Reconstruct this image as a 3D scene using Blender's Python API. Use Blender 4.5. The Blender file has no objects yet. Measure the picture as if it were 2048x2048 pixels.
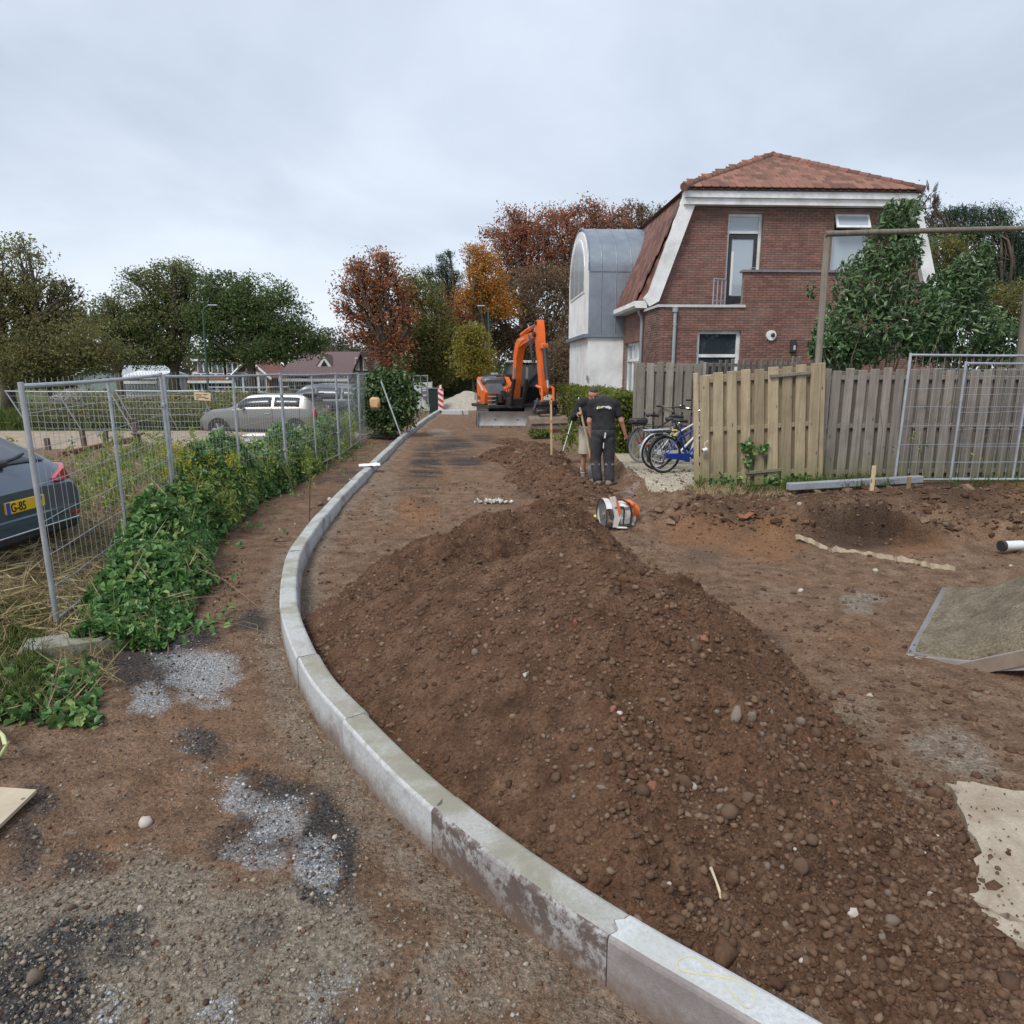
import bpy, math, random
import numpy as np
from mathutils import Matrix, Vector

# ------------------------------------------------------------------ camera, sky, sun, exposure
SC = bpy.context.scene
COL = SC.collection
F_PX, Y_HOR, CAM_H = 1410.0, 740.0, 2.15          # focal length and horizon row of the 2048 px photograph
TH = math.atan((1024 - Y_HOR) / F_PX)
CT, ST = math.cos(TH), math.sin(TH)
cam_d = bpy.data.cameras.new('camera')
cam_d.sensor_width = 36.0
cam_d.lens = 36.0 * F_PX / 2048.0
cam_d.clip_start, cam_d.clip_end = 0.05, 3000.0
cam = bpy.data.objects.new('camera', cam_d)
COL.objects.link(cam)
cam.location = (0, 0, CAM_H)
cam.rotation_euler = (math.pi / 2 - TH, 0, 0)
SC.camera = cam
SC.render.resolution_x = SC.render.resolution_y = 1024

SUN_EL, SUN_AZ = math.radians(52), math.radians(218)     # high, behind cloud, a little behind and to the left
world = bpy.data.worlds.new('World')
SC.world = world
world.use_nodes = True
wt = world.node_tree
wt.nodes.clear()
def wn(t, **kw):
    n = wt.nodes.new(t)
    for k, v in kw.items(): setattr(n, k, v)
    return n
w_out = wn('ShaderNodeOutputWorld'); w_bg = wn('ShaderNodeBackground')
w_bg.inputs['Strength'].default_value = 0.1
w_sky = wn('ShaderNodeTexSky', sky_type='NISHITA', sun_disc=False)
w_sky.sun_elevation = SUN_EL; w_sky.sun_rotation = SUN_AZ
w_sky.air_density = 1.0; w_sky.dust_density = 3.0
w_tc = wn('ShaderNodeTexCoord'); w_sep = wn('ShaderNodeSeparateXYZ')
wt.links.new(w_tc.outputs['Generated'], w_sep.inputs[0])
def wmath(op, a, b):
    m = wn('ShaderNodeMath', operation=op)
    for i, q in enumerate((a, b)):
        if isinstance(q, (int, float)): m.inputs[i].default_value = q
        else: wt.links.new(q, m.inputs[i])
    return m.outputs[0]
zc = wmath('MAXIMUM', w_sep.outputs[2], 0.0)
den = wmath('ADD', zc, 0.22)
w_cmb = wn('ShaderNodeCombineXYZ')                       # cloud layer seen as a flat deck overhead
wt.links.new(wmath('DIVIDE', w_sep.outputs[0], den), w_cmb.inputs[0])
wt.links.new(wmath('DIVIDE', w_sep.outputs[1], den), w_cmb.inputs[1])
w_n1 = wn('ShaderNodeTexNoise'); w_n1.inputs['Scale'].default_value = 0.95
w_n1.inputs['Detail'].default_value = 7.0; w_n1.inputs['Roughness'].default_value = 0.52
w_n1.inputs['Distortion'].default_value = 0.35
wt.links.new(w_cmb.outputs[0], w_n1.inputs['Vector'])
w_r = wn('ShaderNodeValToRGB')
w_r.color_ramp.elements[0].position = 0.34; w_r.color_ramp.elements[0].color = (0.40, 0.455, 0.53, 1)
w_r.color_ramp.elements[1].position = 0.66; w_r.color_ramp.elements[1].color = (0.62, 0.675, 0.745, 1)
wt.links.new(w_n1.outputs['Fac'], w_r.inputs[0])
w_h = wn('ShaderNodeMix', data_type='RGBA')              # paler towards the horizon
w_h.inputs[7].default_value = (0.76, 0.80, 0.845, 1)
wt.links.new(wmath('POWER', wmath('SUBTRACT', 1.0, zc), 7.0), w_h.inputs[0])
wt.links.new(w_r.outputs[0], w_h.inputs[6])
w_gain = wn('ShaderNodeMix', data_type='RGBA', blend_type='MULTIPLY')
w_gain.inputs[0].default_value = 1.0; w_gain.inputs[7].default_value = (7.3, 7.45, 7.7, 1)
wt.links.new(w_h.outputs[2], w_gain.inputs[6])
w_mix = wn('ShaderNodeMix', data_type='RGBA'); w_mix.inputs[0].default_value = 0.92
wt.links.new(w_sky.outputs[0], w_mix.inputs[6]); wt.links.new(w_gain.outputs[2], w_mix.inputs[7])
wt.links.new(w_mix.outputs[2], w_bg.inputs['Color']); wt.links.new(w_bg.outputs[0], w_out.inputs[0])

sun_d = bpy.data.lights.new('sun', 'SUN'); sun_d.energy = 1.5; sun_d.angle = math.radians(20)
sun_d.color = (1.0, 0.95, 0.88)
sun = bpy.data.objects.new('sun', sun_d); COL.objects.link(sun)
sun.rotation_euler = (math.pi / 2 - SUN_EL, 0, math.radians(-38))
SC.view_settings.view_transform = 'Standard'
try: SC.view_settings.look = 'None'
except Exception: pass
SC.view_settings.gamma = 1.0
SC.view_settings.use_curve_mapping = False
SC.view_settings.exposure = 0.88

# ------------------------------------------------------------------ pixel rays of the photograph -> points in the place
def ray(px, py):
    u, v = (px - 1024) / F_PX, (py - 1024) / F_PX
    return np.array((u, CT - v * ST, -(ST + v * CT)))
def at(px, py, z=0.0):
    r = ray(px, py); t = (z - CAM_H) / r[2]
    return np.array((r[0] * t, r[1] * t, z))
def atd(px, py, Y):
    r = ray(px, py); t = Y / r[1]
    return np.array((r[0] * t, Y, CAM_H + r[2] * t))

# ------------------------------------------------------------------ noise
def _hash(ix, iy, seed):
    h = (ix.astype(np.int64) * 374761393 + iy.astype(np.int64) * 668265263 + seed * 1442695041) & 0xFFFFFFFF
    h = ((h ^ (h >> 13)) * 1274126177) & 0xFFFFFFFF
    return ((h ^ (h >> 16)) & 0xFFFF) / 65535.0
def vnoise(x, y, seed=0):
    x0, y0 = np.floor(x), np.floor(y)
    fx, fy = x - x0, y - y0
    fx, fy = fx * fx * (3 - 2 * fx), fy * fy * (3 - 2 * fy)
    a, b = _hash(x0, y0, seed), _hash(x0 + 1, y0, seed)
    c, d = _hash(x0, y0 + 1, seed), _hash(x0 + 1, y0 + 1, seed)
    return (a * (1 - fx) + b * fx) * (1 - fy) + (c * (1 - fx) + d * fx) * fy
def fbm(x, y, sc, octv=4, seed=0, rough=0.5):
    s, a, tot = 0, 1.0, 0
    for i in range(octv):
        s = s + a * (vnoise(x * sc + 17.3 * i, y * sc - 9.1 * i, seed + i) - 0.5)
        tot += a; a *= rough; sc *= 2.03
    return s / tot
def sstep(a, b, x):
    t = np.clip((x - a) / (b - a), 0, 1)
    return t * t * (3 - 2 * t)
def poly_dist(x, y, pts):
    """distance to a polyline, and signed side (positive = left of its direction)"""
    best = np.full(np.shape(x), 1e9); side = np.zeros(np.shape(x)); par = np.zeros(np.shape(x)); acc = 0.0
    for (ax, ay), (bx, by) in zip(pts[:-1], pts[1:]):
        dx, dy = bx - ax, by - ay; L2 = dx * dx + dy * dy; L = math.sqrt(L2)
        t = np.clip(((x - ax) * dx + (y - ay) * dy) / L2, 0, 1)
        d = np.hypot(x - ax - t * dx, y - ay - t * dy)
        m = d < best
        best = np.where(m, d, best); side = np.where(m, dx * (y - ay) - dy * (x - ax), side)
        par = np.where(m, acc + t * L, par); acc += L
    return best, np.sign(side), par
def in_poly(x, y, pts):
    r = np.zeros(np.shape(x), bool)
    n = len(pts)
    for i in range(n):
        x0, y0 = pts[i][0], pts[i][1]; x1, y1 = pts[(i + 1) % n][0], pts[(i + 1) % n][1]
        c = ((y0 > y) != (y1 > y)) & (x < (x1 - x0) * (y - y0) / ((y1 - y0) + 1e-12) + x0)
        r ^= c
    return r

# ------------------------------------------------------------------ mesh builder
def rotz(a): c, s = math.cos(a), math.sin(a); return np.array(((c, -s, 0), (s, c, 0), (0, 0, 1)))
def rotx(a): c, s = math.cos(a), math.sin(a); return np.array(((1, 0, 0), (0, c, -s), (0, s, c)))
def roty(a): c, s = math.cos(a), math.sin(a); return np.array(((c, 0, s), (0, 1, 0), (-s, 0, c)))
def unit(v): v = np.asarray(v, float); return v / (np.linalg.norm(v) + 1e-12)

class MB:
    def __init__(self): self.v = []; self.f = []; self.n = 0
    def add(self, v, f):
        v = np.asarray(v, float).reshape(-1, 3)
        n = self.n
        self.v.append(v); self.f.extend([tuple(int(i) + n for i in q) for q in f]); self.n += len(v)
        return self
    def box(self, c, s, R=None):
        h = np.asarray(s, float) / 2
        v = np.array([(x, y, z) for x in (-1, 1) for y in (-1, 1) for z in (-1, 1)], float) * h
        if R is not None: v = v @ np.asarray(R).T
        return self.add(v + np.asarray(c, float), [(0, 1, 3, 2), (4, 6, 7, 5), (0, 4, 5, 1), (2, 3, 7, 6), (0, 2, 6, 4), (1, 5, 7, 3)])
    def box2(self, x0, x1, y0, y1, z0, z1):
        return self.box(((x0 + x1) / 2, (y0 + y1) / 2, (z0 + z1) / 2), (abs(x1 - x0), abs(y1 - y0), abs(z1 - z0)))
    def bbox(self, c, s, b=0.01, R=None):
        """box with chamfered edges"""
        h = np.asarray(s, float) / 2; b = min(b, h.min() * 0.9)
        vs = []; idx = {}
        for sx in (-1, 1):
            for sy in (-1, 1):
                for sz in (-1, 1):
                    for a in range(3):
                        p = np.array((sx, sy, sz)) * (h - b); p[a] = (sx, sy, sz)[a] * h[a]
                        idx[(sx, sy, sz, a)] = len(vs); vs.append(p)
        fs = []
        for a in range(3):
            o = [i for i in range(3) if i != a]
            for s_ in (-1, 1):
                q = []
                for (p, r) in ((-1, -1), (1, -1), (1, 1), (-1, 1)):
                    k = [0, 0, 0]; k[a] = s_; k[o[0]] = p; k[o[1]] = r
                    q.append(idx[(k[0], k[1], k[2], a)])
                flip = (s_ > 0) != (a != 1)
                fs.append(q[::-1] if flip else q)
            for p in (-1, 1):
                for r in (-1, 1):
                    k0 = [0, 0, 0]; k1 = [0, 0, 0]; k0[a], k1[a] = -1, 1
                    k0[o[0]] = k1[o[0]] = p; k0[o[1]] = k1[o[1]] = r
                    fs.append([idx[(*k0, o[0])], idx[(*k1, o[0])], idx[(*k1, o[1])], idx[(*k0, o[1])]])
        for sx in (-1, 1):
            for sy in (-1, 1):
                for sz in (-1, 1):
                    fs.append([idx[(sx, sy, sz, a)] for a in range(3)])
        v = np.array(vs)
        if R is not None: v = v @ np.asarray(R).T
        return self.add(v + np.asarray(c, float), fs)
    def tube(self, pts, r, n=8, closed=False, caps=True, flat=None):
        P = [np.asarray(p, float) for p in pts]; m = len(P)
        R = [r] * m if np.isscalar(r) else list(r)
        up = None; rings = []
        for i in range(m):
            a = P[(i - 1) % m] if (i or closed) else P[i]; b = P[(i + 1) % m] if (i < m - 1 or closed) else P[i]
            t = unit(b - a)
            if up is None:
                up = np.array((0, 0, 1.)) if abs(t[2]) < 0.9 else np.array((1., 0, 0))
            u = unit(np.cross(t, up)); w = np.cross(u, t); up = w
            ang = np.arange(n) * 2 * math.pi / n
            fl = 1.0 if flat is None else flat
            rings.append(P[i] + R[i] * (np.outer(np.cos(ang), u) + fl * np.outer(np.sin(ang), w)))
        v = np.concatenate(rings); f = []
        for i in range(m if closed else m - 1):
            j = (i + 1) % m
            for k in range(n):
                l = (k + 1) % n
                f.append((i * n + k, i * n + l, j * n + l, j * n + k))
        if caps and not closed:
            f.append(tuple(range(n - 1, -1, -1))); f.append(tuple((m - 1) * n + k for k in range(n)))
        return self.add(v, f)
    def cyl(self, p0, p1, r0, r1=None, n=12, caps=True):
        return self.tube([p0, p1], [r0, r0 if r1 is None else r1], n, caps=caps)
    def prism(self, poly, fn, d0, d1):
        """extrude a 2D polygon; fn(a, b, d) gives the 3D point"""
        n = len(poly)
        v = [fn(a, b, d0) for a, b in poly] + [fn(a, b, d1) for a, b in poly]
        f = [tuple(range(n - 1, -1, -1)), tuple(range(n, 2 * n))]
        f += [(i, (i + 1) % n, n + (i + 1) % n, n + i) for i in range(n)]
        return self.add(v, f)
    def loft(self, rings, closed=True, caps=True):
        n = len(rings[0]); v = np.concatenate([np.asarray(r, float) for r in rings]); f = []
        for i in range(len(rings) - 1):
            for k in range(n if closed else n - 1):
                l = (k + 1) % n
                f.append((i * n + k, i * n + l, (i + 1) * n + l, (i + 1) * n + k))
        if caps and closed:
            f.append(tuple(range(n - 1, -1, -1))); f.append(tuple((len(rings) - 1) * n + k for k in range(n)))
        return self.add(v, f)
    def ell(self, c, r, n=12, m=8, R=None):
        r = np.asarray(r, float) * np.ones(3); rings = []
        v = [(0, 0, -1.)]
        for i in range(1, m):
            a = -math.pi / 2 + math.pi * i / m
            v += [(math.cos(a) * math.cos(2 * math.pi * k / n), math.cos(a) * math.sin(2 * math.pi * k / n), math.sin(a)) for k in range(n)]
        v.append((0, 0, 1.)); v = np.array(v) * r
        if R is not None: v = v @ np.asarray(R).T
        f = [(0, 1 + (k + 1) % n, 1 + k) for k in range(n)]
        for i in range(m - 2):
            f += [(1 + i * n + k, 1 + i * n + (k + 1) % n, 1 + (i + 1) * n + (k + 1) % n, 1 + (i + 1) * n + k) for k in range(n)]
        L = 1 + (m - 1) * n
        f += [(L, L - n + k, L - n + (k + 1) % n) for k in range(n)]
        return self.add(v + np.asarray(c, float), f)
    def torus(self, c, R, r, axis=(0, 1, 0), n=32, m=8):
        a = unit(axis); u = unit(np.cross(a, (0, 0, 1) if abs(a[2]) < .9 else (1, 0, 0))); w = np.cross(a, u)
        pts = [np.asarray(c) + R * (math.cos(t) * u + math.sin(t) * w) for t in np.arange(n) * 2 * math.pi / n]
        rings = []
        v = []; f = []
        for i, p in enumerate(pts):
            d = unit(p - np.asarray(c))
            for k in range(m):
                b = 2 * math.pi * k / m
                v.append(p + r * (math.cos(b) * d + math.sin(b) * a))
        for i in range(n):
            for k in range(m):
                f.append((i * m + k, i * m + (k + 1) % m, ((i + 1) % n) * m + (k + 1) % m, ((i + 1) % n) * m + k))
        return self.add(v, f)
    def xf(self, R=None, t=(0, 0, 0)):
        R = np.eye(3) if R is None else np.asarray(R)
        self.v = [v @ R.T + np.asarray(t, float) for v in self.v]; return self
    def build(self, name, mat, parent=None, smooth=False, off=None, kind=None, label=None):
        v = np.concatenate(self.v) if self.v else np.zeros((0, 3))
        if off is not None: v = v + np.asarray(off, float)
        me = bpy.data.meshes.new(name)
        me.from_pydata(v.tolist(), [], self.f)
        return link(name, me, mat, parent, smooth, kind, label)

def link(name, me, mat=None, parent=None, smooth=False, kind=None, label=None, fix=True):
    if fix and len(me.polygons) < 60000:
        import bmesh
        bm = bmesh.new(); bm.from_mesh(me); bmesh.ops.recalc_face_normals(bm, faces=bm.faces); bm.to_mesh(me); bm.free()
    if mat is not None: me.materials.append(mat)
    if smooth:
        me.polygons.foreach_set('use_smooth', np.ones(len(me.polygons), bool))
        if smooth == 'auto': 
            try: me.set_sharp_from_angle(angle=math.radians(38))
            except Exception: pass
    me.update()
    o = bpy.data.objects.new(name, me); COL.objects.link(o)
    if parent is not None: o.parent = parent
    if kind: o['kind'] = kind
    if label: o['label'] = label
    return o

def mesh_np(name, v, f, smooth=False):
    """big mesh from arrays; all faces have the same number of corners"""
    me = bpy.data.meshes.new(name)
    v = np.ascontiguousarray(v, dtype=np.float32); f = np.ascontiguousarray(f, dtype=np.int32)
    n, k = f.shape
    me.vertices.add(len(v)); me.vertices.foreach_set('co', v.ravel())
    me.loops.add(n * k); me.loops.foreach_set('vertex_index', f.ravel())
    me.polygons.add(n)
    me.polygons.foreach_set('loop_start', np.arange(0, n * k, k, dtype=np.int32))
    try: me.polygons.foreach_set('loop_total', np.full(n, k, dtype=np.int32))
    except Exception: pass
    me.polygons.foreach_set('use_smooth', np.full(n, bool(smooth)))
    me.update(calc_edges=True)
    return me

def thing(name, label, cat, loc=(0, 0, 0), rz=0.0, group=None, tilt=None):
    o = bpy.data.objects.new(name, None); COL.objects.link(o)
    o.empty_display_size = 0.2
    o.location = [float(q) for q in loc]
    o.rotation_euler = (tilt[0], tilt[1], rz) if tilt else (0, 0, rz)
    o['label'] = label; o['category'] = cat
    if group: o['group'] = group
    return o
def tag(o, label, cat, group=None, kind=None):
    if label: o['label'] = label
    if cat: o['category'] = cat
    if group: o['group'] = group
    if kind: o['kind'] = kind
    return o
def copy_tree(o, parent=None):
    c = o.copy(); COL.objects.link(c); c.parent = parent
    for ch in list(o.children): copy_tree(ch, c)
    return c

# ------------------------------------------------------------------ materials
def lin(h):
    h = h.lstrip('#'); o = []
    for i in (0, 2, 4):
        c = int(h[i:i + 2], 16) / 255.0
        o.append(c / 12.92 if c <= 0.04045 else ((c + 0.055) / 1.055) ** 2.4)
    return (*o, 1.0)
def col(c): return lin(c) if isinstance(c, str) else (*c[:3], 1.0)
MATS = {}
class NT:
    def __init__(self, m): self.t = m.node_tree; self.t.nodes.clear()
    def n(self, typ, ins=None, **kw):
        q = self.t.nodes.new(typ)
        for k, v in kw.items(): setattr(q, k, v)
        for k, v in (ins or {}).items():
            if hasattr(v, 'bl_idname') or isinstance(v, bpy.types.NodeSocket): self.t.links.new(v, q.inputs[k])
            else: q.inputs[k].default_value = v
        return q
    def ramp(self, fac, stops, interp='LINEAR'):
        q = self.t.nodes.new('ShaderNodeValToRGB'); cr = q.color_ramp; cr.interpolation = interp
        while len(cr.elements) < len(stops): cr.elements.new(0.5)
        for e, (p, c) in zip(cr.elements, stops): e.position = p; e.color = col(c) if not np.isscalar(c) else (c, c, c, 1)
        self.t.links.new(fac, q.inputs[0]); return q.outputs[0]
    def mix(self, fac, a, b, blend='MIX'):
        q = self.t.nodes.new('ShaderNodeMix'); q.data_type = 'RGBA'; q.blend_type = blend
        for k, v in ((0, fac), (6, a), (7, b)):
            if isinstance(v, bpy.types.NodeSocket): self.t.links.new(v, q.inputs[k])
            elif k == 0: q.inputs[0].default_value = v
            else: q.inputs[k].default_value = col(v)
        return q.outputs[2]
    def math(self, op, a, b=0.0, c=None, clamp=False):
        q = self.t.nodes.new('ShaderNodeMath'); q.operation = op; q.use_clamp = clamp
        for i, v in enumerate((a, b, c)):
            if v is None: continue
            if isinstance(v, bpy.types.NodeSocket): self.t.links.new(v, q.inputs[i])
            else: q.inputs[i].default_value = v
        return q.outputs[0]
    def noise(self, vec, scale, detail=4.0, rough=0.55, dist=0.0):
        q = self.n('ShaderNodeTexNoise', {'Scale': scale, 'Detail': detail, 'Roughness': rough, 'Distortion': dist})
        if vec is not None: self.t.links.new(vec, q.inputs['Vector'])
        return q.outputs['Fac']
    def attr(self, name): return self.n('ShaderNodeAttribute', attribute_name=name).outputs['Fac']
    def out(self, sh): self.t.links.new(sh, self.n('ShaderNodeOutputMaterial').inputs[0])

def M(name, c1, c2=None, scale=8.0, rough=0.6, metal=0.0, bump=0.0, bscale=None, detail=5.0, stretch=None,
      island=0.0, spec=0.5, dirt=None, dirt_amt=0.5, coat=0.0, contrast=(0.35, 0.65), bdist=0.01):
    """procedural material: two colours mixed by noise, per-piece variation, soft dirt and bump"""
    if name in MATS: return MATS[name]
    m = bpy.data.materials.new(name); m.use_nodes = True; t = NT(m); MATS[name] = m
    vec = t.n('ShaderNodeTexCoord').outputs['Object']
    if stretch: vec = t.n('ShaderNodeMapping', {0: vec, 'Scale': stretch}).outputs[0]
    c = col(c1)
    if c2 is not None:
        base = t.ramp(t.noise(vec, scale, detail, 0.6), [(contrast[0], c1), (contrast[1], c2)])
    else:
        q = t.n('ShaderNodeRGB'); q.outputs[0].default_value = c; base = q.outputs[0]
    if island:
        r = t.n('ShaderNodeNewGeometry').outputs['Random Per Island']
        o = t.n('ShaderNodeObjectInfo').outputs['Random']
        rr = t.math('FRACT', t.math('ADD', r, o))
        hsv = t.n('ShaderNodeHueSaturation', {'Color': base, 'Value': t.math('ADD', t.math('MULTIPLY', rr, 2 * island), 1 - island)})
        base = hsv.outputs[0]
    if dirt:
        dn = t.noise(t.n('ShaderNodeTexCoord').outputs['Object'], scale * 0.35 + 0.7, 6.0, 0.65)
        base = t.mix(t.math('MULTIPLY', t.ramp(dn, [(0.42, 0.0), (0.7, 1.0)]), dirt_amt), base, dirt)
    b = t.n('ShaderNodeBsdfPrincipled', {'Base Color': base, 'Metallic': metal, 'Roughness': rough})
    b.inputs['Specular IOR Level'].default_value = spec
    if coat: b.inputs['Coat Weight'].default_value = coat; b.inputs['Coat Roughness'].default_value = 0.08
    if bump:
        bn = t.n('ShaderNodeBump', {'Strength': bump, 'Distance': bdist, 'Height': t.noise(vec, bscale or scale * 4, 6.0, 0.65)})
        t.t.links.new(bn.outputs[0], b.inputs['Normal'])
    t.out(b.outputs[0]); return m

def leaf_mat(name, cols, rough=0.55, trans=0.25, spec=0.3):
    if name in MATS: return MATS[name]
    m = bpy.data.materials.new(name); m.use_nodes = True; t = NT(m); MATS[name] = m
    r = t.n('ShaderNodeNewGeometry').outputs['Random Per Island']
    n = len(cols)
    base = t.ramp(r, [((i + 0.0) / max(1, n - 1), c) for i, c in enumerate(cols)])
    big = t.noise(t.n('ShaderNodeTexCoord').outputs['Object'], 0.35, 3.0)
    hsv = t.n('ShaderNodeHueSaturation', {'Color': base, 'Value': t.math('ADD', t.math('MULTIPLY', big, 0.9), 0.55)})
    b = t.n('ShaderNodeBsdfPrincipled', {'Base Color': hsv.outputs[0], 'Roughness': rough})
    b.inputs['Specular IOR Level'].default_value = spec
    tr = t.n('ShaderNodeBsdfTranslucent', {0: hsv.outputs[0]})
    mx = t.n('ShaderNodeMixShader', {0: trans, 1: b.outputs[0], 2: tr.outputs[0]})
    t.out(mx.outputs[0]); return m
def glass_mat(name, tint=(0.03, 0.04, 0.05), rough=0.04):
    """window glass: opaque, dark default tint stands in for the unlit room, mirror-like sky in front"""
    if name in MATS: return MATS[name]
    m = bpy.data.materials.new(name); m.use_nodes = True; t = NT(m); MATS[name] = m
    b = t.n('ShaderNodeBsdfPrincipled', {'Base Color': (*tint, 1), 'Roughness': rough, 'IOR': 1.52})
    b.inputs['Specular IOR Level'].default_value = 0.9
    t.out(b.outputs[0]); return m
# ------------------------------------------------------------------ the lie of the land
rng = np.random.default_rng(7)
def A2(px, py, z=0.0): return tuple(at(px, py, z)[:2])
KERB_PTS = [(2.3, .45), (1.5, 1.06), (.71, 1.757), (.327, 2.078), (-.086, 2.491), (-.531, 3.025), (-.941, 3.611), (-1.277, 4.121),
            (-1.623, 4.828), (-1.885, 5.462), (-2.07, 6.04), (-2.229, 6.6), (-2.391, 7.276), (-2.53, 8.3), (-2.63, 9.2), (-2.74, 10.6),
            (-2.84, 12.06), (-3.0, 14.85), (-3.32, 20.9), (-3.6, 30.9), (-3.65, 37.8)]
def catmull(P, per=24):
    P = [np.asarray(p, float) for p in P]; P = [2 * P[0] - P[1]] + P + [2 * P[-1] - P[-2]]; o = []
    for i in range(1, len(P) - 2):
        a, b, c, d = P[i - 1:i + 3]
        ta = (c - a) / (np.linalg.norm(c - b) + np.linalg.norm(b - a)) * np.linalg.norm(c - b)
        tb = (d - b) / (np.linalg.norm(d - c) + np.linalg.norm(c - b)) * np.linalg.norm(c - b)
        for t in np.linspace(0, 1, per, endpoint=False):
            o.append((2 * t**3 - 3 * t**2 + 1) * b + (t**3 - 2 * t**2 + t) * ta + (-2 * t**3 + 3 * t**2) * c + (t**3 - t**2) * tb)
    o.append(P[-2]); return np.array(o)
KC = catmull(KERB_PTS)
KS = np.concatenate([[0], np.cumsum(np.linalg.norm(np.diff(KC, axis=0), axis=1))])
def kerb_at(s):
    x = np.interp(s, KS, KC[:, 0]); y = np.interp(s, KS, KC[:, 1])
    e = 0.05
    dx = np.interp(s + e, KS, KC[:, 0]) - np.interp(s - e, KS, KC[:, 0]); dy = np.interp(s + e, KS, KC[:, 1]) - np.interp(s - e, KS, KC[:, 1])
    L = np.hypot(dx, dy); return x, y, dx / L, dy / L          # inner (road) side is to the right of the walking direction
KSIMP = [tuple(p) for p in KC[::6]] + [tuple(KC[-1])]

PLOT = [A2(1165, 855, .33), A2(1200, 880, .33), A2(1238, 920, .33), A2(1275, 948, .33), A2(1314, 976, .33), A2(1420, 998, .4), A2(1600, 992, .42), A2(1800, 990, .42), A2(2060, 992, .42), (14, 10.2)]
PLOT = [(1.2, 60)] + PLOT
PLOT_AREA = PLOT + [(60, 10), (60, 60)]
DUG = [A2(*q, .3) for q in ((1330, 1022), (1450, 1032), (1600, 1034), (1760, 1026), (1900, 1040), (2080, 1050))]
HOLE = at(1765, 1062, .12); HOLE2 = at(1950, 1010, .3)
def tread(x, y):
    m = 0; s = 0
    for cx, ph in ((-1.38, 0.0), (0.45, 1.3)):
        c = cx - 0.045 * (y - 10)
        k = sstep(8.6, 9.4, y) * (1 - sstep(20, 25, y)) * (1 - sstep(0.26, 0.40, np.abs(x - c - 0.12 * np.sin(y * 0.3)))) * sstep(-0.26, -.05, fbm(x, y, 0.6, 2, 55) + .08)
        m = np.maximum(m, k); s = s + k * np.sin(y * 2 * math.pi / 0.26 + ph + 1.5 * fbm(x, y, 3, 2, 57))
    return m, s
def ground_z(x, y):
    x = np.asarray(x, float); y = np.asarray(y, float)
    dk, sk, _ = poly_dist(x, y, KSIMP)
    dk = np.where(y > 37.8, 3.0, dk)
    right = np.where((x + 3.6 > 0) & (y > 37.8), 1.0, np.where(sk < 0, 1.0, 0.0))
    rz = right * (0.03 + 0.09 * sstep(6.0, 12.0, y))
    z = rz + (1 - right) * (0.015 + 0.05 * sstep(0.6, 2.4, dk))
    near = 1 - sstep(30, 70, y)
    z = z + near * (fbm(x, y, 0.55, 3, 3) * 0.09 + fbm(x, y, 2.6, 4, 11, .55) * 0.055 + np.abs(fbm(x, y, 9.0, 4, 21, .6)) * 0.035)
    # track marks of the excavator along the road
    tr = sstep(8.6, 9.6, y) * (1 - sstep(20, 25, y)) * right
    for cx, ph in ((-1.38, 0.0), (0.45, 1.3)):
        c = cx - 0.045 * (y - 10)
        m = tr * (1 - sstep(0.26, 0.40, np.abs(x - c - 0.12 * np.sin(y * 0.3))))
        z = z - .02 * m
    z = z + .035 * right * tread(x, y)[1]
    # the old plot beyond the mesh fence lies a step higher
    fx = np.interp(y, [3.5, 5.3, 8.9, 13, 20], [-4.3, -3.75, -4.25, -4.15, -4.3])
    z = z + (0.30 - .14 * sstep(12, 24, y)) * sstep(-.1, .9, fx - x) * sstep(3.2, 5.2, y) * near
    # raised plot of the house with a rough dug bank
    d, s, _ = poly_dist(x, y, PLOT)
    ins = in_poly(x, y, PLOT_AREA)
    sd = np.where(ins, d, -d) + fbm(x, y, 1.7, 3, 31) * 0.35
    w = 0.28 + 1.15 * sstep(2.0, 4.0, x)
    b = sstep(-w, 0.12, sd)
    ph = 0.33 + 0.1 * sstep(3, 7, x)
    rough = b * (1 - b) * 4
    z = z * (1 - b) + (ph + fbm(x, y, 0.8, 2, 8) * 0.03 + fbm(x, y, 5, 3, 9) * 0.02) * b
    z = z + rough * near * (fbm(x, y, 1.9, 4, 41, .6) * 0.52 + np.abs(fbm(x, y, 6.5, 4, 43, .62)) * 0.30)
    dr, _, _ = poly_dist(x, y, DUG)
    z = z + near * np.exp(-(dr / (.42 + .8 * fbm(x, y, .9, 2, 45))) ** 2) * (.10 + .30 * np.clip(fbm(x, y, .8, 3, 47) + .15, 0, 1) + .35 * np.abs(fbm(x, y, 4.5, 4, 49, .62)))
    for (h, rx, ry, dep) in ((HOLE, .85, .2, .30), (HOLE2, 1.3, .3, .16)):
        q = ((x - h[0]) / rx) ** 2 + ((y - h[1]) / ry) ** 2
        z = z - dep * np.exp(-q ** 2)
    return z

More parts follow.
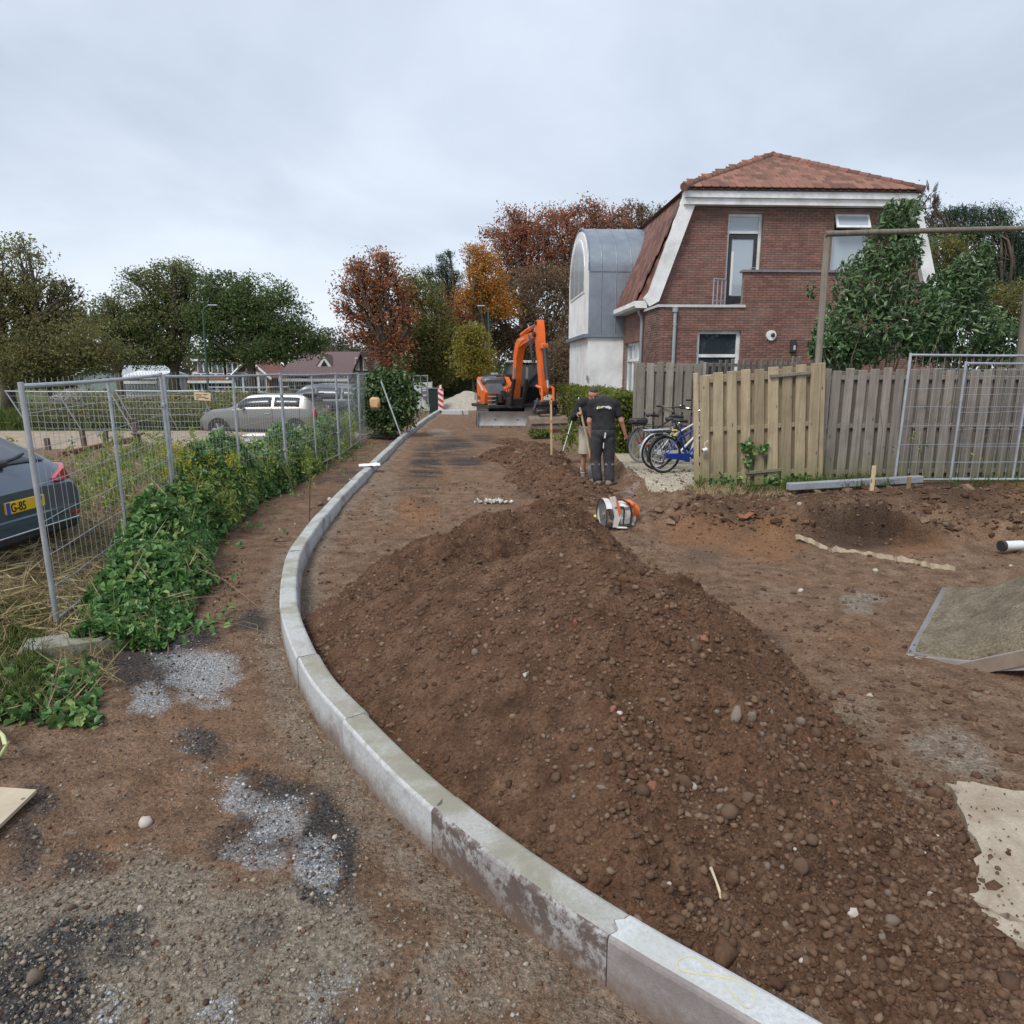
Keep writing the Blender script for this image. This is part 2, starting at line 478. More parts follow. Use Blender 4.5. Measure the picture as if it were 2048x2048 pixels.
HEAP_RIDGES = [  # x, y, height
    [(-.95, 5.0, .42), (-.45, 4.75, .66), (.1, 4.45, .82), (.5, 4.3, .82), (.85, 4.0, .68), (1.02, 3.5, .48), (1.2, 2.95, .26), (1.35, 2.65, .10)],
    [(.5, 4.3, .70), (.25, 3.7, .55), (.55, 3.0, .30)],
    [(-1.0, 5.6, .30), (-.75, 6.4, .46), (-.25, 7.0, .54), (.30, 7.5, .56), (.55, 7.7, .48)],
    [(.30, 7.4, .46), (.75, 6.3, .40), (.95, 5.3, .42)]]
HEAP_W = [.86, .9, .75, .6]
def heap_z(x, y):
    x = np.asarray(x, float); y = np.asarray(y, float)
    xw = x + fbm(x, y, 1.3, 4, 61, .6) * 0.44; yw = y + fbm(x, y, 1.3, 4, 67, .6) * 0.44
    h = np.full(x.shape, -0.3)
    for R, w in zip(HEAP_RIDGES, HEAP_W):
        for (ax, ay, ah), (bx, by, bh) in zip(R[:-1], R[1:]):
            dx, dy = bx - ax, by - ay
            t = np.clip(((xw - ax) * dx + (yw - ay) * dy) / (dx * dx + dy * dy), 0, 1)
            d = np.hypot(xw - ax - t * dx, yw - ay - t * dy); H = ah + t * (bh - ah)
            q = np.sqrt(d * d + 0.02) - 0.14
            seg = H * 1.28 * (1.0 - q / (w * (0.55 + 1.05 * H)))
            k = 0.10
            m = np.maximum(h, seg); h = m + np.where(np.abs(h - seg) < k, (k - np.abs(h - seg)) ** 2 / (4 * k), 0)
    dk, sk, _ = poly_dist(x, y, KSIMP)
    di = np.where(sk < 0, dk - 0.17, -1)
    amp = sstep(0.0, 0.15, h)
    h = h + amp * (fbm(x, y, .9, 2, 70) * .16 + fbm(x, y, 2.0, 3, 71) * 0.20 + fbm(x, y, 5.5, 4, 73, .62) * 0.12 + np.abs(fbm(x, y, 13, 4, 75, .64)) * 0.085 + np.abs(fbm(x, y, 24, 2, 79, .7)) * .05)
    h = np.minimum(h, 0.10 + 0.62 * di + 0.05 * fbm(x, y, 4, 3, 78))
    return np.where(di < 0.0, -0.3, h)
MOUND_R = [[(*A2(985, 905, .25), .22), (*A2(1060, 885, .35), .34), (*A2(1105, 930, .38), .40), (*A2(1150, 965, .35), .30), (*A2(1200, 990, .2), .12)],
           [(*A2(1010, 880, .2), .16), (*A2(1060, 845, .2), .22), (*A2(1090, 850, .2), .2)]]
def mound_z(x, y):
    x = np.asarray(x, float); y = np.asarray(y, float)
    xw = x + fbm(x, y, 1.1, 3, 161) * 0.5; yw = y + fbm(x, y, 1.1, 3, 167) * 0.5
    h = np.full(x.shape, -0.3)
    for R in MOUND_R:
        for (ax, ay, ah), (bx, by, bh) in zip(R[:-1], R[1:]):
            dx, dy = bx - ax, by - ay
            t = np.clip(((xw - ax) * dx + (yw - ay) * dy) / (dx * dx + dy * dy), 0, 1)
            d = np.hypot(xw - ax - t * dx, (yw - ay - t * dy) * 0.75); H = ah + t * (bh - ah)
            h = np.maximum(h, 0.07 + H * (1.0 - np.sqrt(d * d + .02) / (0.45 + 1.1 * H)))
    amp = sstep(0.05, 0.2, h)
    return h + amp * (fbm(x, y, 2.2, 4, 171, .6) * 0.22 + np.abs(fbm(x, y, 7, 4, 173, .62)) * 0.16)
def surf_z(x, y): return np.maximum(ground_z(x, y), np.maximum(heap_z(x, y), mound_z(x, y)))
def gz1(x, y): return float(ground_z(np.array([x]), np.array([y]))[0])

def axis_fine(lo, hi, step, far_lo, far_hi, g):
    c = list(np.arange(lo, hi + 1e-6, step)); s = step
    up = []; q = c[-1]
    while q < far_hi: s *= 1 + g; q += s; up.append(q)
    dn = []; q = c[0]; s = step
    while q > far_lo: s *= 1 + g; q -= s; dn.append(q)
    return np.array(dn[::-1] + c + up)
gx = axis_fine(-4.6, 5.8, 0.025, -900, 900, 0.11)
gy = [0.7]; s_ = 0.016
while gy[-1] < 15.5: gy.append(gy[-1] + max(0.016, 0.0043 * gy[-1]))
st = gy[-1] - gy[-2]
while gy[-1] < 1400: st *= 1.035; gy.append(gy[-1] + st)
gy = np.concatenate([np.linspace(-40, 0.55, 12), np.array(gy)])
GX, GY = np.meshgrid(gx, gy)
GZ = ground_z(GX, GY)
dk, sk, _ = poly_dist(GX, GY, KSIMP)
right = (sk < 0) & (GY < 37.8)
# keep the ground below the kerb blocks
GZ = np.where((sk < 0) & (dk < 0.19) & (GY < 37.8), np.minimum(GZ, 0.12), GZ)
nx, ny = len(gx), len(gy)
idx = np.arange(nx * ny).reshape(ny, nx)
gf = np.stack([idx[:-1, :-1], idx[:-1, 1:], idx[1:, 1:], idx[1:, :-1]], -1).reshape(-1, 4)
gme = mesh_np('ground', np.stack([GX, GY, GZ], -1).reshape(-1, 3), gf, smooth=True)

def blobs(L, x, y, z=0.03):
    m = np.zeros(x.shape)
    x, y = x + fbm(x, y, 2.1, 3, 501, .65) * .30, y + fbm(x, y, 2.1, 3, 511, .65) * .42
    for px, py, rx, ry, a in L:
        c = at(px, py, z)[:2]; ux = at(px + rx, py, z)[:2] - c; uy = at(px, py - ry, z)[:2] - c
        B = np.linalg.inv(np.stack([ux, uy], 1)); d0, d1 = x - c[0], y - c[1]
        q = np.hypot(B[0, 0] * d0 + B[0, 1] * d1, B[1, 0] * d0 + B[1, 1] * d1)
        m = np.maximum(m, a * (1 - sstep(0.35, 1.25, q)))
    return m
WHITE = [(620, 1720, 70, 90, .8), (540, 1590, 80, 50, .7), (440, 1530, 40, 16, .4), (395, 1345, 95, 55, 1), (290, 1395, 60, 40, 1), (430, 1385, 70, 25, .7), (330, 1280, 80, 60, .55), (400, 1475, 60, 40, .5), (500, 1580, 70, 45, .9), (560, 1620, 60, 60, .95),
         (600, 1740, 55, 75, 1), (520, 1700, 50, 60, .8), (640, 1770, 30, 60, .8), (240, 1985, 50, 60, .8), (470, 2000, 60, 70, .95), (670, 1990, 60, 90, .6), (180, 1840, 30, 30, .5),
         (15, 1690, 25, 30, .5), (150, 1670, 30, 15, .5), (570, 1420, 30, 30, .25), (1260, 985, 30, 30, .5), (985, 1005, 40, 16, .3), (125, 1535, 20, 18, .5), (760, 1950, 40, 60, .35)]
BLACK = [(90, 1960, 150, 90, .9), (660, 1690, 70, 120, .9), (300, 1330, 120, 60, .8), (560, 1560, 80, 50, .7), (600, 1800, 70, 60, .7), (40, 1900, 80, 60, .7), (250, 1880, 90, 50, .6), (360, 1270, 90, 45, 1), (640, 1640, 60, 90, 1), (620, 1700, 60, 60, .9), (130, 1870, 70, 60, .9), (100, 1990, 110, 55, 1), (430, 1475, 70, 45, .7), (500, 1240, 50, 25, .8), (190, 1710, 60, 40, .6),
         (60, 1680, 50, 60, .6), (520, 1670, 90, 60, .6), (90, 1605, 60, 40, .6), (700, 2030, 60, 40, .5), (480, 1890, 60, 40, .45), (850, 935, 40, 50, .95), (905, 900, 60, 26, .95), (930, 930, 50, 18, .9), (965, 882, 36, 12, .8), (835, 975, 40, 25, .7), (1080, 990, 70, 20, .6), (820, 975, 50, 30, .5),
         (1400, 1105, 60, 35, .4), (1530, 1300, 70, 50, .5), (1480, 1330, 80, 40, .4), (700, 955, 40, 30, .6), (660, 1010, 40, 40, .5), (790, 880, 35, 16, .6), (1010, 1015, 60, 16, .4)]
GREY = [(200, 1900, 420, 200, 1), (600, 1880, 220, 160, .8), (330, 1760, 160, 90, .7), (900, 1960, 160, 120, .55), (690, 1560, 50, 200, .5), (590, 1380, 60, 120, .45), (1700, 1440, 130, 60, .5), (1760, 1560, 150, 60, .5), (1890, 1500, 100, 60, .6),
        (1730, 1205, 70, 30, .8), (1560, 1190, 60, 26, .4), (1640, 1480, 90, 50, .4), (1900, 1820, 140, 90, .5), (880, 870, 30, 10, .9), (770, 985, 40, 60, .45), (900, 1000, 90, 30, .3), (1260, 1280, 0.1, 0.1, 0), (1350, 1210, 60, 40, .3)]
ORANGE = [(510, 1520, 70, 25, .8), (540, 1540, 40, 30, .8), (250, 1690, 60, 40, .6), (340, 1420, 90, 40, .35), (300, 1570, 120, 60, .4), (900, 1970, 50, 40, .6), (450, 1720, 50, 30, .5), (1400, 1080, 120, 30, .7), (1530, 1095, 120, 30, .7), (1390, 990, 40, 30, .8), (1830, 1090, 70, 30, .8),
          (2010, 1010, 60, 30, .8), (1560, 1050, 80, 12, .6), (920, 960, 60, 60, .35), (830, 1030, 60, 40, .6), (1100, 930, 60, 30, .5), (700, 900, 60, 40, .2), (1720, 1280, 90, 60, .45), (1850, 1380, 120, 40, .4)]
xs, ys = GX, GY
sand = ((ys > 16.6 + 0.4 * fbm(xs, ys, .4, 2, 5)) & (ys < 22.8) & (xs < -4.7)) * 0.9
sand = np.maximum(sand, ((ys > 3.0) & (ys < 8.2 + fbm(xs, ys, .8, 2, 6)) & (xs < -4.55 - 0.16 * (ys - 6)) & (xs > -13)) * 0.75)
sand = np.maximum(sand, sstep(40, 46, ys) * (1 - sstep(60, 64, ys)) * sstep(-14, -6, xs) * .95)
grav = in_poly(xs, ys, [A2(1205, 882, .33), A2(1238, 920, .33), A2(1275, 948, .33), A2(1310, 972, .33), A2(1345, 980, .35), A2(1400, 970, .35), A2(1400, 940, .35), A2(1400, 880, .35), A2(1240, 870, .33)]) * 1.0
grass = ((xs < -4.7) & (ys > 22.8) & (ys < 200)) * 1.0
grass = np.maximum(grass, ((xs < -4.3) & (ys > 8.3) & (ys < 16.6)) * (.45 + 1.2 * fbm(xs, ys, .7, 3, 66)))
grass = np.maximum(grass, sstep(60, 70, ys) * 1.0)
grass = np.maximum(grass, ((xs > 2.9) & (ys > 11.0) & (ys < 60)) * (1 - grav))
grass = np.maximum(grass, sstep(-4.0, -4.5, xs) * (ys > 3.2) * (ys < 9) * 0.0)
straw = in_poly(xs, ys, [A2(-40, 1080), A2(225, 1080), A2(240, 1230), A2(60, 1290), A2(-40, 1300)]) * 1.0
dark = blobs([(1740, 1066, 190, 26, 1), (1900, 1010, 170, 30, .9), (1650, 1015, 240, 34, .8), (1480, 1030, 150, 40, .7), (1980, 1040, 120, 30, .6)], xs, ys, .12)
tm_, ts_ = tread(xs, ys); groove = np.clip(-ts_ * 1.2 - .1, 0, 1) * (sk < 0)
# the kerb's bedding strip of damp grey sand
bed = np.where(GY < 37, np.exp(-((dk - np.where(sk < 0, .25, .1)) / .2) ** 2), 0)
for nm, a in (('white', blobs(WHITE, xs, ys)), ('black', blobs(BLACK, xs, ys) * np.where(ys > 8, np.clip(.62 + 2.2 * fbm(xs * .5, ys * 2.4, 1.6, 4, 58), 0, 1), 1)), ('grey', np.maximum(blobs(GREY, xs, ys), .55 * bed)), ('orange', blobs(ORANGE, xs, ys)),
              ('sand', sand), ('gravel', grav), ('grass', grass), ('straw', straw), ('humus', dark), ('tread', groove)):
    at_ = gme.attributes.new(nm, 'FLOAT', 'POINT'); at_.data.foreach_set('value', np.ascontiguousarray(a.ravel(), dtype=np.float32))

def soil_material(name, ground=True):
    m = bpy.data.materials.new(name); m.use_nodes = True; t = NT(m)
    vec = t.n('ShaderNodeTexCoord').outputs['Object']
    big = t.noise(vec, 0.9, 5, .6); mid = t.noise(vec, 6, 6, .65); fine = t.noise(vec, 55, 5, .7)
    base = t.ramp(mid, [(.28, SOIL[0]), (.5, SOIL[1]), (.72, SOIL[2])])
    base = t.mix(t.math('MULTIPLY', t.ramp(big, [(.45, 0.), (.68, 1.)]), .5), base, SOIL[3])
    grain = t.ramp(fine, [(.3, .48), (.5, 1.), (.72, 1.55)])
    vor = t.n('ShaderNodeTexVoronoi', {'Vector': vec, 'Scale': 34.0, 'Randomness': 1.0})
    speck = t.n('ShaderNodeTexVoronoi', {'Vector': vec, 'Scale': 85.0, 'Randomness': 1.0})
    if ground:
        edge = t.math('ADD', t.math('SUBTRACT', t.noise(vec, 6, 8, .75), .5), t.math('MULTIPLY', t.math('SUBTRACT', t.noise(vec, 75, 3, .8), .5), .8))
        def msk(nm, lo=.35, hi=.6, k=1.1):
            return t.ramp(t.math('ADD', t.attr(nm), t.math('MULTIPLY', edge, k)), [(lo, 0.), (hi, 1.)])
        base = t.mix(t.math('MULTIPLY', msk('orange', .3, .9), .75), base, (.26, .125, .055))
        greyc = t.ramp(t.noise(vec, 30, 5, .7), [(.3, (.125, .108, .084)), (.5, (.25, .215, .168)), (.72, (.40, .35, .28))])
        base = t.mix(t.math('MULTIPLY', msk('grey', .3, .75), .9), base, greyc)
        blackc = t.ramp(fine, [(.35, (.022, .022, .025)), (.6, (.06, .058, .058)), (.78, (.16, .155, .15))])
        base = t.mix(t.math('MULTIPLY', msk('black', .20, .75, 1.6), .9), base, blackc)
        whitec = t.ramp(t.noise(vec, 90, 4, .8), [(.36, (.10, .10, .10)), (.52, (.36, .37, .38)), (.7, (.66, .68, .70))])
        base = t.mix(t.math('MULTIPLY', msk('white', .42, 1.05, 1.7), .85), base, whitec)
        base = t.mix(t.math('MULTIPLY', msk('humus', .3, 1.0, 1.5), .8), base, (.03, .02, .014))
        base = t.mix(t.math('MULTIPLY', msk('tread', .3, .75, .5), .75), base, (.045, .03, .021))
        sandc = t.ramp(t.noise(vec, 3, 5, .6), [(.3, (.30, .235, .175)), (.7, (.46, .375, .29))])
        base = t.mix(msk('sand', .4, .6, .3), base, sandc)
        gvc = t.ramp(t.noise(vec, 40, 4, .8), [(.34, (.20, .18, .13)), (.5, (.48, .43, .33)), (.7, (.70, .64, .52))])
        base = t.mix(msk('gravel', .4, .6, .5), base, gvc)
        grc = t.ramp(t.noise(vec, 5, 6, .7), [(.3, (.035, .05, .015)), (.5, (.075, .10, .03)), (.7, (.15, .14, .06))])
        base = t.mix(msk('grass', .4, .6, .6), base, grc)
        stc = t.ramp(t.noise(t.n('ShaderNodeMapping', {0: vec, 'Scale': (1, 9, 1)}).outputs[0], 9, 6, .8), [(.3, (.05, .035, .02)), (.5, (.20, .15, .08)), (.7, (.42, .34, .19))])
        base = t.mix(msk('straw', .4, .7, .8), base, stc)
    base = t.mix(1.0, base, grain, 'MULTIPLY')
    b = t.n('ShaderNodeBsdfPrincipled', {'Base Color': base, 'Roughness': .93})
    b.inputs['Specular IOR Level'].default_value = .18
    hgt = t.math('ADD', t.math('MULTIPLY', t.noise(vec, 24, 6, .72), .030), t.math('ADD', t.math('MULTIPLY', fine, .012), t.math('MULTIPLY', vor.outputs['Distance'], -.012)))
    hgt = t.math('ADD', hgt, t.math('MULTIPLY', speck.outputs['Distance'], -.006))
    bn = t.n('ShaderNodeBump', {'Strength': 1.0, 'Distance': 1.0, 'Height': hgt})
    t.t.links.new(bn.outputs[0], b.inputs['Normal']); t.out(b.outputs[0]); return m
SOIL = [(.098, .058, .036), (.195, .124, .080), (.305, .208, .142), (.225, .128, .075)]
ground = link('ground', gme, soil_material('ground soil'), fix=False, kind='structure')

# ------------------------------------------------------------------ soil heaps
def grid_heap(name, fn, x0, x1, y0, y1, step, parent, mat):
    ax = np.arange(x0, x1, step); ay = np.arange(y0, y1, step); X, Y = np.meshgrid(ax, ay); Z = fn(X, Y); G = ground_z(X, Y)
    i = np.arange(X.size).reshape(X.shape)
    f = np.stack([i[:-1, :-1], i[:-1, 1:], i[1:, 1:], i[1:, :-1]], -1).reshape(-1, 4)
    keep = (Z > G - 0.04).ravel()[f].any(1); f = f[keep]
    used = np.unique(f); mp = np.zeros(X.size, int); mp[used] = np.arange(len(used))
    v = np.stack([X, Y, np.maximum(Z, G - .08)], -1).reshape(-1, 3)[used] - np.array(parent.location)
    me = mesh_np(name, v, mp[f], smooth=True)
    return link(name, me, mat, parent, fix=False)
SOIL = [(.056, .029, .017), (.122, .067, .040), (.20, .120, .075), (.165, .084, .046)]
heap_mat = soil_material('heap soil', False)
heap = thing('soil_heap', 'largest heap of brown soil full of rubble, lying inside the bend of the kerb', 'soil heap', (0.2, 4.4, 0.05), group='soil heaps')
grid_heap('soil', heap_z, -2.4, 2.9, 1.5, 9.0, 0.0135, heap, heap_mat)
mound = thing('soil_heap', 'low heap of loose brown soil in front of the excavator bucket and the two workers', 'soil heap', (0.55, 14.5, 0.1), group='soil heaps')
grid_heap('soil', mound_z, -2.5, 3.6, 9.5, 21, 0.035, mound, heap_mat)

# ------------------------------------------------------------------ clods, pebbles and stones
def ico():
    p = (1 + 5 ** .5) / 2
    v = np.array([(-1, p, 0), (1, p, 0), (-1, -p, 0), (1, -p, 0), (0, -1, p), (0, 1, p), (0, -1, -p), (0, 1, -p), (p, 0, -1), (p, 0, 1), (-p, 0, -1), (-p, 0, 1)], float)
    f = np.array([(0, 11, 5), (0, 5, 1), (0, 1, 7), (0, 7, 10), (0, 10, 11), (1, 5, 9), (5, 11, 4), (11, 10, 2), (10, 7, 6), (7, 1, 8), (3, 9, 4), (3, 4, 2), (3, 2, 6), (3, 6, 8), (3, 8, 9), (4, 9, 5), (2, 4, 11), (6, 2, 10), (8, 6, 7), (9, 8, 1)])
    return v / np.linalg.norm(v[0]), f
ICO_V, ICO_F = ico()
OCT_V = np.array([(1, 0, 0), (-1, 0, 0), (0, 1, 0), (0, -1, 0), (0, 0, 1), (0, 0, -1)], float)
OCT_F = np.array([(0, 2, 4), (2, 1, 4), (1, 3, 4), (3, 0, 4), (2, 0, 5), (1, 2, 5), (3, 1, 5), (0, 3, 5)])
def rand_rot(n, r):
    q = r.normal(size=(n, 4)); q /= np.linalg.norm(q, axis=1)[:, None]; w, x, y, z = q.T
    return np.stack([np.stack([1 - 2 * (y*y + z*z), 2 * (x*y - z*w), 2 * (x*z + y*w)], -1), np.stack([2 * (x*y + z*w), 1 - 2 * (x*x + z*z), 2 * (y*z - x*w)], -1), np.stack([2 * (x*z - y*w), 2 * (y*z + x*w), 1 - 2 * (x*x + y*y)], -1)], 1)
def clods(name, P, S, mat, seed, parent=None, lowpoly=False, label=None, cat=None, flat=0.75, smooth=True, kind='stuff'):
    r = np.random.default_rng(seed); n = len(P); bv, bf = (OCT_V, OCT_F) if lowpoly else (ICO_V, ICO_F)
    k = len(bv)
    jit = 1 + r.normal(0, .24, (n, k, 1)); an = r.uniform(.6, 1.15, (n, 1, 3))
    v = bv[None] * jit * an
    v = np.einsum('nij,nkj->nki', rand_rot(n, r), v)
    v[:, :, 2] *= flat
    v = v * S[:, None, None] + P[:, None, :]
    if parent is not None: v = v - np.array(parent.location)
    f = (bf[None] + (np.arange(n) * k)[:, None, None]).reshape(-1, 3)
    o = link(name, mesh_np(name, v.reshape(-1, 3), f, smooth=smooth), mat, parent, fix=False, kind=kind)
    if label: tag(o, label, cat)
    return o
def scatter(n, x0, x1, y0, y1, dens, seed, near=True):
    """points with more of them close by, kept with probability dens(x, y)"""
    r = np.random.default_rng(seed)
    u = r.random(n)
    y = y0 * (y1 / y0) ** (u ** 1.0) if near else r.uniform(y0, y1, n)
    x = r.uniform(x0, x1, n)
    k = r.random(n) < dens(x, y)
    return x[k], y[k]
def island_mat(name, cols, rough=.9, bump=.5, vlo=.6, vhi=.9):
    m = bpy.data.materials.new(name); m.use_nodes = True; t = NT(m)
    ri = t.n('ShaderNodeNewGeometry').outputs['Random Per Island']; oi = t.n('ShaderNodeObjectInfo').outputs['Random']
    r = t.math('FRACT', t.math('ADD', ri, oi))
    base = t.ramp(r, [(i / max(1, len(cols) - 1), c) for i, c in enumerate(cols)])
    vec = t.n('ShaderNodeTexCoord').outputs['Object']
    nz = t.noise(vec, 45, 5, .7)
    base = t.mix(1.0, base, t.ramp(nz, [(.3, vlo), (.6, 1.), (.8, 1.25)]), 'MULTIPLY')
    b = t.n('ShaderNodeBsdfPrincipled', {'Base Color': base, 'Roughness': rough}); b.inputs['Specular IOR Level'].default_value = .25
    bn = t.n('ShaderNodeBump', {'Strength': bump, 'Distance': .006, 'Height': t.noise(vec, 120, 5, .7)})
    t.t.links.new(bn.outputs[0], b.inputs['Normal']); t.out(b.outputs[0]); return m
m_clod = island_mat('soil clods', [(.070, .038, .023), (.125, .071, .044), (.092, .052, .032), (.175, .108, .068), (.12, .068, .042), (.24, .165, .113)])
m_pebble = island_mat('grey pebbles', [(.20, .165, .125), (.28, .235, .18), (.17, .14, .11), (.34, .295, .24), (.24, .195, .145), (.42, .38, .32)])
m_chip = island_mat('pale crushed stone', [(.42, .43, .45), (.62, .64, .66), (.30, .31, .33), (.55, .56, .58), (.16, .16, .17)])
m_black = island_mat('black asphalt crumbs', [(.025, .025, .028), (.05, .05, .055), (.09, .088, .085), (.03, .03, .034), (.15, .145, .14)])

hx, hy = scatter(130000, -2.2, 2.7, 1.7, 9.0, lambda x, y: (heap_z(x, y) > ground_z(x, y) - .01) * np.clip(.5 + 1.5 * fbm(x, y, 1.6, 3, 88), .2, .85), 101)
hs = 0.0045 * np.exp(np.random.default_rng(5).exponential(.55, len(hx))); hs = np.clip(hs, .004, .023)
hz = np.maximum(heap_z(hx, hy), ground_z(hx, hy))
kb = hs > .0085
for q, lo_ in ((kb, False), (~kb, True)): clods('soil_clods', np.stack([hx, hy, hz + hs * .1], -1)[q], hs[q], m_clod, 11, heap, lowpoly=lo_)
tx, ty = scatter(30000, -1.0, 3.0, 2.0, 8.5, lambda x, y: np.exp(-((heap_z(x, y) - ground_z(x, y) + .03) / .07) ** 2) * (heap_z(x, y) > -.29) * .30, 105)
ts = np.clip(.009 * np.exp(np.random.default_rng(15).exponential(.55, len(tx))), .007, .045)
clods('spilled_clods', np.stack([tx, ty, surf_z(tx, ty) + ts * .2], -1), ts, m_clod, 19, heap)
mx_, my_ = scatter(9000, -1.2, 3.6, 10, 20, lambda x, y: (mound_z(x, y) > ground_z(x, y) - .02) * .9, 103)
ms = np.clip(.012 * np.exp(np.random.default_rng(6).exponential(.5, len(mx_))), .01, .06)
clods('soil_clods', np.stack([mx_, my_, mound_z(mx_, my_) + ms * .1], -1), ms, m_clod, 12, mound, smooth=False)
def on_left(x, y):
    d, s, _ = poly_dist(x, y, KSIMP); return (s > 0) & (d > .01)
def right_free(x, y):
    d, s, _ = poly_dist(x, y, KSIMP); return (s < 0) & (d > .2) & (heap_z(x, y) < ground_z(x, y))
def dsty(L, base):
    return lambda x, y: np.clip(base + blobs(L, x, y), 0, 1)
ex, ey = scatter(90000, -3.6, 1.6, 1.25, 7.5, lambda x, y: on_left(x, y) * np.clip(.12 + .9 * blobs(GREY, x, y), 0, 1), 111)
es = np.clip(.0033 * np.exp(np.random.default_rng(8).exponential(.45, len(ex))), .003, .015)
g_peb = clods('gravel', np.stack([ex, ey, ground_z(ex, ey) + es * .2], -1), es, m_pebble, 13, lowpoly=True, flat=.8, label='small grey brown gravel strewn over the ground outside the kerb', cat='gravel')
wx, wy = scatter(60000, -3.4, .9, 1.25, 7.0, lambda x, y: on_left(x, y) * np.clip(blobs(WHITE, x, y) * 1.15 - .25 + fbm(x, y, 3, 3, 9), 0, .9), 113)
ws = np.clip(.0032 * np.exp(np.random.default_rng(9).exponential(.4, len(wx))), .003, .011)
clods('crushed_stone', np.stack([wx, wy, ground_z(wx, wy) + ws * .2], -1), ws, m_chip, 14, lowpoly=True, label='pale crushed stone chips lying in patches outside the kerb', cat='crushed stone')
bx, by = scatter(50000, -3.4, .9, 1.25, 7.0, lambda x, y: on_left(x, y) * np.clip(blobs(BLACK, x, y) - .2, 0, .8), 115)
bs = np.clip(.0038 * np.exp(np.random.default_rng(10).exponential(.4, len(bx))), .0035, .014)
clods('asphalt_crumbs', np.stack([bx, by, ground_z(bx, by) + bs * .2], -1), bs, m_black, 15, lowpoly=True, label='black asphalt crumbs lying in patches outside the kerb', cat='asphalt crumbs')
rx, ry = scatter(36000, -2.5, 9.5, 2.0, 13, lambda x, y: right_free(x, y) * (.32 + .4 * (fbm(x, y, 1.1, 3, 99) > .02) + .5 * (ground_z(x, y) > .2) * (x > 2)), 117)
rs = np.clip(.006 * np.exp(np.random.default_rng(12).exponential(.5, len(rx))), .005, .03)
clods('dirt_crumbs', np.stack([rx, ry, ground_z(rx, ry) + rs * .15], -1), rs, m_clod, 16, label='crumbs of brown dirt over the dug up road and bank', cat='dirt')
bx, by = scatter(9000, 1.8, 10.5, 5.6, 11.5, lambda x, y: right_free(x, y) * ((ground_z(x, y) > .16) & (y < 10.4)) * .8, 121, False)
bs = np.clip(.018 * np.exp(np.random.default_rng(14).exponential(.5, len(bx))), .014, .09)
clods('dirt_lumps', np.stack([bx, by, ground_z(bx, by) + bs * .1], -1), bs, m_clod, 18, flat=.7, smooth=False, label='larger lumps of dark earth along the dug bank on the right', cat='dirt')
lx, ly = scatter(14000, -4.2, 1.0, 1.3, 10, lambda x, y: on_left(x, y) * .55, 119)
ls = np.clip(.005 * np.exp(np.random.default_rng(13).exponential(.42, len(lx))), .004, .013)
clods('dirt_crumbs', np.stack([lx, ly, ground_z(lx, ly) + ls * .1], -1), ls, m_clod, 17, label='crumbs of brown dirt over the trodden strip outside the kerb', cat='dirt')

# single stones one could pick up
def stone_mesh(seed, bumps=.22, sub=1, ang=False):
    import bmesh
    bm = bmesh.new(); bmesh.ops.create_icosphere(bm, subdivisions=2 if not ang else 1, radius=1.0)
    r = np.random.default_rng(seed); ax = r.uniform(.5, 1.25, 3)
    ph = r.uniform(0, 9, 6)
    for v in bm.verts:
        c = v.co.copy()
        k = 1 + bumps * (math.sin(2.3 * c.x + ph[0]) + math.sin(2.9 * c.y + ph[1]) + math.sin(2.6 * c.z + ph[2])) * .6 + r.normal(0, .085 if not ang else .16)
        v.co = Vector((c.x * ax[0] * k, c.y * ax[1] * k, c.z * ax[2] * k))
    me = bpy.data.meshes.new('stone'); bm.to_mesh(me); bm.free()
    me.polygons.foreach_set('use_smooth', np.ones(len(me.polygons), bool) if not ang else np.zeros(len(me.polygons), bool)); return me
m_st = [island_mat('muddy stone', [(.10, .058, .037), (.13, .08, .052), (.16, .105, .072)]), island_mat('brick rubble', [(.26, .095, .055), (.30, .14, .09), (.22, .10, .065)]),
        island_mat('pale stone', [(.50, .45, .38), (.62, .57, .50), (.40, .34, .28)]), island_mat('grey stone', [(.20, .155, .12), (.25, .20, .16), (.17, .125, .095)])]
STONES = []
for mi, k in ((0, 5), (1, 3), (2, 3), (3, 4)):
    for q in range(k):
        me = stone_mesh(40 + mi * 10 + q, ang=(mi in (1, 2) and q < 2)); me.materials.append(m_st[mi]); STONES.append((mi, me))
def put_stones(P, S, parent, mis, seed, name='stone'):
    r = np.random.default_rng(seed); base = np.array(parent.location) if parent.type == 'EMPTY' else np.zeros(3)
    for p, s, mi in zip(P, S, mis):
        me = [m for i, m in STONES if i == mi]; o = bpy.data.objects.new(name, me[r.integers(len(me))]); COL.objects.link(o)
        o.parent = parent; o.location = p - base; o.scale = (s, s, s * .85); o.rotation_euler = r.uniform(-3, 3, 3)
r = np.random.default_rng(77)
n = 0; SP, SS, SM = [], [], []
HS_PX = [(1650, 1620, 260, 90), (1700, 1760, 260, 90), (1600, 1880, 200, 80), (1750, 1900, 180, 90), (1400, 1600, 160, 60), (1350, 1470, 140, 60), (1100, 1490, 110, 45), (1000, 1350, 90, 40), (1200, 1420, 120, 40), (1450, 1740, 160, 50),
         (900, 1320, 70, 35), (700, 1340, 30, 30), (1500, 1440, 60, 25), (1380, 1290, 40, 30), (1650, 1400, 80, 25), (1250, 1560, 120, 40), (1130, 1240, 80, 20), (1830, 1690, 60, 60), (1550, 1540, 150, 60)]
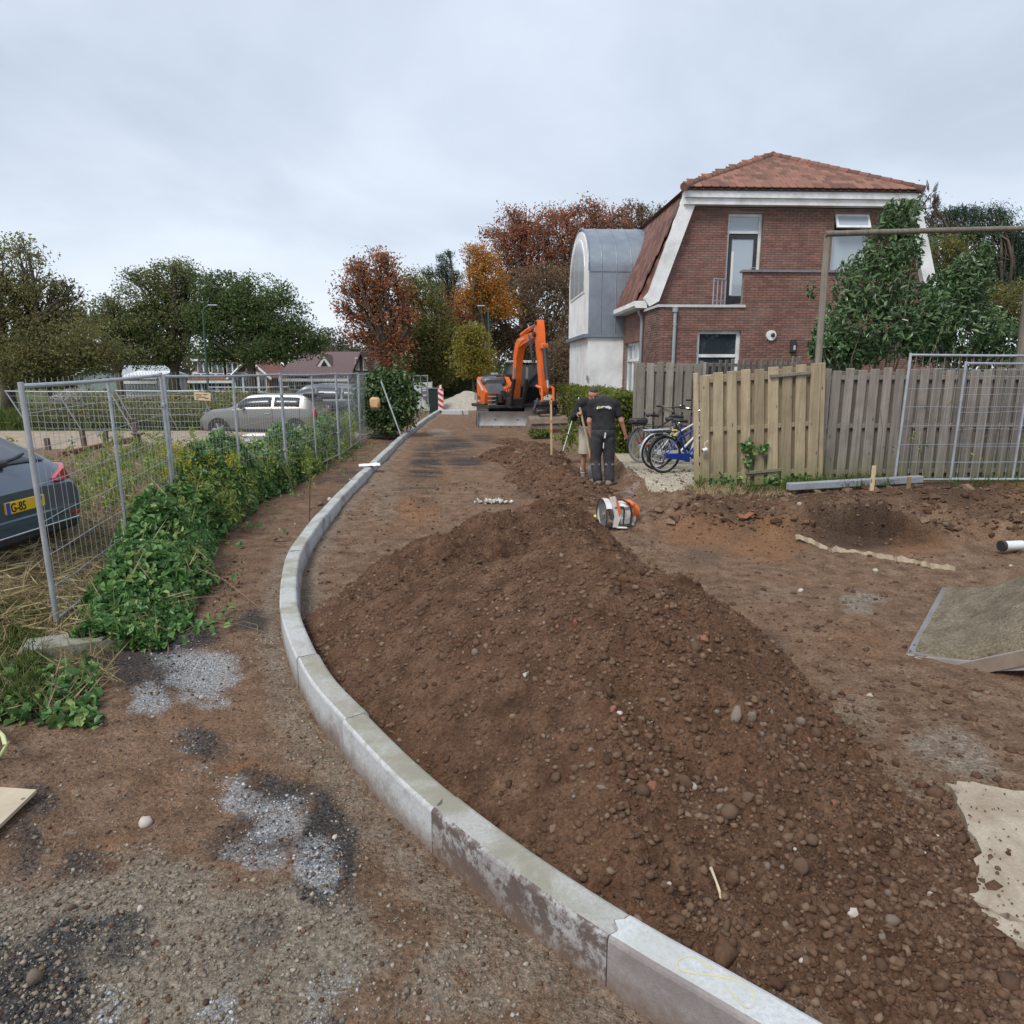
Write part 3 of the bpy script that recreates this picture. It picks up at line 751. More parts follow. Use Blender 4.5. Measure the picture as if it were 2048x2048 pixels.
while n < 240:
    px, py, sx, sy = HS_PX[r.integers(len(HS_PX))]
    qx, qy = r.normal(px, sx * .6), r.normal(py, sy * .6)
    lo, hi = 1.0, 14.0                                   # march the pixel ray onto the heap
    d = ray(qx, qy); tt = np.linspace(1.2, 12, 500); X, Y, Z = d[0] * tt, d[1] * tt, CAM_H + d[2] * tt
    hit = np.where(Z < np.maximum(heap_z(X, Y), ground_z(X, Y)))[0]
    if not len(hit): continue
    i = hit[0]; x, y = X[i], Y[i]
    dk_, sk_, _ = poly_dist(np.array([x]), np.array([y]), KSIMP)
    if sk_[0] > 0 or dk_[0] < .24: continue
    s = float(np.clip(.0115 * math.exp(r.exponential(.42)), .011, .045)) * (0.75 + .05 * y)
    h = float(np.maximum(heap_z(np.array([x]), np.array([y])), ground_z(np.array([x]), np.array([y])))[0])
    SP.append((x, y, h + s * .1)); SS.append(s); SM.append(int(r.choice([0, 0, 0, 0, 0, 3, 3, 3, 1, 2], 1)[0])); 
    if SM[-1] == 2: SS[-1] *= .6
    if SM[-1] == 1: SS[-1] *= .75
    n += 1
put_stones(np.array(SP), SS, heap, SM, 3)
SP, SS, SM = [], [], []
for px, py, s, mi in [(290, 1632, .030, 2), (405, 1390, .018, 2), (393, 1468, .016, 3), (575, 1505, .018, 3), (447, 1292, .016, 3), (460, 1147, .028, 0), (488, 1563, .012, 3), (669, 1664, .012, 2), (282, 1823, .013, 2), (402, 1945, .016, 3),
                      (97, 1697, .016, 3), (75, 1975, .035, 3), (145, 1820, .022, 3), (337, 1300, .013, 3), (1740, 1390, .034, 2), (1668, 1389, .03, 3), (1700, 1400, .03, 3), (1440, 1290, .028, 2), (1365, 1330, .03, 3), (1345, 1335, .028, 3), (1630, 1405, .022, 3),
                      (2020, 1140, .03, 2), (1750, 1140, .025, 2), (1600, 1010, .03, 2), (1690, 1040, .03, 2), (1745, 1060, .035, 2), (1915, 1075, .04, 3), (1960, 1060, .035, 3), (1890, 1050, .04, 3), (2000, 1070, .03, 3), (1555, 1070, .03, 3), (1365, 1030, .035, 0), (1330, 1020, .04, 0),
                      (1870, 1240, .03, 3), (1855, 1235, .022, 2), (1950, 1395, .03, 3), (1600, 1180, .025, 2), (1620, 1190, .02, 3), (700, 960, .02, 2), (640, 1010, .05, 3), (660, 1000, .04, 2), (620, 1020, .035, 3), (590, 1050, .03, 2), (1500, 1045, .04, 0), (1480, 1015, .05, 0), (1800, 1030, .04, 0), (1720, 1000, .03, 3)]:
    p = at(px, py, .04); p[2] = gz1(p[0], p[1]) + s * .3
    if p[1] > 10 or py < 1100: 
        for _ in range(4): p = at(px, py, gz1(p[0], p[1])); 
        p[2] += s * .3
    SP.append(p); SS.append(s); SM.append(mi)
put_stones(np.array(SP), SS, ground, SM, 4)
# ------------------------------------------------------------------ kerb of concrete blocks
def concrete(name, c, stain, amt, wet=None, scale=3.0, lo=.45, hi=.62, rough=.85, splash=False):
    m = bpy.data.materials.new(name); m.use_nodes = True; t = NT(m)
    vec = t.n('ShaderNodeTexCoord').outputs['Object']
    base = t.ramp(t.noise(vec, 60, 6, .75), [(.3, tuple(q * .78 for q in c)), (.5, c), (.7, tuple(min(1, q * 1.2) for q in c))])
    big = t.noise(vec, scale, 7, .68, .4)
    base = t.mix(t.math('MULTIPLY', t.ramp(big, [(lo, 0.), (hi, 1.)]), amt), base, stain)
    if wet: base = t.mix(t.ramp(t.noise(t.n('ShaderNodeMapping', {0: vec, 'Location': (3.1, 1.7, .4)}).outputs[0], 7.5, 8, .78, .15), [(.44, 0.), (.52, .92)]), base, wet)
    if splash:
        zz = t.n('ShaderNodeSeparateXYZ', {0: vec}).outputs[2]
        base = t.mix(t.math('MULTIPLY', t.ramp(t.math('ADD', zz, t.math('MULTIPLY', t.math('SUBTRACT', t.noise(vec, 14, 7, .75), .5), .22)), [(.03, 1.), (.15, 0.)]), .8), base, (.15, .10, .068))
    pit = t.n('ShaderNodeTexVoronoi', {'Vector': vec, 'Scale': 60.0}).outputs['Distance']
    base = t.mix(t.ramp(pit, [(.05, .6), (.12, 0.)]), base, tuple(q * .45 for q in c))
    b = t.n('ShaderNodeBsdfPrincipled', {'Base Color': base, 'Roughness': rough}); b.inputs['Specular IOR Level'].default_value = .3
    bn = t.n('ShaderNodeBump', {'Strength': .5, 'Distance': .004, 'Height': t.noise(vec, 140, 5, .7)})
    t.t.links.new(bn.outputs[0], b.inputs['Normal']); t.out(b.outputs[0]); return m
kc_top = concrete('kerb top grey', (.42, .43, .42), (.27, .255, .20), .85)
kc_olive = concrete('kerb top olive', (.37, .37, .345), (.25, .235, .18), .9, lo=.38, hi=.58)
kc_pale = concrete('kerb top pale', (.50, .52, .525), (.40, .40, .375), .6)
kc_side = concrete('kerb side', (.45, .465, .47), (.17, .135, .11), .8, lo=.5, hi=.68, splash=True)
kc_side_b = concrete('kerb side blotched', (.37, .365, .36), (.13, .10, .09), .5, wet=(.10, .072, .062), splash=True)
kc_side_m = concrete('kerb side mauve', (.275, .25, .245), (.19, .165, .16), .7, splash=True)
kerb = thing('kerb', 'long curved kerb of pale concrete blocks running along the dug up road', 'kerb', (-2.4, 7.3, 0))
TONGUE = lambda n: .026 * math.exp(-((n - .078) / .017) ** 2) - .012 * math.exp(-((n - .045) / .02) ** 2)
PROF = [(0, -.03), (0, .231), (.004, .241), (.014, .25), (.04, .251), (.055, .2513), (.066, .2515), (.078, .2515), (.09, .2515), (.105, .2513), (.125, .251), (.138, .246), (.147, .231), (.152, .20), (.166, .06), (.166, -.03)]
s_joint = None
ds = np.hypot(KC[:, 0] - .327, KC[:, 1] - 2.078); s0 = KS[ds.argmin()]
kr = np.random.default_rng(3)
starts = [s0 - 2, s0 - 1] + [s0 + i for i in range(0, 36) if s0 + i + .6 < KS[-1]]
for bi, sa in enumerate(starts):
    sb = min(sa + 1.0, KS[-1]); mb = MB(); rings = []
    dz = kr.normal(0, .0035); dn = kr.normal(0, .003)
    for q, t in enumerate(np.linspace(0, 1, 7)):
        ring = []
        for n, z in PROF:
            gap = .0025
            s = sa + gap + t * (sb - sa - 2 * gap) + TONGUE(n)
            x, y, dx, dy = kerb_at(s); nx_, ny_ = dy, -dx
            ring.append((x + nx_ * (n + dn), y + ny_ * (n + dn), z + dz))
        rings.append(ring)
    mb.loft(rings, closed=False, caps=False)
    m_ = len(PROF); L = len(rings)
    mb.f.append(tuple(range(m_))); mb.f.append(tuple((L - 1) * m_ + k for k in range(m_))[::-1])
    top, side = kc_top, kc_side
    if bi == 2: top, side = kc_olive, kc_side_b
    elif bi < 2: top, side = kc_pale, kc_side_m
    elif bi in (3, 4): top, side = kc_olive, kc_side
    elif bi > 8: top, side = kc_top, kc_side
    o = mb.build('kerb_block', side, kerb, off=-np.array(kerb.location))
    o.data.materials.append(top)
    for p in o.data.polygons:
        if p.normal.z > .75 or p.normal.z < -.75: p.material_index = 1
    if bi == 1:
        # yellow spray mark in the shape of a lying figure eight
        path = []
        c0 = at(1468, 1973, .253); 
        for t in np.linspace(.2, 2 * math.pi - .25, 44):
            a = .115 * math.sin(t); b = .038 * math.sin(2 * t + .4)
            x, y, dx, dy = kerb_at(s0 - .36 + a * 1.1)
            path.append((x + dy * (.072 + b), y - dx * (.072 + b), .2525 + dz))
        mk = MB(); mk.tube(path, .0036, 5, flat=.2)
        mk.build('paint_mark', M('faded yellow spray', (.56, .53, .25), (.47, .47, .40), scale=22, rough=.9), o, off=-np.array(kerb.location), label='yellow sprayed figure eight')

# ------------------------------------------------------------------ steel mesh fence panels
m_galv = M('galvanised steel', (.42, .46, .50), (.52, .56, .60), scale=9, rough=.42, metal=.55, dirt=(.22, .21, .20), dirt_amt=.45)
m_galv2 = M('dull galvanised steel', (.30, .33, .36), (.42, .45, .48), scale=7, rough=.5, metal=.45, dirt=(.18, .15, .12), dirt_amt=.6)
m_wire = M('fence wire', (.46, .49, .52), (.36, .38, .40), scale=12, rough=.45, metal=.45)
def mesh_fence(label, p0, p1, h=2.0, z0=0.0, z1=None, tilt=0.0, wires=True, sag=0.0, lean=0.0, group='steel mesh fence panels', mid=True, vstep=.108):
    """panel between two ground points; tilt leans it sideways out of its plane, lean slants the posts along it"""
    p0, p1 = np.array(p0[:2], float), np.array(p1[:2], float); L = np.linalg.norm(p1 - p0); ang = math.atan2(*(p1 - p0)[::-1])
    zz = z0 if z1 is None else z1
    t = thing('mesh_fence', label, 'mesh fence', (p0[0], p0[1], z0), ang, group)
    def P(x, z, dy=0.0):
        b = (zz - z0) * x / L
        return (x + lean * z / h, dy + math.sin(tilt) * z + sag * math.sin(math.pi * x / L), b + math.cos(tilt) * z)
    for x in (0.02, L - 0.02):
        MB().tube([P(x, -.06), P(x, h)], .021, 10).build('post', m_galv, t, smooth='auto')
    if mid: MB().tube([P(L / 2, .09), P(L / 2, h - .03)], .0165, 8).build('middle_post', m_galv, t, smooth='auto')
    rail = lambda z, r: MB().tube([P(.02 + (L - .04) * k / 8, z - .012 * math.sin(math.pi * k / 8)) for k in range(9)], r, 8)
    rail(h - .03, .0185).build('top_rail', m_galv, t, smooth='auto')
    rail(.10, .016).build('bottom_rail', m_galv, t, smooth='auto')
    if wires:
        w = MB(); n = int(L / vstep); wr = np.random.default_rng(int(abs(p0[0] * 100 + p0[1] * 10)) + 3)
        for i in range(1, n):
            x = L * i / n; j = wr.normal(0, .004)
            w.tube([P(x + j, .07, .004), P(x - j, .5 * h, .004 + wr.normal(0, .004)), P(x, h + .022, .004)], .0021, 4, caps=False)
        for z in (.1, .37, .64, .92, 1.2, 1.48, 1.76):
            w.tube([P(.02 + (L - .04) * k / 8, z * h / 2 + wr.normal(0, .006), -.004) for k in range(9)], .0032, 5, caps=False)
        w.build('wire_mesh', m_wire, t, kind='stuff')
    for z in (h * .3, h * .8):
        MB().bbox(P(L - .02, z), (.07, .05, .045), .006).build('clamp', m_galv2, t)
    return t
FL = [(-3.70, 5.43), (-4.34, 8.92), (-4.19, 13.0), (-4.10, 16.7), (-4.36, 20.3)]
mesh_fence('nearest steel mesh fence panel, in front of the dark grey car with the yellow plate', FL[0], FL[1], z0=.06, z1=.12, sag=.0, lean=-.07)
mesh_fence('second steel mesh fence panel along the brambles, in front of the beige hatchback bonnet', FL[1], FL[2], z0=.10)
mesh_fence('third steel mesh fence panel along the brambles, before the tail of the beige hatchback', FL[2], FL[3], z0=.09)
mesh_fence('fourth steel mesh fence panel along the brambles, in front of the dark parked car', FL[3], FL[4], z0=.08)
foot = thing('ballast_block', 'mossy concrete ballast block at the foot of the nearest mesh fence', 'concrete block', (-3.33, 5.07, .03), math.radians(24))
m_foot = concrete('mossy concrete', (.27, .265, .235), (.13, .14, .07), .9, lo=.4, hi=.6)
MB().bbox((0, 0, .065), (.66, .24, .13), .02).build('block', m_foot, foot)
for x in (-.17, .17): MB().cyl((x, 0, .10), (x, 0, .137), .028, n=12).build('hole_rim', m_foot, foot)
# slack panels across the drive, leaning backwards
def BK(px, Y): return (atd(px, 800, Y)[0], Y)
mesh_fence('leaning mesh fence panel across the sandy drive, beyond the car with the yellow plate', BK(60, 22.8), BK(268, 22.3), h=1.55, z0=.05, lean=-.45, tilt=-.3)
mesh_fence('leaning mesh fence panel across the sandy drive, left of the wooden sign', BK(272, 23.3), BK(440, 23.0), h=1.55, z0=.05, lean=-.4, tilt=-.3)
mesh_fence('leaning mesh fence panel behind the beige hatchback bonnet', BK(442, 25.0), BK(600, 25.5), h=1.6, z0=.05, lean=-.3, tilt=-.25)
mesh_fence('steel mesh fence panel in front of the ivy bush, left of the kerb', (-4.4, 20.5), (-4.5, 23.6), z0=.05, lean=.1)
lp_ = thing('fence_post', 'single steel fence post leaning against the ivy bush', 'fence post', (*atd(806, 852, 20.4)[:2], .08)); oq = np.array(lp_.location)
MB().tube([(0, 0, 0), atd(762, 762, 20.8) - oq], .022, 8).build('pole', m_galv, lp_, smooth='auto')
mesh_fence('far mesh fence panel in front of the pale site screen', atd(828, 815, 30)[:2], atd(857, 815, 31.0)[:2], z0=.05, h=1.9)
# on the right-hand plot
mesh_fence('right-hand mesh fence panel in front of the grey board fence', atd(1787, 955, 10.75)[:2], atd(2260, 955, 10.9)[:2], z0=.40, lean=.04)
mesh_fence('lower mesh fence panel behind the right-hand one', atd(1899, 950, 10.95)[:2], atd(2370, 955, 11.0)[:2], z0=.38, h=1.9, lean=.02, mid=False)
sign = thing('notice_board', 'small weathered plywood notice board on the leaning fence beyond the drive', 'notice board', atd(405, 793, 22.6))
MB().bbox((0, 0, 0), (.52, .02, .25), .004, roty(.05)).build('board', M('weathered ply', (.50, .38, .24), (.62, .48, .32), scale=6, rough=.8), sign)
sg = MB(); 
for i, (x, z, w) in enumerate(((-.12, .05, .18), (.1, .06, .14), (-.05, -.02, .3), (.13, -.06, .12), (-.16, -.07, .08))): sg.box((x, -.0125, z), (w, .003, .03), roty(.05))
sg.build('lettering', M('dark lettering', (.12, .075, .04), rough=.8), sign)
# ------------------------------------------------------------------ the brick house
HA = math.radians(2.8); HO = np.array((4.002, 20.5)); HZ = 0.25
house = thing('brick_house', 'red brick house with steep orange tiled mansard roof, white trim and grey zinc dormer', 'house', (HO[0], HO[1], HZ), HA)
OFF = (0, 0, -HZ)
m_brick = M('red brick', (.172, .083, .066), (.235, .118, .092), scale=3, rough=.88, island=.24, dirt=(.30, .22, .19), dirt_amt=.35, bump=.3, bscale=40, bdist=.004)
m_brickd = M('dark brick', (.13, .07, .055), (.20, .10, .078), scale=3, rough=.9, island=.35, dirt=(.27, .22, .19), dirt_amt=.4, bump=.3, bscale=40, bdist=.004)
m_mortar = M('mortar', (.27, .225, .20), (.20, .165, .145), scale=6, rough=.95)
m_white = M('white paint', (.72, .73, .73), (.80, .81, .81), scale=3, rough=.5, dirt=(.42, .42, .38), dirt_amt=.75)
m_plaster = M('white render', (.74, .75, .75), (.80, .81, .81), scale=2, rough=.85, dirt=(.50, .50, .47), dirt_amt=.7, bump=.15, bscale=90, bdist=.003)
m_tile = M('clay roof tile', (.175, .075, .050), (.235, .108, .074), scale=4, rough=.8, island=.42, dirt=(.13, .085, .06), dirt_amt=.7, bump=.2, bscale=30, bdist=.004)
m_tile2 = M('weathered clay tile', (.15, .066, .052), (.205, .092, .07), scale=3, rough=.85, island=.42, dirt=(.12, .085, .07), dirt_amt=.6)
m_zinc = M('zinc sheet', (.21, .245, .29), (.27, .31, .36), scale=2.2, rough=.42, metal=.35, dirt=(.16, .19, .23), dirt_amt=.5)
m_dark = M('dark paint', (.025, .025, .028), (.04, .04, .045), scale=5, rough=.45)
m_glass = glass_mat('window glass')
m_glass_sky = glass_mat('sky tinted glass', (.36, .42, .47), .12)  # sky reflection put into the pane colour as an even pale blue
m_grey_pipe = M('grey pvc', (.27, .30, .33), (.33, .36, .39), scale=4, rough=.5)
m_cope = M('coping stone', (.55, .56, .56), (.45, .46, .46), scale=5, rough=.8)

BRICK_OBJ = {'n': 0, 'me': {}}
def brick_wall(org, u, nrm, span, z0, z1, openings, parts=0, mat=None, inset=.012, zoff=0.0):
    """bricks laid course by course on a mortar sheet; span(z) gives the start and end along u"""
    mat = mat or m_brick
    org = np.array(org, float); u = unit(u); nrm = unit(nrm); up = np.array((0, 0, 1.))
    CH, BL, J = .0625, .21, .011
    mb = MB(); z = z0; row = 0; r = np.random.default_rng(int(abs(org[0] * 91 + org[1] * 37)) + 5); made = []
    while z + CH * .6 < z1:
        zc = z + CH / 2; a, b = span(zc)
        cuts = sorted((o[0], o[1]) for o in openings if o[2] - .02 < zc < o[3] + .02)
        iv = []; s = a
        for c0, c1 in cuts:
            if c0 > s: iv.append((s, min(c0, b)))
            s = max(s, c1)
        if s < b: iv.append((s, b))
        for s0_, s1_ in iv:
            if s1_ - s0_ < .03: continue
            x = math.floor(s0_ / (BL + J)) * (BL + J) - (0.5 * (BL + J) if row % 2 else 0)
            while x < s1_:
                xa, xb = max(x, s0_), min(x + BL, s1_)
                if xb - xa > .025:
                    made.append(((xa + xb) / 2, zc, xb - xa, r.normal(0, .0012)))
                x += BL + J
        z += CH; row += 1
    R = np.stack([u, nrm, up], 1)
    for i, (xc, zc, w, dj) in enumerate(made):
        c = org + u * xc + up * zc + nrm * (inset / 2 - .02 + dj)
        if parts and BRICK_OBJ['n'] < parts:
            key = round(w, 2)
            if (key, mat.name) not in BRICK_OBJ['me']:
                q = MB().box((0, 0, 0), (key, .04 + inset, CH - J)); me = bpy.data.meshes.new('brick'); me.from_pydata(np.concatenate(q.v).tolist(), [], q.f); me.materials.append(mat); BRICK_OBJ['me'][(key, mat.name)] = me
            o = bpy.data.objects.new('brick', BRICK_OBJ['me'][(key, mat.name)]); COL.objects.link(o); o.parent = house
            o.matrix_local = Matrix.Translation(c + np.array(OFF)) @ Matrix(R.tolist()).to_4x4(); BRICK_OBJ['n'] += 1
        else: mb.box(c, (w, .04 + inset, CH - J), R)
    if mb.n: mb.build('bricks', mat, house, off=OFF, kind='stuff')
    return made
def sheet(poly3, holes=None): pass
def wall_sheet(name, org, u, nrm, span, z0, z1, openings, mat, thick=.2):
    """the mortar body behind the bricks, in pieces round the openings"""
    org = np.array(org, float); u = unit(u); nrm = unit(nrm); mb = MB()
    zs = sorted(set([z0, z1] + [z for o in openings for z in (o[2], o[3]) if z0 < z < z1] + list(np.linspace(z0, z1, 24))))
    for za, zb in zip(zs[:-1], zs[1:]):
        zc = (za + zb) / 2; cuts = sorted((o[0], o[1]) for o in openings if o[2] < zc < o[3])
        def seg(sa0, sa1, sb0, sb1):
            if sa1 - sa0 < .005 and sb1 - sb0 < .005: return
            q = []
            for d in (-.004, -thick):
                q += [org + u * sa0 + nrm * d + (0, 0, za), org + u * sa1 + nrm * d + (0, 0, za), org + u * sb1 + nrm * d + (0, 0, zb), org + u * sb0 + nrm * d + (0, 0, zb)]
            mb.add(q, [(0, 1, 2, 3), (7, 6, 5, 4), (0, 4, 5, 1), (1, 5, 6, 2), (2, 6, 7, 3), (3, 7, 4, 0)])
        a0, a1 = span(za); b0, b1 = span(zb)
        ea, eb = a0, b0
        for c0, c1 in cuts:
            seg(ea, min(c0, a1), eb, min(c0, b1)); ea = eb = c1
        seg(min(ea, a1), a1, min(eb, b1), b1)
    mb.build(name, mat, house, off=OFF)
# openings: x0, x1, z0, z1
DOOR = (1.95, 2.93, 3.72, 6.38); WIN2 = (4.92, 5.95, 4.45, 6.38)
slope = (.83 + .14) / (6.75 - 4.07)
KX0, KX1 = .80, 7.02
f_span = lambda z: (-.25, 8.05) if z < 3.9 else (KX0 - (6.75 - z) * slope, KX1 + (6.75 - z) * slope)
brick_wall((0, 0, 0), (1, 0, 0), (0, -1, 0), f_span, 3.55, 6.52, [DOOR, WIN2])
wall_sheet('wall', (0, 0, 0), (1, 0, 0), (0, -1, 0), f_span, .2, 6.52, [DOOR, WIN2], m_mortar)
brick_wall((5.6, 0, 0), (1, 0, 0), (0, -1, 0), lambda z: (0, 2.7), .3, 3.55, [])
# side wall with the ground floor window, seen obliquely
SWIN = (.55, 2.75, 1.45, 2.97)
AW_Y = -1.55
brick_wall((-.25, 0, 0), (0, 1, 0), (-1, 0, 0), lambda z: (0, 3.0), .3, 3.95, [SWIN])
wall_sheet('wall', (-.25, 0, 0), (0, 1, 0), (-1, 0, 0), lambda z: (.21, 11.0), .2, 3.95, [SWIN], m_mortar)
wall_sheet('wall', (8.05, 0, 0), (0, 1, 0), (1, 0, 0), lambda z: (.21, 11.0), .2, 3.95, [], m_mortar)
wall_sheet('wall', (0, 11.0, 0), (1, 0, 0), (0, 1, 0), f_span, .2, 6.52, [], m_mortar)
# single storey annexe with a roof terrace
AWIN = (.77, 1.94, 1.25, 3.17); AX1 = 5.55
ADOOR = (4.02, 4.95, .25, 2.42)
def a_z1(x): return 3.74 if x < 1.93 else 4.62
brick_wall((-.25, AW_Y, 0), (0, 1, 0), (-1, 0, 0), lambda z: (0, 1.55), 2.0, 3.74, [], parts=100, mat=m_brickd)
brick_wall((0, AW_Y, 0), (1, 0, 0), (0, -1, 0), lambda z: (-.24, AX1), 2.35, 3.74, [AWIN, ADOOR], parts=300)
brick_wall((0, AW_Y, 0), (1, 0, 0), (0, -1, 0), lambda z: (1.93, AX1), 3.74, 4.62, [])
brick_wall((0, AW_Y, 0), (1, 0, 0), (0, -1, 0), lambda z: (-.24, AX1), .3, 2.35, [AWIN, ADOOR])
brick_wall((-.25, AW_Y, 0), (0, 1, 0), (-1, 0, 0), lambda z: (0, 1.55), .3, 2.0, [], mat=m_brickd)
wall_sheet('annexe_wall', (0, AW_Y, 0), (1, 0, 0), (0, -1, 0), lambda z: (-.24, AX1) if z < 3.745 else (1.94, AX1), .2, 4.62, [AWIN, ADOOR], m_mortar)
wall_sheet('annexe_wall', (-.25, AW_Y, 0), (0, 1, 0), (-1, 0, 0), lambda z: (.21, 1.54), .2, 3.74, [], m_mortar)
wall_sheet('annexe_wall', (AX1, AW_Y, 0), (0, 1, 0), (1, 0, 0), lambda z: (.21, 1.54), .2, 4.62, [], m_mortar)
MB().box2(-.2, AX1 - .03, AW_Y + .05, -.01, 3.5, 3.66).build('terrace_floor', M('roofing felt', (.10, .10, .105), rough=.9), house, off=OFF)
MB().box2(-.32, 1.99, AW_Y - .05, AW_Y + .22, 3.745, 3.81).build('coping', m_cope, house, off=OFF)
MB().box2(-.32, -.06, AW_Y + .225, -.02, 3.745, 3.808).build('coping', m_cope, house, off=OFF)
m_slate = M('slate coping', (.16, .15, .165), (.22, .21, .22), scale=4, rough=.6)
MB().box2(1.87, AX1 + .06, AW_Y - .06, AW_Y + .22, 4.625, 4.68).build('coping', m_slate, house, off=OFF)

def window(x0, x1, z0, z1, y, splits=(), vsplits=(), fr=.075, name='window', glass=m_glass, frame=m_white, rev=.10, sill=True, axis='x', sgn=-1, par=None, xo=0.0):
    """framed window set back in its opening; splits are transom heights, vsplits mullion positions"""
    par = par or house
    def B(mb, a0, a1, d0, d1, za, zb):
        if axis == 'x': mb.box2(a0, a1, y - sgn * d0, y - sgn * d1, za, zb)
        else: mb.box2(xo - sgn * d0, xo - sgn * d1, a0, a1, za, zb)
        return mb
    f = MB()
    B(f, x0, x0 + fr, rev, rev + .07, z0, z1); B(f, x1 - fr, x1, rev, rev + .07, z0, z1)
    B(f, x0 + fr, x1 - fr, rev, rev + .07, z1 - fr, z1); B(f, x0 + fr, x1 - fr, rev, rev + .07, z0, z0 + fr)
    for z in splits: B(f, x0 + fr, x1 - fr, rev - .01, rev + .068, z - .04, z + .04)
    for x in vsplits: B(f, x - .03, x + .03, rev + .003, rev + .066, z0 + fr, z1 - fr)
    fo = f.build(name, frame, par, off=OFF)
    zs = [z0 + fr] + [q for z in splits for q in (z - .04, z + .04)] + [z1 - fr]
    xs_ = [x0 + fr] + [q for x in vsplits for q in (x - .03, x + .03)] + [x1 - fr]
    for i in range(0, len(zs), 2):
        for j in range(0, len(xs_), 2):
            g = MB(); B(g, xs_[j] - .004, xs_[j + 1] + .004, rev + .035, rev + .045, zs[i] - .004, zs[i + 1] + .004)
            g.build('pane', glass[min(i // 2, len(glass) - 1)] if isinstance(glass, list) else glass, fo, off=OFF)
    if sill:
        s = MB(); B(s, x0 - .05, x1 + .05, -.05, rev, z0 - .06, z0 - .004); s.build('sill', m_cope, fo, off=OFF)
    return fo
# reveals are closed by the depth of the wall; no room is built, dark pane colour stands in for its shade
window(*AWIN, AW_Y, splits=(2.52,), fr=.09)
f2 = window(*WIN2, 0.0, splits=(5.93,), fr=.075, glass=[m_glass_sky, m_glass])
hop = MB()                                                   # the top light stands open, hinged at its upper edge
for a0, a1, b0, b1 in ((0, .06, 0, .40), (.9, .96, 0, .40), (.06, .9, 0, .06), (.06, .9, .34, .40)): hop.box2(4.95 + a0, 4.95 + a1, -.03, .015, -b1, -b0)
hop.xf(rotx(-.42), (0, .02, 6.36)).build('open_top_light', m_white, f2, off=OFF)
gp = MB().box2(5.0, 5.86, -.012, -.004, -.345, -.055).xf(rotx(-.42), (0, .02, 6.36)); gp.build('pane', m_glass_sky, f2, off=OFF)
window(*SWIN, 0, splits=(2.45,), vsplits=(1.28, 2.02), fr=.07, axis='y', sgn=-1, xo=-.25, glass=[m_glass_sky, m_glass_sky])
# balcony door: white frame with top light, black open door leaf and a pale curtain
fo = window(DOOR[0], DOOR[1], 5.86, 6.38, 0.0, fr=.075, sill=False, name='top_light', glass=m_glass_sky)
df = MB()
for x0, x1 in ((DOOR[0], DOOR[0] + .075), (DOOR[1] - .075, DOOR[1])): df.box2(x0, x1, .10, .17, DOOR[2], 5.858)
dfo = df.build('door_frame', m_white, house, off=OFF)
dl = MB(); DX0, DX1 = DOOR[0] + .08, DOOR[1] - .08
dl.box2(DX0, DX0 + .10, .12, .165, 3.76, 5.84); dl.box2(DX1 - .10, DX1, .12, .165, 3.76, 5.84); dl.box2(DX0 + .1, DX1 - .1, .12, .165, 5.72, 5.84); dl.box2(DX0 + .1, DX1 - .1, .12, .165, 3.76, 4.2)
door = dl.build('door', m_dark, house, off=OFF)
MB().box2(DX0 + .098, DX1 - .098, .138, .148, 4.198, 5.722).build('pane', m_glass_sky, door, off=OFF)
MB().cyl((DX1 - .05, .115, 4.95), (DX1 - .05, .06, 4.95), .014).tube([(DX1 - .05, .06, 4.95), (DX1 - .17, .06, 4.95)], .012).build('handle', M('steel handle', (.6, .6, .6), rough=.3, metal=.9), door, off=OFF)
cu = MB(); cu.loft([[(2.06 + .02 * k + .012 * math.sin(k * 2.2), .13 + .004 * math.sin(k * 1.9), z) for k in range(9)] for z in (4.22, 4.9, 5.2, 5.4)], closed=False, caps=False)
cu.build('curtain', M('white curtain', (.7, .7, .68), rough=.9), door, off=OFF)
ba = MB()
for x in (1.25, 1.38, 1.51, 1.64): ba.tube([(x, AW_Y + .35 + (x - 1.25) * .5, 3.66), (x, AW_Y + .35 + (x - 1.25) * .5, 4.5)], .016, 6)
ba.tube([(1.25, AW_Y + .35, 4.5), (1.64, AW_Y + .545, 4.5)], .018, 6).tube([(1.25, AW_Y + .35, 3.95), (1.64, AW_Y + .545, 3.95)], .012, 6)
ba.build('balcony_rail', m_grey_pipe, house, off=OFF)
# annexe door in shade, wall lamp, vent
MB().box2(ADOOR[0] + .03, ADOOR[1] - .03, AW_Y + .1, AW_Y + .15, .27, 2.40).build('annexe_door', m_dark, house, off=OFF)
vt = MB().cyl((2.72, AW_Y + .0, 3.04), (2.72, AW_Y - .07, 3.04), .13, n=24).build('round_vent', m_white, house, off=OFF)
MB().ell((2.75, AW_Y - .09, 3.05), (.055, .04, .055)).build('vent_cap', m_dark, vt, off=OFF)
lm = MB().bbox((3.33, AW_Y - .06, 2.77), (.15, .10, .34), .02).build('wall_lamp', m_dark, house, off=OFF)
MB().bbox((3.345, AW_Y - .105, 2.72), (.06, .03, .12), .01).build('lamp_glass', m_glass_sky, lm, off=OFF)
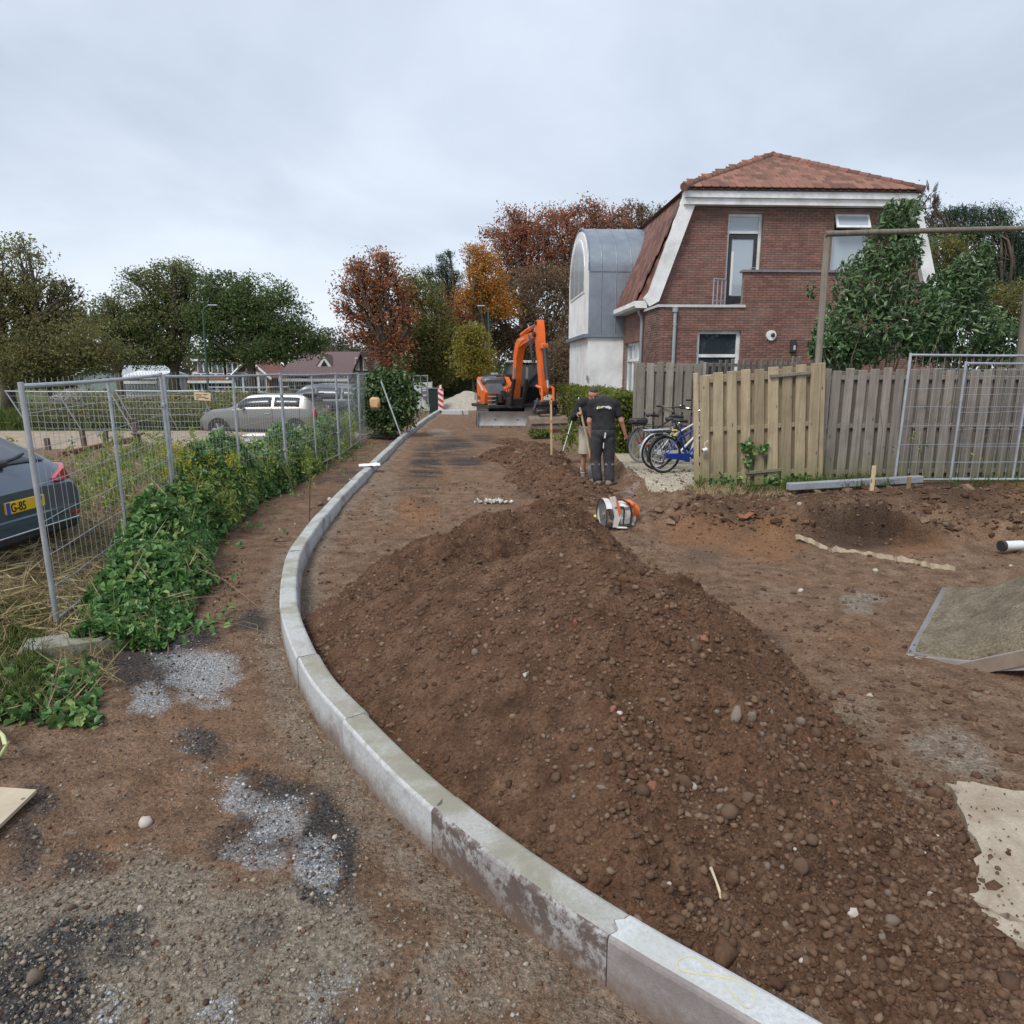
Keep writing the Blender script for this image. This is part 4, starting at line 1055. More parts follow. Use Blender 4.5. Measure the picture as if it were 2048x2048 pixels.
# fascia, barge boards, gutters, downpipes
fa = MB(); fa.box2(.62, 7.06, -.30, -.04, 6.53, 6.69); fa.box2(.62, 7.06, -.36, -.04, 6.694, 6.86)
fa.build('fascia', m_white, house, off=OFF)
MB().box2(.60, 7.08, -.40, -.03, 6.864, 6.90).build('eaves_flashing', m_dark, house, off=OFF)
bpoly = [(.60, 6.70), (.94, 6.52), (.06, 4.02), (-.20, 3.88), (-.36, 4.10), (-.22, 4.27)]
barge = MB().prism(bpoly, lambda a, b, d: (a, d, b), -.22, -.035); barge.build('barge_board', m_white, house, off=OFF)
MB().prism([(7.80 - a, b) for a, b in bpoly], lambda a, b, d: (a, d, b), -.22, -.035).build('barge_board', m_white, house, off=OFF)
gut = MB().prism([(-.62, 3.90), (-.60, 4.03), (-.26, 4.03), (-.26, 3.84), (-.56, 3.84)], lambda a, b, d: (a, d, b), -.16, 2.9); gut.build('gutter', m_white, house, off=OFF)
MB().prism([(7.80 + .62, 3.90), (7.80 + .60, 4.03), (7.80 + .26, 4.03), (7.80 + .26, 3.84), (7.80 + .56, 3.84)], lambda a, b, d: (a, d, b), -.16, 11).build('gutter', m_white, house, off=OFF)
MB().tube([(-.42, .12, 3.84), (-.42, .12, 3.74), (-.33, .12, 3.6), (-.33, .12, .3)], .042, 10).build('downpipe', m_grey_pipe, house, smooth='auto', off=OFF)
dp = MB().tube([(.14, AW_Y - .07, 3.66), (.14, AW_Y - .07, .3)], .045, 10)
dp.cyl((.14, AW_Y - .07, 3.62), (.14, AW_Y - .07, 3.73), .075, n=10).build('downpipe', m_grey_pipe, house, smooth='auto', off=OFF)
for z in (3.3, 2.3): MB().bbox((.14, AW_Y - .055, z), (.12, .09, .035), .008).build('pipe_bracket', m_galv2, house, off=OFF)
# mansard slopes (solid) and tiles
def tile_mesh(w, l, th=.024, scallop=True):
    n = 7; pts = [(-w / 2, l), (w / 2, l)] + [(w / 2 * math.cos(a), -.0 + (.42 * w) * (1 - math.sin(a)) - .42 * w * 0) for a in np.linspace(0, math.pi, n)]
    q = MB().prism([(x, y) for x, y in pts], lambda a, b, d: (a, b, d + .010 * (1 - abs(a) / (w / 2))), 0, th); me = bpy.data.meshes.new('roof_tile'); me.from_pydata(np.concatenate(q.v).tolist(), [], q.f); return me, q
TN = {'n': 0}
def tile_slope(p00, udir, sdir, nrm, length, spanf, w, e, mat, parts, name='roof_tile'):
    """overlapping scalloped tiles: udir along the eaves, sdir up the slope; spanf(s) gives start and end along u"""
    p00, udir, sdir, nrm = np.array(p00, float), unit(udir), unit(sdir), unit(nrm)
    me, q = tile_mesh(w * .97, e * 1.45); me.materials.append(mat); R0 = np.stack([udir, sdir, nrm], 1); r = np.random.default_rng(int(abs(p00[0]) * 100) + 9)
    mb = MB(); rows = int(length / e) + 1
    for k in range(rows):
        a, b = spanf(min(k * e, length)); x = a + (w / 2 if k % 2 == 0 else 0)
        while x < b + .01:
            c = p00 + udir * x + sdir * (k * e) + nrm * (.030 + r.normal(0, .002))
            tl = R0 @ rotx(.075) @ rotz(r.normal(0, .012))
            if TN['n'] < parts:
                o = bpy.data.objects.new(name, me); COL.objects.link(o); o.parent = house
                o.matrix_local = Matrix.Translation(c + np.array(OFF)) @ Matrix(tl.tolist()).to_4x4(); TN['n'] += 1
            else:
                v = np.concatenate(q.v) @ tl.T + c; mb.add(v, q.f)
            x += w
    if mb.n: mb.build('roof_tiles', mat, house, off=OFF, kind='stuff')
APX = (4.04, 2.55, 8.50); EZ = 6.89
hip = MB().add([(.56, -.42, EZ), (7.08, -.42, EZ), APX, (4.04, 8.6, 8.50), (.56, 11.4, EZ), (7.08, 11.4, EZ)], [(0, 1, 2), (0, 2, 3, 4), (1, 5, 3, 2), (4, 3, 5), (0, 4, 5, 1)])
hip.build('upper_roof', m_tile2, house, off=OFF)
run, rise = 2.97, APX[2] - EZ; SL = math.hypot(run, rise); sd_ = np.array((0, run, rise)) / SL; nr_ = np.array((0, -rise, run)) / SL
tile_slope((0, -.44, EZ - .005), (1, 0, 0), sd_, nr_, SL - .12, lambda s: (.60 + 3.44 * s / SL, 7.05 - 3.01 * s / SL), .235, .265, m_tile, 210)
for sx in (-1, 1):                                           # hip ridges of half round tiles
    a = np.array((4.04 + sx * 3.50 - (.43 if sx > 0 else 0), -.46, EZ + .03)); b = np.array(APX) + (0, -.02, .06); n = 15
    for k in range(n):
        p, q_ = a + (b - a) * k / n, a + (b - a) * (k + 1.12) / n
        MB().cyl(p, q_, .115, .095, 10).build('ridge_tile', m_tile2 if sx > 0 else m_tile, house, smooth='auto', off=OFF)
MB().cyl((4.04, 2.4, 8.54), (4.04, 8.7, 8.54), .11, n=10).build('roof_ridge', m_tile2, house, off=OFF)
for sx, x0, xk in ((-1, -.50, .78), (1, 8.30, 7.02)):
    q = MB().add([(x0, -.03, 4.02), (xk, -.03, 6.86), (xk, 11.2, 6.86), (x0, 11.2, 4.02), (x0 - sx * .4, -.03, 4.02), (xk - sx * .4, -.03, 6.86), (xk - sx * .4, 11.2, 6.86), (x0 - sx * .4, 11.2, 4.02)],
                 [(0, 1, 2, 3), (7, 6, 5, 4), (0, 4, 5, 1), (3, 2, 6, 7), (0, 3, 7, 4), (1, 5, 6, 2)])
    q.build('mansard_slope', m_tile2, house, off=OFF)
ms_ = np.array((1.28, 0, 2.84)); MSL = np.linalg.norm(ms_)
tile_slope((-.53, 0, 4.0), (0, 1, 0), ms_, (-2.84, 0, 1.28), MSL - .1, lambda s: (-.02, 3.0), .235, .265, m_tile2, 300)
tile_slope((-.53, 0, 4.0), (0, 1, 0), ms_, (-2.84, 0, 1.28), MSL - .1, lambda s: (2.92, 11.0) if s > 1.2 else (7.6, 11.0), .235, .265, m_tile2, 0)
# vent pipe by the hip
vp = MB().cyl((.98, .25, 6.9), (.98, .25, 7.14), .085, n=14).build('vent_pipe', m_grey_pipe, house, smooth='auto', off=OFF)
MB().ell((.98, .25, 7.17), (.16, .16, .05), 14, 6).build('vent_cap', m_dark, vp, off=OFF)
MB().ell((.78, .0, 7.0), (.12, .14, .08), 12, 6).build('vent_cap', m_dark, vp, off=OFF)
# zinc dormer tower
TX0, TY0, TY1, TZ0, TZ1, TH_ = -1.46, 2.9, 7.5, 3.24, 5.22, 1.62
MB().box2(TX0 + .05, -.02, TY0 + .02, TY1 - .02, .2, TZ0 - .06).build('tower_base', m_plaster, house, off=OFF)
MB().box2(TX0 - .10, -.0, TY0 - .06, TY1 + .06, TZ0 - .055, TZ0 + .05).build('tower_ledge', m_zinc, house, off=OFF)
arc = [(TY0 + (TY1 - TY0) / 2 - (TY1 - TY0) / 2 * math.cos(a), TZ1 + TH_ * math.sin(a)) for a in np.linspace(0, math.pi, 25)]
prof = [(TY0, TZ0 + .055)] + arc + [(TY1, TZ0 + .055)]
tw = MB().prism(prof, lambda a, b, d: (d, a, b), TX0 + .06, 1.6); tw.build('dormer_shell', m_zinc, house, smooth='auto', off=OFF)
fp = [(a + (.10 if a < 5 else -.10) * (1 if b < 6 else .4), b - (.09 if b > 5.3 else 0)) for a, b in prof]
MB().prism(fp, lambda a, b, d: (d, a, b), TX0 - .01, TX0 + .055).build('dormer_front', m_plaster, house, off=OFF)
AWc, AWr, AWh = 5.2, 1.75, 1.28
ap_ = [(AWc - AWr, 4.62)] + [(AWc - AWr * math.cos(a), 5.22 + AWh * math.sin(a)) for a in np.linspace(0, math.pi, 17)] + [(AWc + AWr, 4.62)]
aw = MB().prism(ap_, lambda a, b, d: (d, a, b), TX0 - .035, TX0 - .011); awo = aw.build('arched_window', m_white, house, off=OFF)
for a0, a1 in ((AWc - AWr + .09, AWc - .62), (AWc - .54, AWc + .54), (AWc + .62, AWc + AWr - .09)):
    top = lambda a: 5.22 + AWh * math.sqrt(max(0, 1 - ((a - AWc) / AWr) ** 2)) - .10
    pl = [(a0, 4.70)] + [(a, max(4.9, top(a))) for a in np.linspace(a0, a1, 8)] + [(a1, 4.70)]
    MB().prism(pl, lambda a, b, d: (d, a, b), TX0 - .045, TX0 - .0355).build('pane', m_glass_sky, awo, off=OFF)
for x in (-1.02, -.55, -.08, .39):
    s = MB(); pth = [(x, TY0 - .008, TZ0 + .06)] + [(x, a + (.0 if 0 else 0), b + .008) for a, b in arc] + [(x, TY1 + .008, TZ0 + .06)]
    s.tube(pth, .016, 6); s.build('standing_seam', m_zinc, house, off=OFF)
MB().box2(TX0 + .062, .3, TY0 - .018, TY0 - .002, TZ1 - .02, TZ1 + .012).build('sheet_joint', m_zinc, house, off=OFF)
MB().tube([(TX0 + .03, a - .0, b + .012) for a, b in arc], .03, 6).build('dormer_edge', m_zinc, house, off=OFF)
lp = MB().bbox((TX0 + .03, TY0 - .03, 1.9), (.05, .06, .16), .01).build('wall_lamp', m_galv2, house, off=OFF)
# ------------------------------------------------------------------ foliage helper
def leaf_cloud(name, P, L, mat, seed, aspect=.5, parent=None, kind=None, up=.35, fold=.25, D=None, droop=0.0, six=False):
    """one folded four-cornered leaf per point; D gives preferred leaf directions"""
    r = np.random.default_rng(seed); n = len(P); P = np.asarray(P, float)
    L = np.full(n, L) * r.uniform(.65, 1.3, n) if np.isscalar(L) else np.asarray(L)
    d = r.normal(size=(n, 3)); d /= np.linalg.norm(d, axis=1)[:, None]
    if D is not None: d = d * .6 + D
    d[:, 2] -= droop
    d /= np.linalg.norm(d, axis=1)[:, None] + 1e-9
    nn = r.normal(size=(n, 3)); nn[:, 2] += up * 3
    s = np.cross(d, nn); s /= np.linalg.norm(s, axis=1)[:, None] + 1e-9
    w = np.cross(s, d)
    l, a = L[:, None], (L * aspect * .5)[:, None]
    v = np.stack([P - d * l * .5, P + s * a + w * a * fold * 2 - d * l * .06, P + d * l * .5 - w * a * .3, P - s * a + w * a * fold * 2 - d * l * .06], 1)
    if parent is not None: v = v - np.array(parent.location)
    if six:
        o_ = lambda t, q: P + d * l * t + s * a * q + w * a * fold * abs(q) * 1.6 - w * a * .5 * max(0, t) ** 2 * 4
        v = np.stack([o_(-.5, 0), o_(-.22, .85), o_(.18, .82), o_(.5, 0), o_(.18, -.82), o_(-.22, -.85)], 1)
        if parent is not None: v = v - np.array(parent.location)
        b = (np.arange(n) * 6)[:, None]
        f = np.concatenate([b + np.array((0, 3, 2, 1)), b + np.array((0, 5, 4, 3))], 1).reshape(-1, 4)
        return link(name, mesh_np(name, v.reshape(-1, 3), f), mat, parent, fix=False, kind=kind)
    b = (np.arange(n) * 4)[:, None]
    f = np.concatenate([b + np.array((0, 2, 1)), b + np.array((0, 3, 2))], 1).reshape(-1, 3)
    return link(name, mesh_np(name, v.reshape(-1, 3), f), mat, parent, fix=False, kind=kind)
def in_ell(n, c, rad, r, shell=.0):
    d = r.normal(size=(n, 3)); d /= np.linalg.norm(d, axis=1)[:, None]
    q = (shell + (1 - shell) * r.random(n)) ** (1 / 2.2) if shell else r.random(n) ** (1 / 2.4)
    return np.asarray(c) + d * q[:, None] * np.asarray(rad)
def limb(mb, a, b, r0, r1, rr, bend=.08, n=5, seg=5):
    a, b = np.asarray(a, float), np.asarray(b, float); L = np.linalg.norm(b - a); pts = []
    o = rr.normal(size=3) * L * bend
    for t in np.linspace(0, 1, seg): pts.append(a + (b - a) * t + o * math.sin(math.pi * t) + (np.array((0, 0, L * .06)) * math.sin(math.pi * t)))
    mb.tube(pts, list(np.linspace(r0, r1, seg)), n, caps=False); return pts

# ------------------------------------------------------------------ board fences
def wood(name, a, b, green=.0, grain=30):
    if name in MATS: return MATS[name]
    m = bpy.data.materials.new(name); m.use_nodes = True; t = NT(m); MATS[name] = m
    vec = t.n('ShaderNodeTexCoord').outputs['Object']; rnd = t.n('ShaderNodeObjectInfo').outputs['Random']
    off = t.n('ShaderNodeCombineXYZ', {0: t.math('MULTIPLY', rnd, 37.0), 2: t.math('MULTIPLY', rnd, 61.0)}).outputs[0]
    va = t.n('ShaderNodeVectorMath', operation='ADD'); t.t.links.new(vec, va.inputs[0]); t.t.links.new(off, va.inputs[1])
    st = t.n('ShaderNodeMapping', {0: va.outputs[0], 'Scale': (grain, grain, 1.2)}).outputs[0]
    base = t.ramp(t.noise(st, 1.0, 6, .65, .5), [(.3, a), (.68, b)])
    hs = t.n('ShaderNodeHueSaturation', {'Color': base, 'Value': t.math('ADD', t.math('MULTIPLY', rnd, .5), .76)}); base = hs.outputs[0]
    kn = t.n('ShaderNodeTexVoronoi', {'Vector': t.n('ShaderNodeMapping', {0: va.outputs[0], 'Scale': (7, 7, 2.6)}).outputs[0], 'Scale': 1.0}).outputs['Distance']
    base = t.mix(t.ramp(kn, [(.06, .75), (.11, 0.)]), base, (.07, .05, .035))
    stn = t.noise(va.outputs[0], 3.0, 5, .7)
    base = t.mix(t.math('MULTIPLY', t.ramp(stn, [(.45, 0.), (.7, 1.)]), .4), base, tuple(q * .55 for q in a))
    if green:
        z = t.n('ShaderNodeSeparateXYZ', {0: vec}).outputs[2]
        gm = t.math('MULTIPLY', t.ramp(t.math('ADD', z, t.math('MULTIPLY', stn, .35)), [(.25, 1.), (.75, 0.)]), green)
        base = t.mix(gm, base, (.13, .145, .045))
    b_ = t.n('ShaderNodeBsdfPrincipled', {'Base Color': base, 'Roughness': .82}); b_.inputs['Specular IOR Level'].default_value = .25
    bn = t.n('ShaderNodeBump', {'Strength': .5, 'Distance': .004, 'Height': t.noise(st, 1.0, 6, .7)})
    t.t.links.new(bn.outputs[0], b_.inputs['Normal']); t.out(b_.outputs[0]); return m
m_wlight = wood('pale fence board', (.26, .205, .13), (.43, .355, .24), .55)
m_wgrey = wood('grey fence board', (.155, .135, .115), (.28, .25, .22), .45)
m_wback = wood('weathered fence board', (.165, .145, .12), (.30, .27, .235), .25)
def board_fence(label, p0, p1, z0, h, n, bw, mat, lean=0.0, zslope=0.0, seed=1, back=True, topdz=.015):
    p0, p1 = np.array(p0[:2], float), np.array(p1[:2], float); L = np.linalg.norm(p1 - p0); ang = math.atan2(*(p1 - p0)[::-1])
    t = thing('board_fence', label, 'wooden fence', (p0[0], p0[1], z0), ang, 'wooden board fences'); r = np.random.default_rng(seed)
    Rl = roty(-lean)
    def B(x, y, w, d, zb, zt, name='board', tilt=0.0):
        mb = MB().bbox(((x), y, (zb + zt) / 2), (w, d, zt - zb), .006, roty(tilt)); mb.xf(Rl, (0, 0, zslope * x)); return mb.build(name, mat, t)
    pitch = L / n
    for i in range(n):
        x = (i + .5) * pitch; B(x, -.032, bw * r.uniform(.94, 1.05), .02, -.02, h + r.normal(0, topdz), tilt=r.normal(0, .008))
    if back:
        for i in range(n - 1): B((i + 1) * pitch, .032, bw * r.uniform(.94, 1.05), .02, -.02, h - .03 + r.normal(0, topdz), tilt=r.normal(0, .008))
    for z in (.16, h * .5, h - .14):
        B(L / 2, 0, L, .042, z - .035, z + .035, 'fence_rail')
    for x in (-.02, L + .02): B(x, .0, .07, .07, -.05, h + .01, 'fence_post')
    return t
YF = 11.12
fa0, fa1 = atd(1396, 970, YF), atd(1636, 970, YF)
lf = board_fence('pale board fence panel leaning a little, right beside the blue bicycle', fa0, fa1, .30, 1.80, 9, .155, m_wlight, lean=.06, zslope=.02, seed=3)
for (x, z, w) in ((1.42, 1.70, .62), (1.02, .22, .55)):
    MB().bbox((x, -.06, z), (w, .035, .05), .005, roty(-.03)).xf(roty(-.06)).build('batten', m_wgrey, lf)
g0, g1 = atd(1640, 968, 11.3), atd(2330, 968, 11.75)
board_fence('long grey weathered board fence behind the free steel post on the right', g0, g1, .36, 1.80, int(np.linalg.norm(g1[:2] - g0[:2]) / .205), .145, m_wgrey, lean=.0, zslope=.004, seed=5)
b0, b1 = atd(1268, 900, 14.75), atd(1398, 900, 14.6)
board_fence('grey board fence panel behind the bicycles, beside the hedge', b0, b1, .36, 1.93, 7, .155, m_wback, seed=7)
c0, c1 = atd(1396, 900, 14.7), atd(1584, 900, 17.6)
board_fence('narrow slatted grey fence behind the pale panel, below the white annexe window', c0, c1, .36, 1.96, 17, .12, m_wback, zslope=.035, seed=8, back=False)
# security camera-like white lamp on the first pale board
wl = thing('outdoor_lamp', 'small white lamp with a loose wire on the first board of the pale fence', 'lamp', atd(1408, 900, YF - .1))
MB().cyl((-.035, -.03, -.01), (.04, -.01, .01), .03, .034, 14).build('housing', m_white, wl, smooth='auto')
MB().cyl((-.038, -.031, -.011), (-.034, -.03, -.01), .024, n=12).build('lens', m_dark, wl)
MB().tube([(.03, .0, .03), (.0, .0, .09), (.03, .0, .13), (.06, .01, .15)], .004, 5).build('wire', m_white, wl)

# ------------------------------------------------------------------ pergola of round poles
m_pole = wood('round pole', (.15, .13, .105), (.27, .245, .20), .0, 22)
pg = thing('pergola', 'pergola of weathered round wooden poles above the laurel shrubs', 'pergola', (*atd(1640, 740, 11.75)[:2], .35))
o_ = np.array(pg.location)
pt, pb = atd(1655, 470, 11.75), atd(1640, 740, 11.75)
MB().tube([np.array((pb[0] - .02, 11.75, .3)) - o_, np.array((pt[0], 11.75, pt[2])) - o_], [.060, .052], 12).build('pole', m_pole, pg, smooth='auto')
q0, q1 = atd(1655, 473, 11.72), atd(2052, 462, 11.85); q2 = q1 + (q1 - q0) * .25
MB().tube([q0 + (0, 0, .04) - o_ - (q1 - q0) * .012, (q0 + q1) / 2 + (0, 0, .045) - o_, q2 + (0, 0, .04) - o_], [.046, .042, .04], 12).build('beam', m_pole, pg, smooth='auto')
r0, r1 = atd(2066, 640, 11.9), atd(2074, 462, 11.9)
MB().tube([np.array((r0[0], 11.95, .3)) - o_, np.array((r1[0], 11.95, r1[2])) - o_], [.085, .07], 12).build('pole', m_pole, pg, smooth='auto')
MB().tube([np.array((r0[0] - .15, 11.9, 1.4)) - o_, np.array((r0[0] + .05, 11.9, 3.0)) - o_], .06, 10).build('brace', m_pole, pg, smooth='auto')

# ------------------------------------------------------------------ laurels
m_laurel = leaf_mat('laurel leaf', [(.049, .100, .040), (.083, .153, .060), (.125, .208, .083), (.070, .133, .049), (.167, .267, .108)], rough=.32, trans=.12, spec=.6)
m_stem = M('brown stem', (.10, .075, .05), (.16, .12, .08), scale=20, rough=.85)
def lobes_px(L, Y, depth=.9):
    o = []
    for px, py, rx, ry in L:
        c = atd(px, py, Y); e = atd(px + rx, py, Y); t_ = atd(px, py - ry, Y); a, b = e[0] - c[0], t_[2] - c[2]
        o.append((c, np.array((a, depth * (a + b) / 2, b))))
    return o
def shrub(name, label, lob, n, L, aspect, mat, seed, cat='shrub', group=None, base=None, twig=.012, shell=.25, shoots=0, depth=.8, Y=12.8, up=.3, droop=0.0, clump=.0):
    r = np.random.default_rng(seed); lo = lobes_px(lob, Y, depth) if not isinstance(lob[0][0], np.ndarray) else lob
    if base is None: base = np.array((np.mean([l[0][0] for l in lo]), Y, .3))
    t = thing(name, label, cat, base, 0, group)
    w = np.array([np.prod(l[1]) ** (2 / 3) for l in lo]); w /= w.sum(); P = []
    st = MB()
    for (c, rad), k in zip(lo, w):
        m = int(n * k)
        if clump:
            nc = max(3, int(m / 55)); cc = in_ell(nc, c, rad * .9, r, shell); pick = cc[r.integers(nc, size=m)]; P.append(pick + r.normal(0, 1, (m, 3)) * rad * clump)
        else: P.append(in_ell(m, c, rad, r, shell))
        for _ in range(4):
            e = c + r.normal(0, .45, 3) * rad; limb(st, base + r.normal(0, .06, 3) * (1, 1, 0), e, twig, twig * .35, r, .1, 5)
        for _ in range(shoots):
            a = c + r.normal(0, .5, 3) * rad; b = a + np.array((r.normal(0, .25), r.normal(0, .2), .9)) * rad[2] * r.uniform(.5, .9)
            limb(st, a, b, .006, .003, r, .05, 4); tt = r.random(26); P.append(a + (b - a) * tt[:, None] + r.normal(0, .035, (26, 3)))
    st.build('stems', m_stem, t, off=-np.array(t.location), kind='stuff')
    P = np.concatenate(P); P = P[P[:, 2] > .25 if base[2] > .2 else P[:, 2] > .02]
    leaf_cloud('leaves', P, L, mat, seed + 1, aspect, t, 'stuff', up, droop=droop, six=L > .11); return t
shrub('laurel_shrub', 'tall dark laurel shrub under the pergola beam, in front of the upper window', [(1740, 655, 110, 78), (1745, 570, 80, 75), (1785, 500, 58, 65), (1690, 700, 70, 45), (1795, 440, 40, 45), (1840, 640, 60, 75), (1640, 690, 22, 40)], 6500, .125, .36, m_laurel, 21, Y=12.9, shoots=5, base=np.array((6.4, 12.9, .35)), group='laurel shrubs')
shrub('laurel_shrub', 'lower laurel shrub right of the tall one, behind the far right fence', [(1930, 660, 88, 65), (1930, 570, 55, 60), (2000, 690, 60, 45), (1965, 520, 22, 42), (1890, 600, 50, 65), (1860, 680, 50, 55)], 4400, .125, .36, m_laurel, 23, Y=13.3, shoots=6, base=np.array((8.3, 13.3, .35)), group='laurel shrubs')

# ------------------------------------------------------------------ clipped hedge in front of the dormer tower
m_hedge = leaf_mat('hedge leaf', [(.06, .10, .016), (.11, .16, .022), (.19, .21, .03), (.08, .12, .02), (.26, .25, .035), (.04, .065, .013)], rough=.5, trans=.3)
hd = thing('hedge', 'clipped yellow green hedge between the excavator arm and the bicycles', 'hedge', (2.5, 15.7, .25))
r = np.random.default_rng(31); n = 15000
ha, hb = np.array((2.72, 15.6)), np.array((2.15, 26.5)); hdv = (hb - ha) / np.linalg.norm(hb - ha); hn = np.array((-hdv[1], hdv[0]))
t_ = r.random(n) ** 1.4; wv = r.uniform(-.5, .5, n); zv = r.random(n) ** .75
face = r.random(n); wv = np.where(face < .4, .5 * np.sign(wv) * r.uniform(.8, 1.08, n), wv); zv = np.where((face > .4) & (face < .75), r.uniform(.9, 1.04, n), zv); t_ = np.where(face > .9, r.uniform(-.004, .02, n), t_)
HP = np.stack([ha[0] + (hb - ha)[0] * t_ + hn[0] * wv, ha[1] + (hb - ha)[1] * t_ + hn[1] * wv, .25 + zv * 1.33], 1) + r.normal(0, .035, (n, 3))
leaf_cloud('leaves', HP, .075, m_hedge, 32, .6, hd, 'stuff', .4)
cr = MB(); c_ = (ha + hb) / 2
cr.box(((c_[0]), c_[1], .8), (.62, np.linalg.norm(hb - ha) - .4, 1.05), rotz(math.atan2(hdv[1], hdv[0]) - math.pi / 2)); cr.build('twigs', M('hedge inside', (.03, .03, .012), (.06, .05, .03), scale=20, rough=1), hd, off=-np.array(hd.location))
hs = MB()
for _ in range(40):
    k = r.random() ** 1.4; p = np.array((*(ha + (hb - ha) * k + hn * r.uniform(-.3, .3)), .25)); limb(hs, p, p + (r.normal(0, .12), r.normal(0, .12), 1.2), .012, .005, r)
hs.build('stems', m_stem, hd, off=-np.array(hd.location), kind='stuff')
# ------------------------------------------------------------------ excavator
m_or = M('orange machine paint', (.78, .135, .018), (.86, .165, .025), scale=3, rough=.38, dirt=(.36, .13, .06), dirt_amt=.6, coat=.15)
m_bk = M('black machine parts', (.018, .018, .02), (.035, .034, .034), scale=8, rough=.55, dirt=(.09, .07, .055), dirt_amt=.4)
m_gy = M('dark grey panel', (.075, .08, .09), (.10, .105, .115), scale=5, rough=.4)
m_steel = M('worn steel', (.30, .305, .31), (.42, .42, .42), scale=5, rough=.45, metal=.55, dirt=(.20, .14, .10), dirt_amt=.75)
m_rust = M('earthy steel', (.23, .18, .14), (.32, .26, .21), scale=4, rough=.7, metal=.25, dirt=(.14, .09, .06), dirt_amt=.8)
m_rod = M('hydraulic chrome', (.45, .46, .48), rough=.3, metal=.8)
m_hose = M('rubber hose', (.03, .03, .032), rough=.5)
m_cabglass = glass_mat('cab glass', (.012, .014, .016), .05)
EX = np.array((-.2, 27.35, .05)); EXR = math.radians(-70)            # machine faces towards the camera and to the right
ex = thing('excavator', 'orange tracked excavator with dozer blade, its arm lowered to the right', 'excavator', EX, EXR)
RI = rotz(-EXR)                                                    # undercarriage stands square to the street
def W(x, y, z): return RI @ np.array((x, y, z))
# local x = forward of the upper machine, y = its left (right in the picture)
for sx in (-1, 1):
    tr = MB(); pr = []
    for a in np.linspace(-math.pi / 2, math.pi / 2, 9): pr.append((1.15 + .36 * math.cos(a), .37 + .36 * math.sin(a)))
    for a in np.linspace(math.pi / 2, 3 * math.pi / 2, 9): pr.append((-1.15 + .36 * math.cos(a), .37 + .36 * math.sin(a)))
    tr.prism(pr, lambda a, b, d: W(sx * .88 + d, a, b), -.22, .22)
    track = tr.build('track', m_bk, ex)
    for k in range(20):
        tpos = k / 20 * 4.6 - 2.3
        for top in (0, 1):
            y_ = -1.15 + k * 2.3 / 19
            MB().bbox(W(sx * .88, y_, .735 if top else .012), (.46, .06, .03), .005, RI).build('track_pad', m_bk, ex) if k % 2 == 0 else None
    for k in range(5):
        MB().cyl(W(sx * (.88 + .225), -.9 + .45 * k, .22), W(sx * (.88 + .235), -.9 + .45 * k, .22), .12, n=14).build('roller', m_steel, track)
MB().bbox((0, 0, .55), (1.3, 1.3, .4), .05, RI).build('undercarriage', m_bk, ex)
MB().cyl((0, 0, .6), (0, 0, .72), .55, n=24).build('slew_ring', m_bk, ex)
bl = MB()                                                          # dozer blade across the front, facing the camera
bp = [(-1.98 + .10 * math.sin(t * 2.6), .02 + .62 * t) for t in np.linspace(0, 1, 8)]; bp2 = [(y + .05, z) for y, z in bp]
bl.prism(bp + bp2[::-1], lambda a, b, d: W(d + .12, a, b), -1.14, 1.14)
blade = bl.build('dozer_blade', m_steel, ex, smooth='auto')
MB().bbox(W(.12, -1.96, .09), (2.28, .03, .12), .006, RI).build('cutting_edge', m_rust, blade)
for k in range(7): MB().cyl(W(-.86 + k * .326, -1.985, .10), W(-.86 + k * .326, -1.965, .10), .022, n=8).build('bolt', m_bk, blade)
for sx in (-1, 1): MB().bbox(W(sx * 1.15 + .12, -1.90, .33), (.025, .22, .62), .006, RI).build('end_plate', m_steel, blade)
for sx in (-.4, .4): MB().tube([W(sx, -.6, .5), W(sx, -1.88, .3)], .07, 8).build('blade_arm', m_bk, blade)
MB.build_up = lambda self, *a, **k: self.build(*a, off=(0, 0, -.26), **k)
MB.build_bk = lambda self, *a, **k: self.build(*a, off=(.34, 0, .06), **k)
# upper structure
dk_ = MB().bbox((-.05, 0, 1.03), (2.2, 2.15, .12), .02).build_up('deck', m_bk, ex)
TRr = 1.36
def tail(z0, z1, x1=.62, inset=0.0):
    pts = [(x1, -1.10 + inset)]
    for a in np.linspace(-math.pi * .5 - .22, -math.pi * 1.5 + .22, 15): pts.append((-.05 + (TRr - inset) * math.cos(a) * 1.0, (1.12 - inset) * math.sin(a)))
    pts.append((-.25, 1.10 - inset)); pts.append((-.25, 0.12)); pts.append((x1, .12))
    return pts
# right-hand engine cover (left in the picture) with a cut-away upper front, built as stacked rings
def ring(z, f, ins): return [(min(x, f), y, z) for x, y in tail(0, 0, f, ins)]
ecv = MB().loft([ring(1.10, .45, .03), ring(1.14, .62, .0), ring(1.55, .72, .0), ring(1.72, .45, .0), ring(2.02, .02, .01), ring(2.10, -.10, .06)])
ecv.build_up('engine_cover', m_or, ex, smooth='auto')
MB().bbox((-.02, -.62, 1.93), (.95, .92, .34), .10).build_up('hood', m_gy, ex, smooth='auto')
hs_ = MB().loft([[(.74, -1.0, 1.50), (.74, -.35, 1.50), (.30, -.35, 1.62), (.30, -1.05, 1.62)], [(.62, -.98, 1.78), (.62, -.38, 1.78), (.0, -.38, 2.08), (-.1, -1.04, 2.06)], [(.30, -.92, 1.96), (.30, -.42, 1.96), (-.05, -.42, 2.14), (-.15, -.98, 2.12)]])
hs_.build_up('hood_nose', m_gy, ex, smooth='auto')
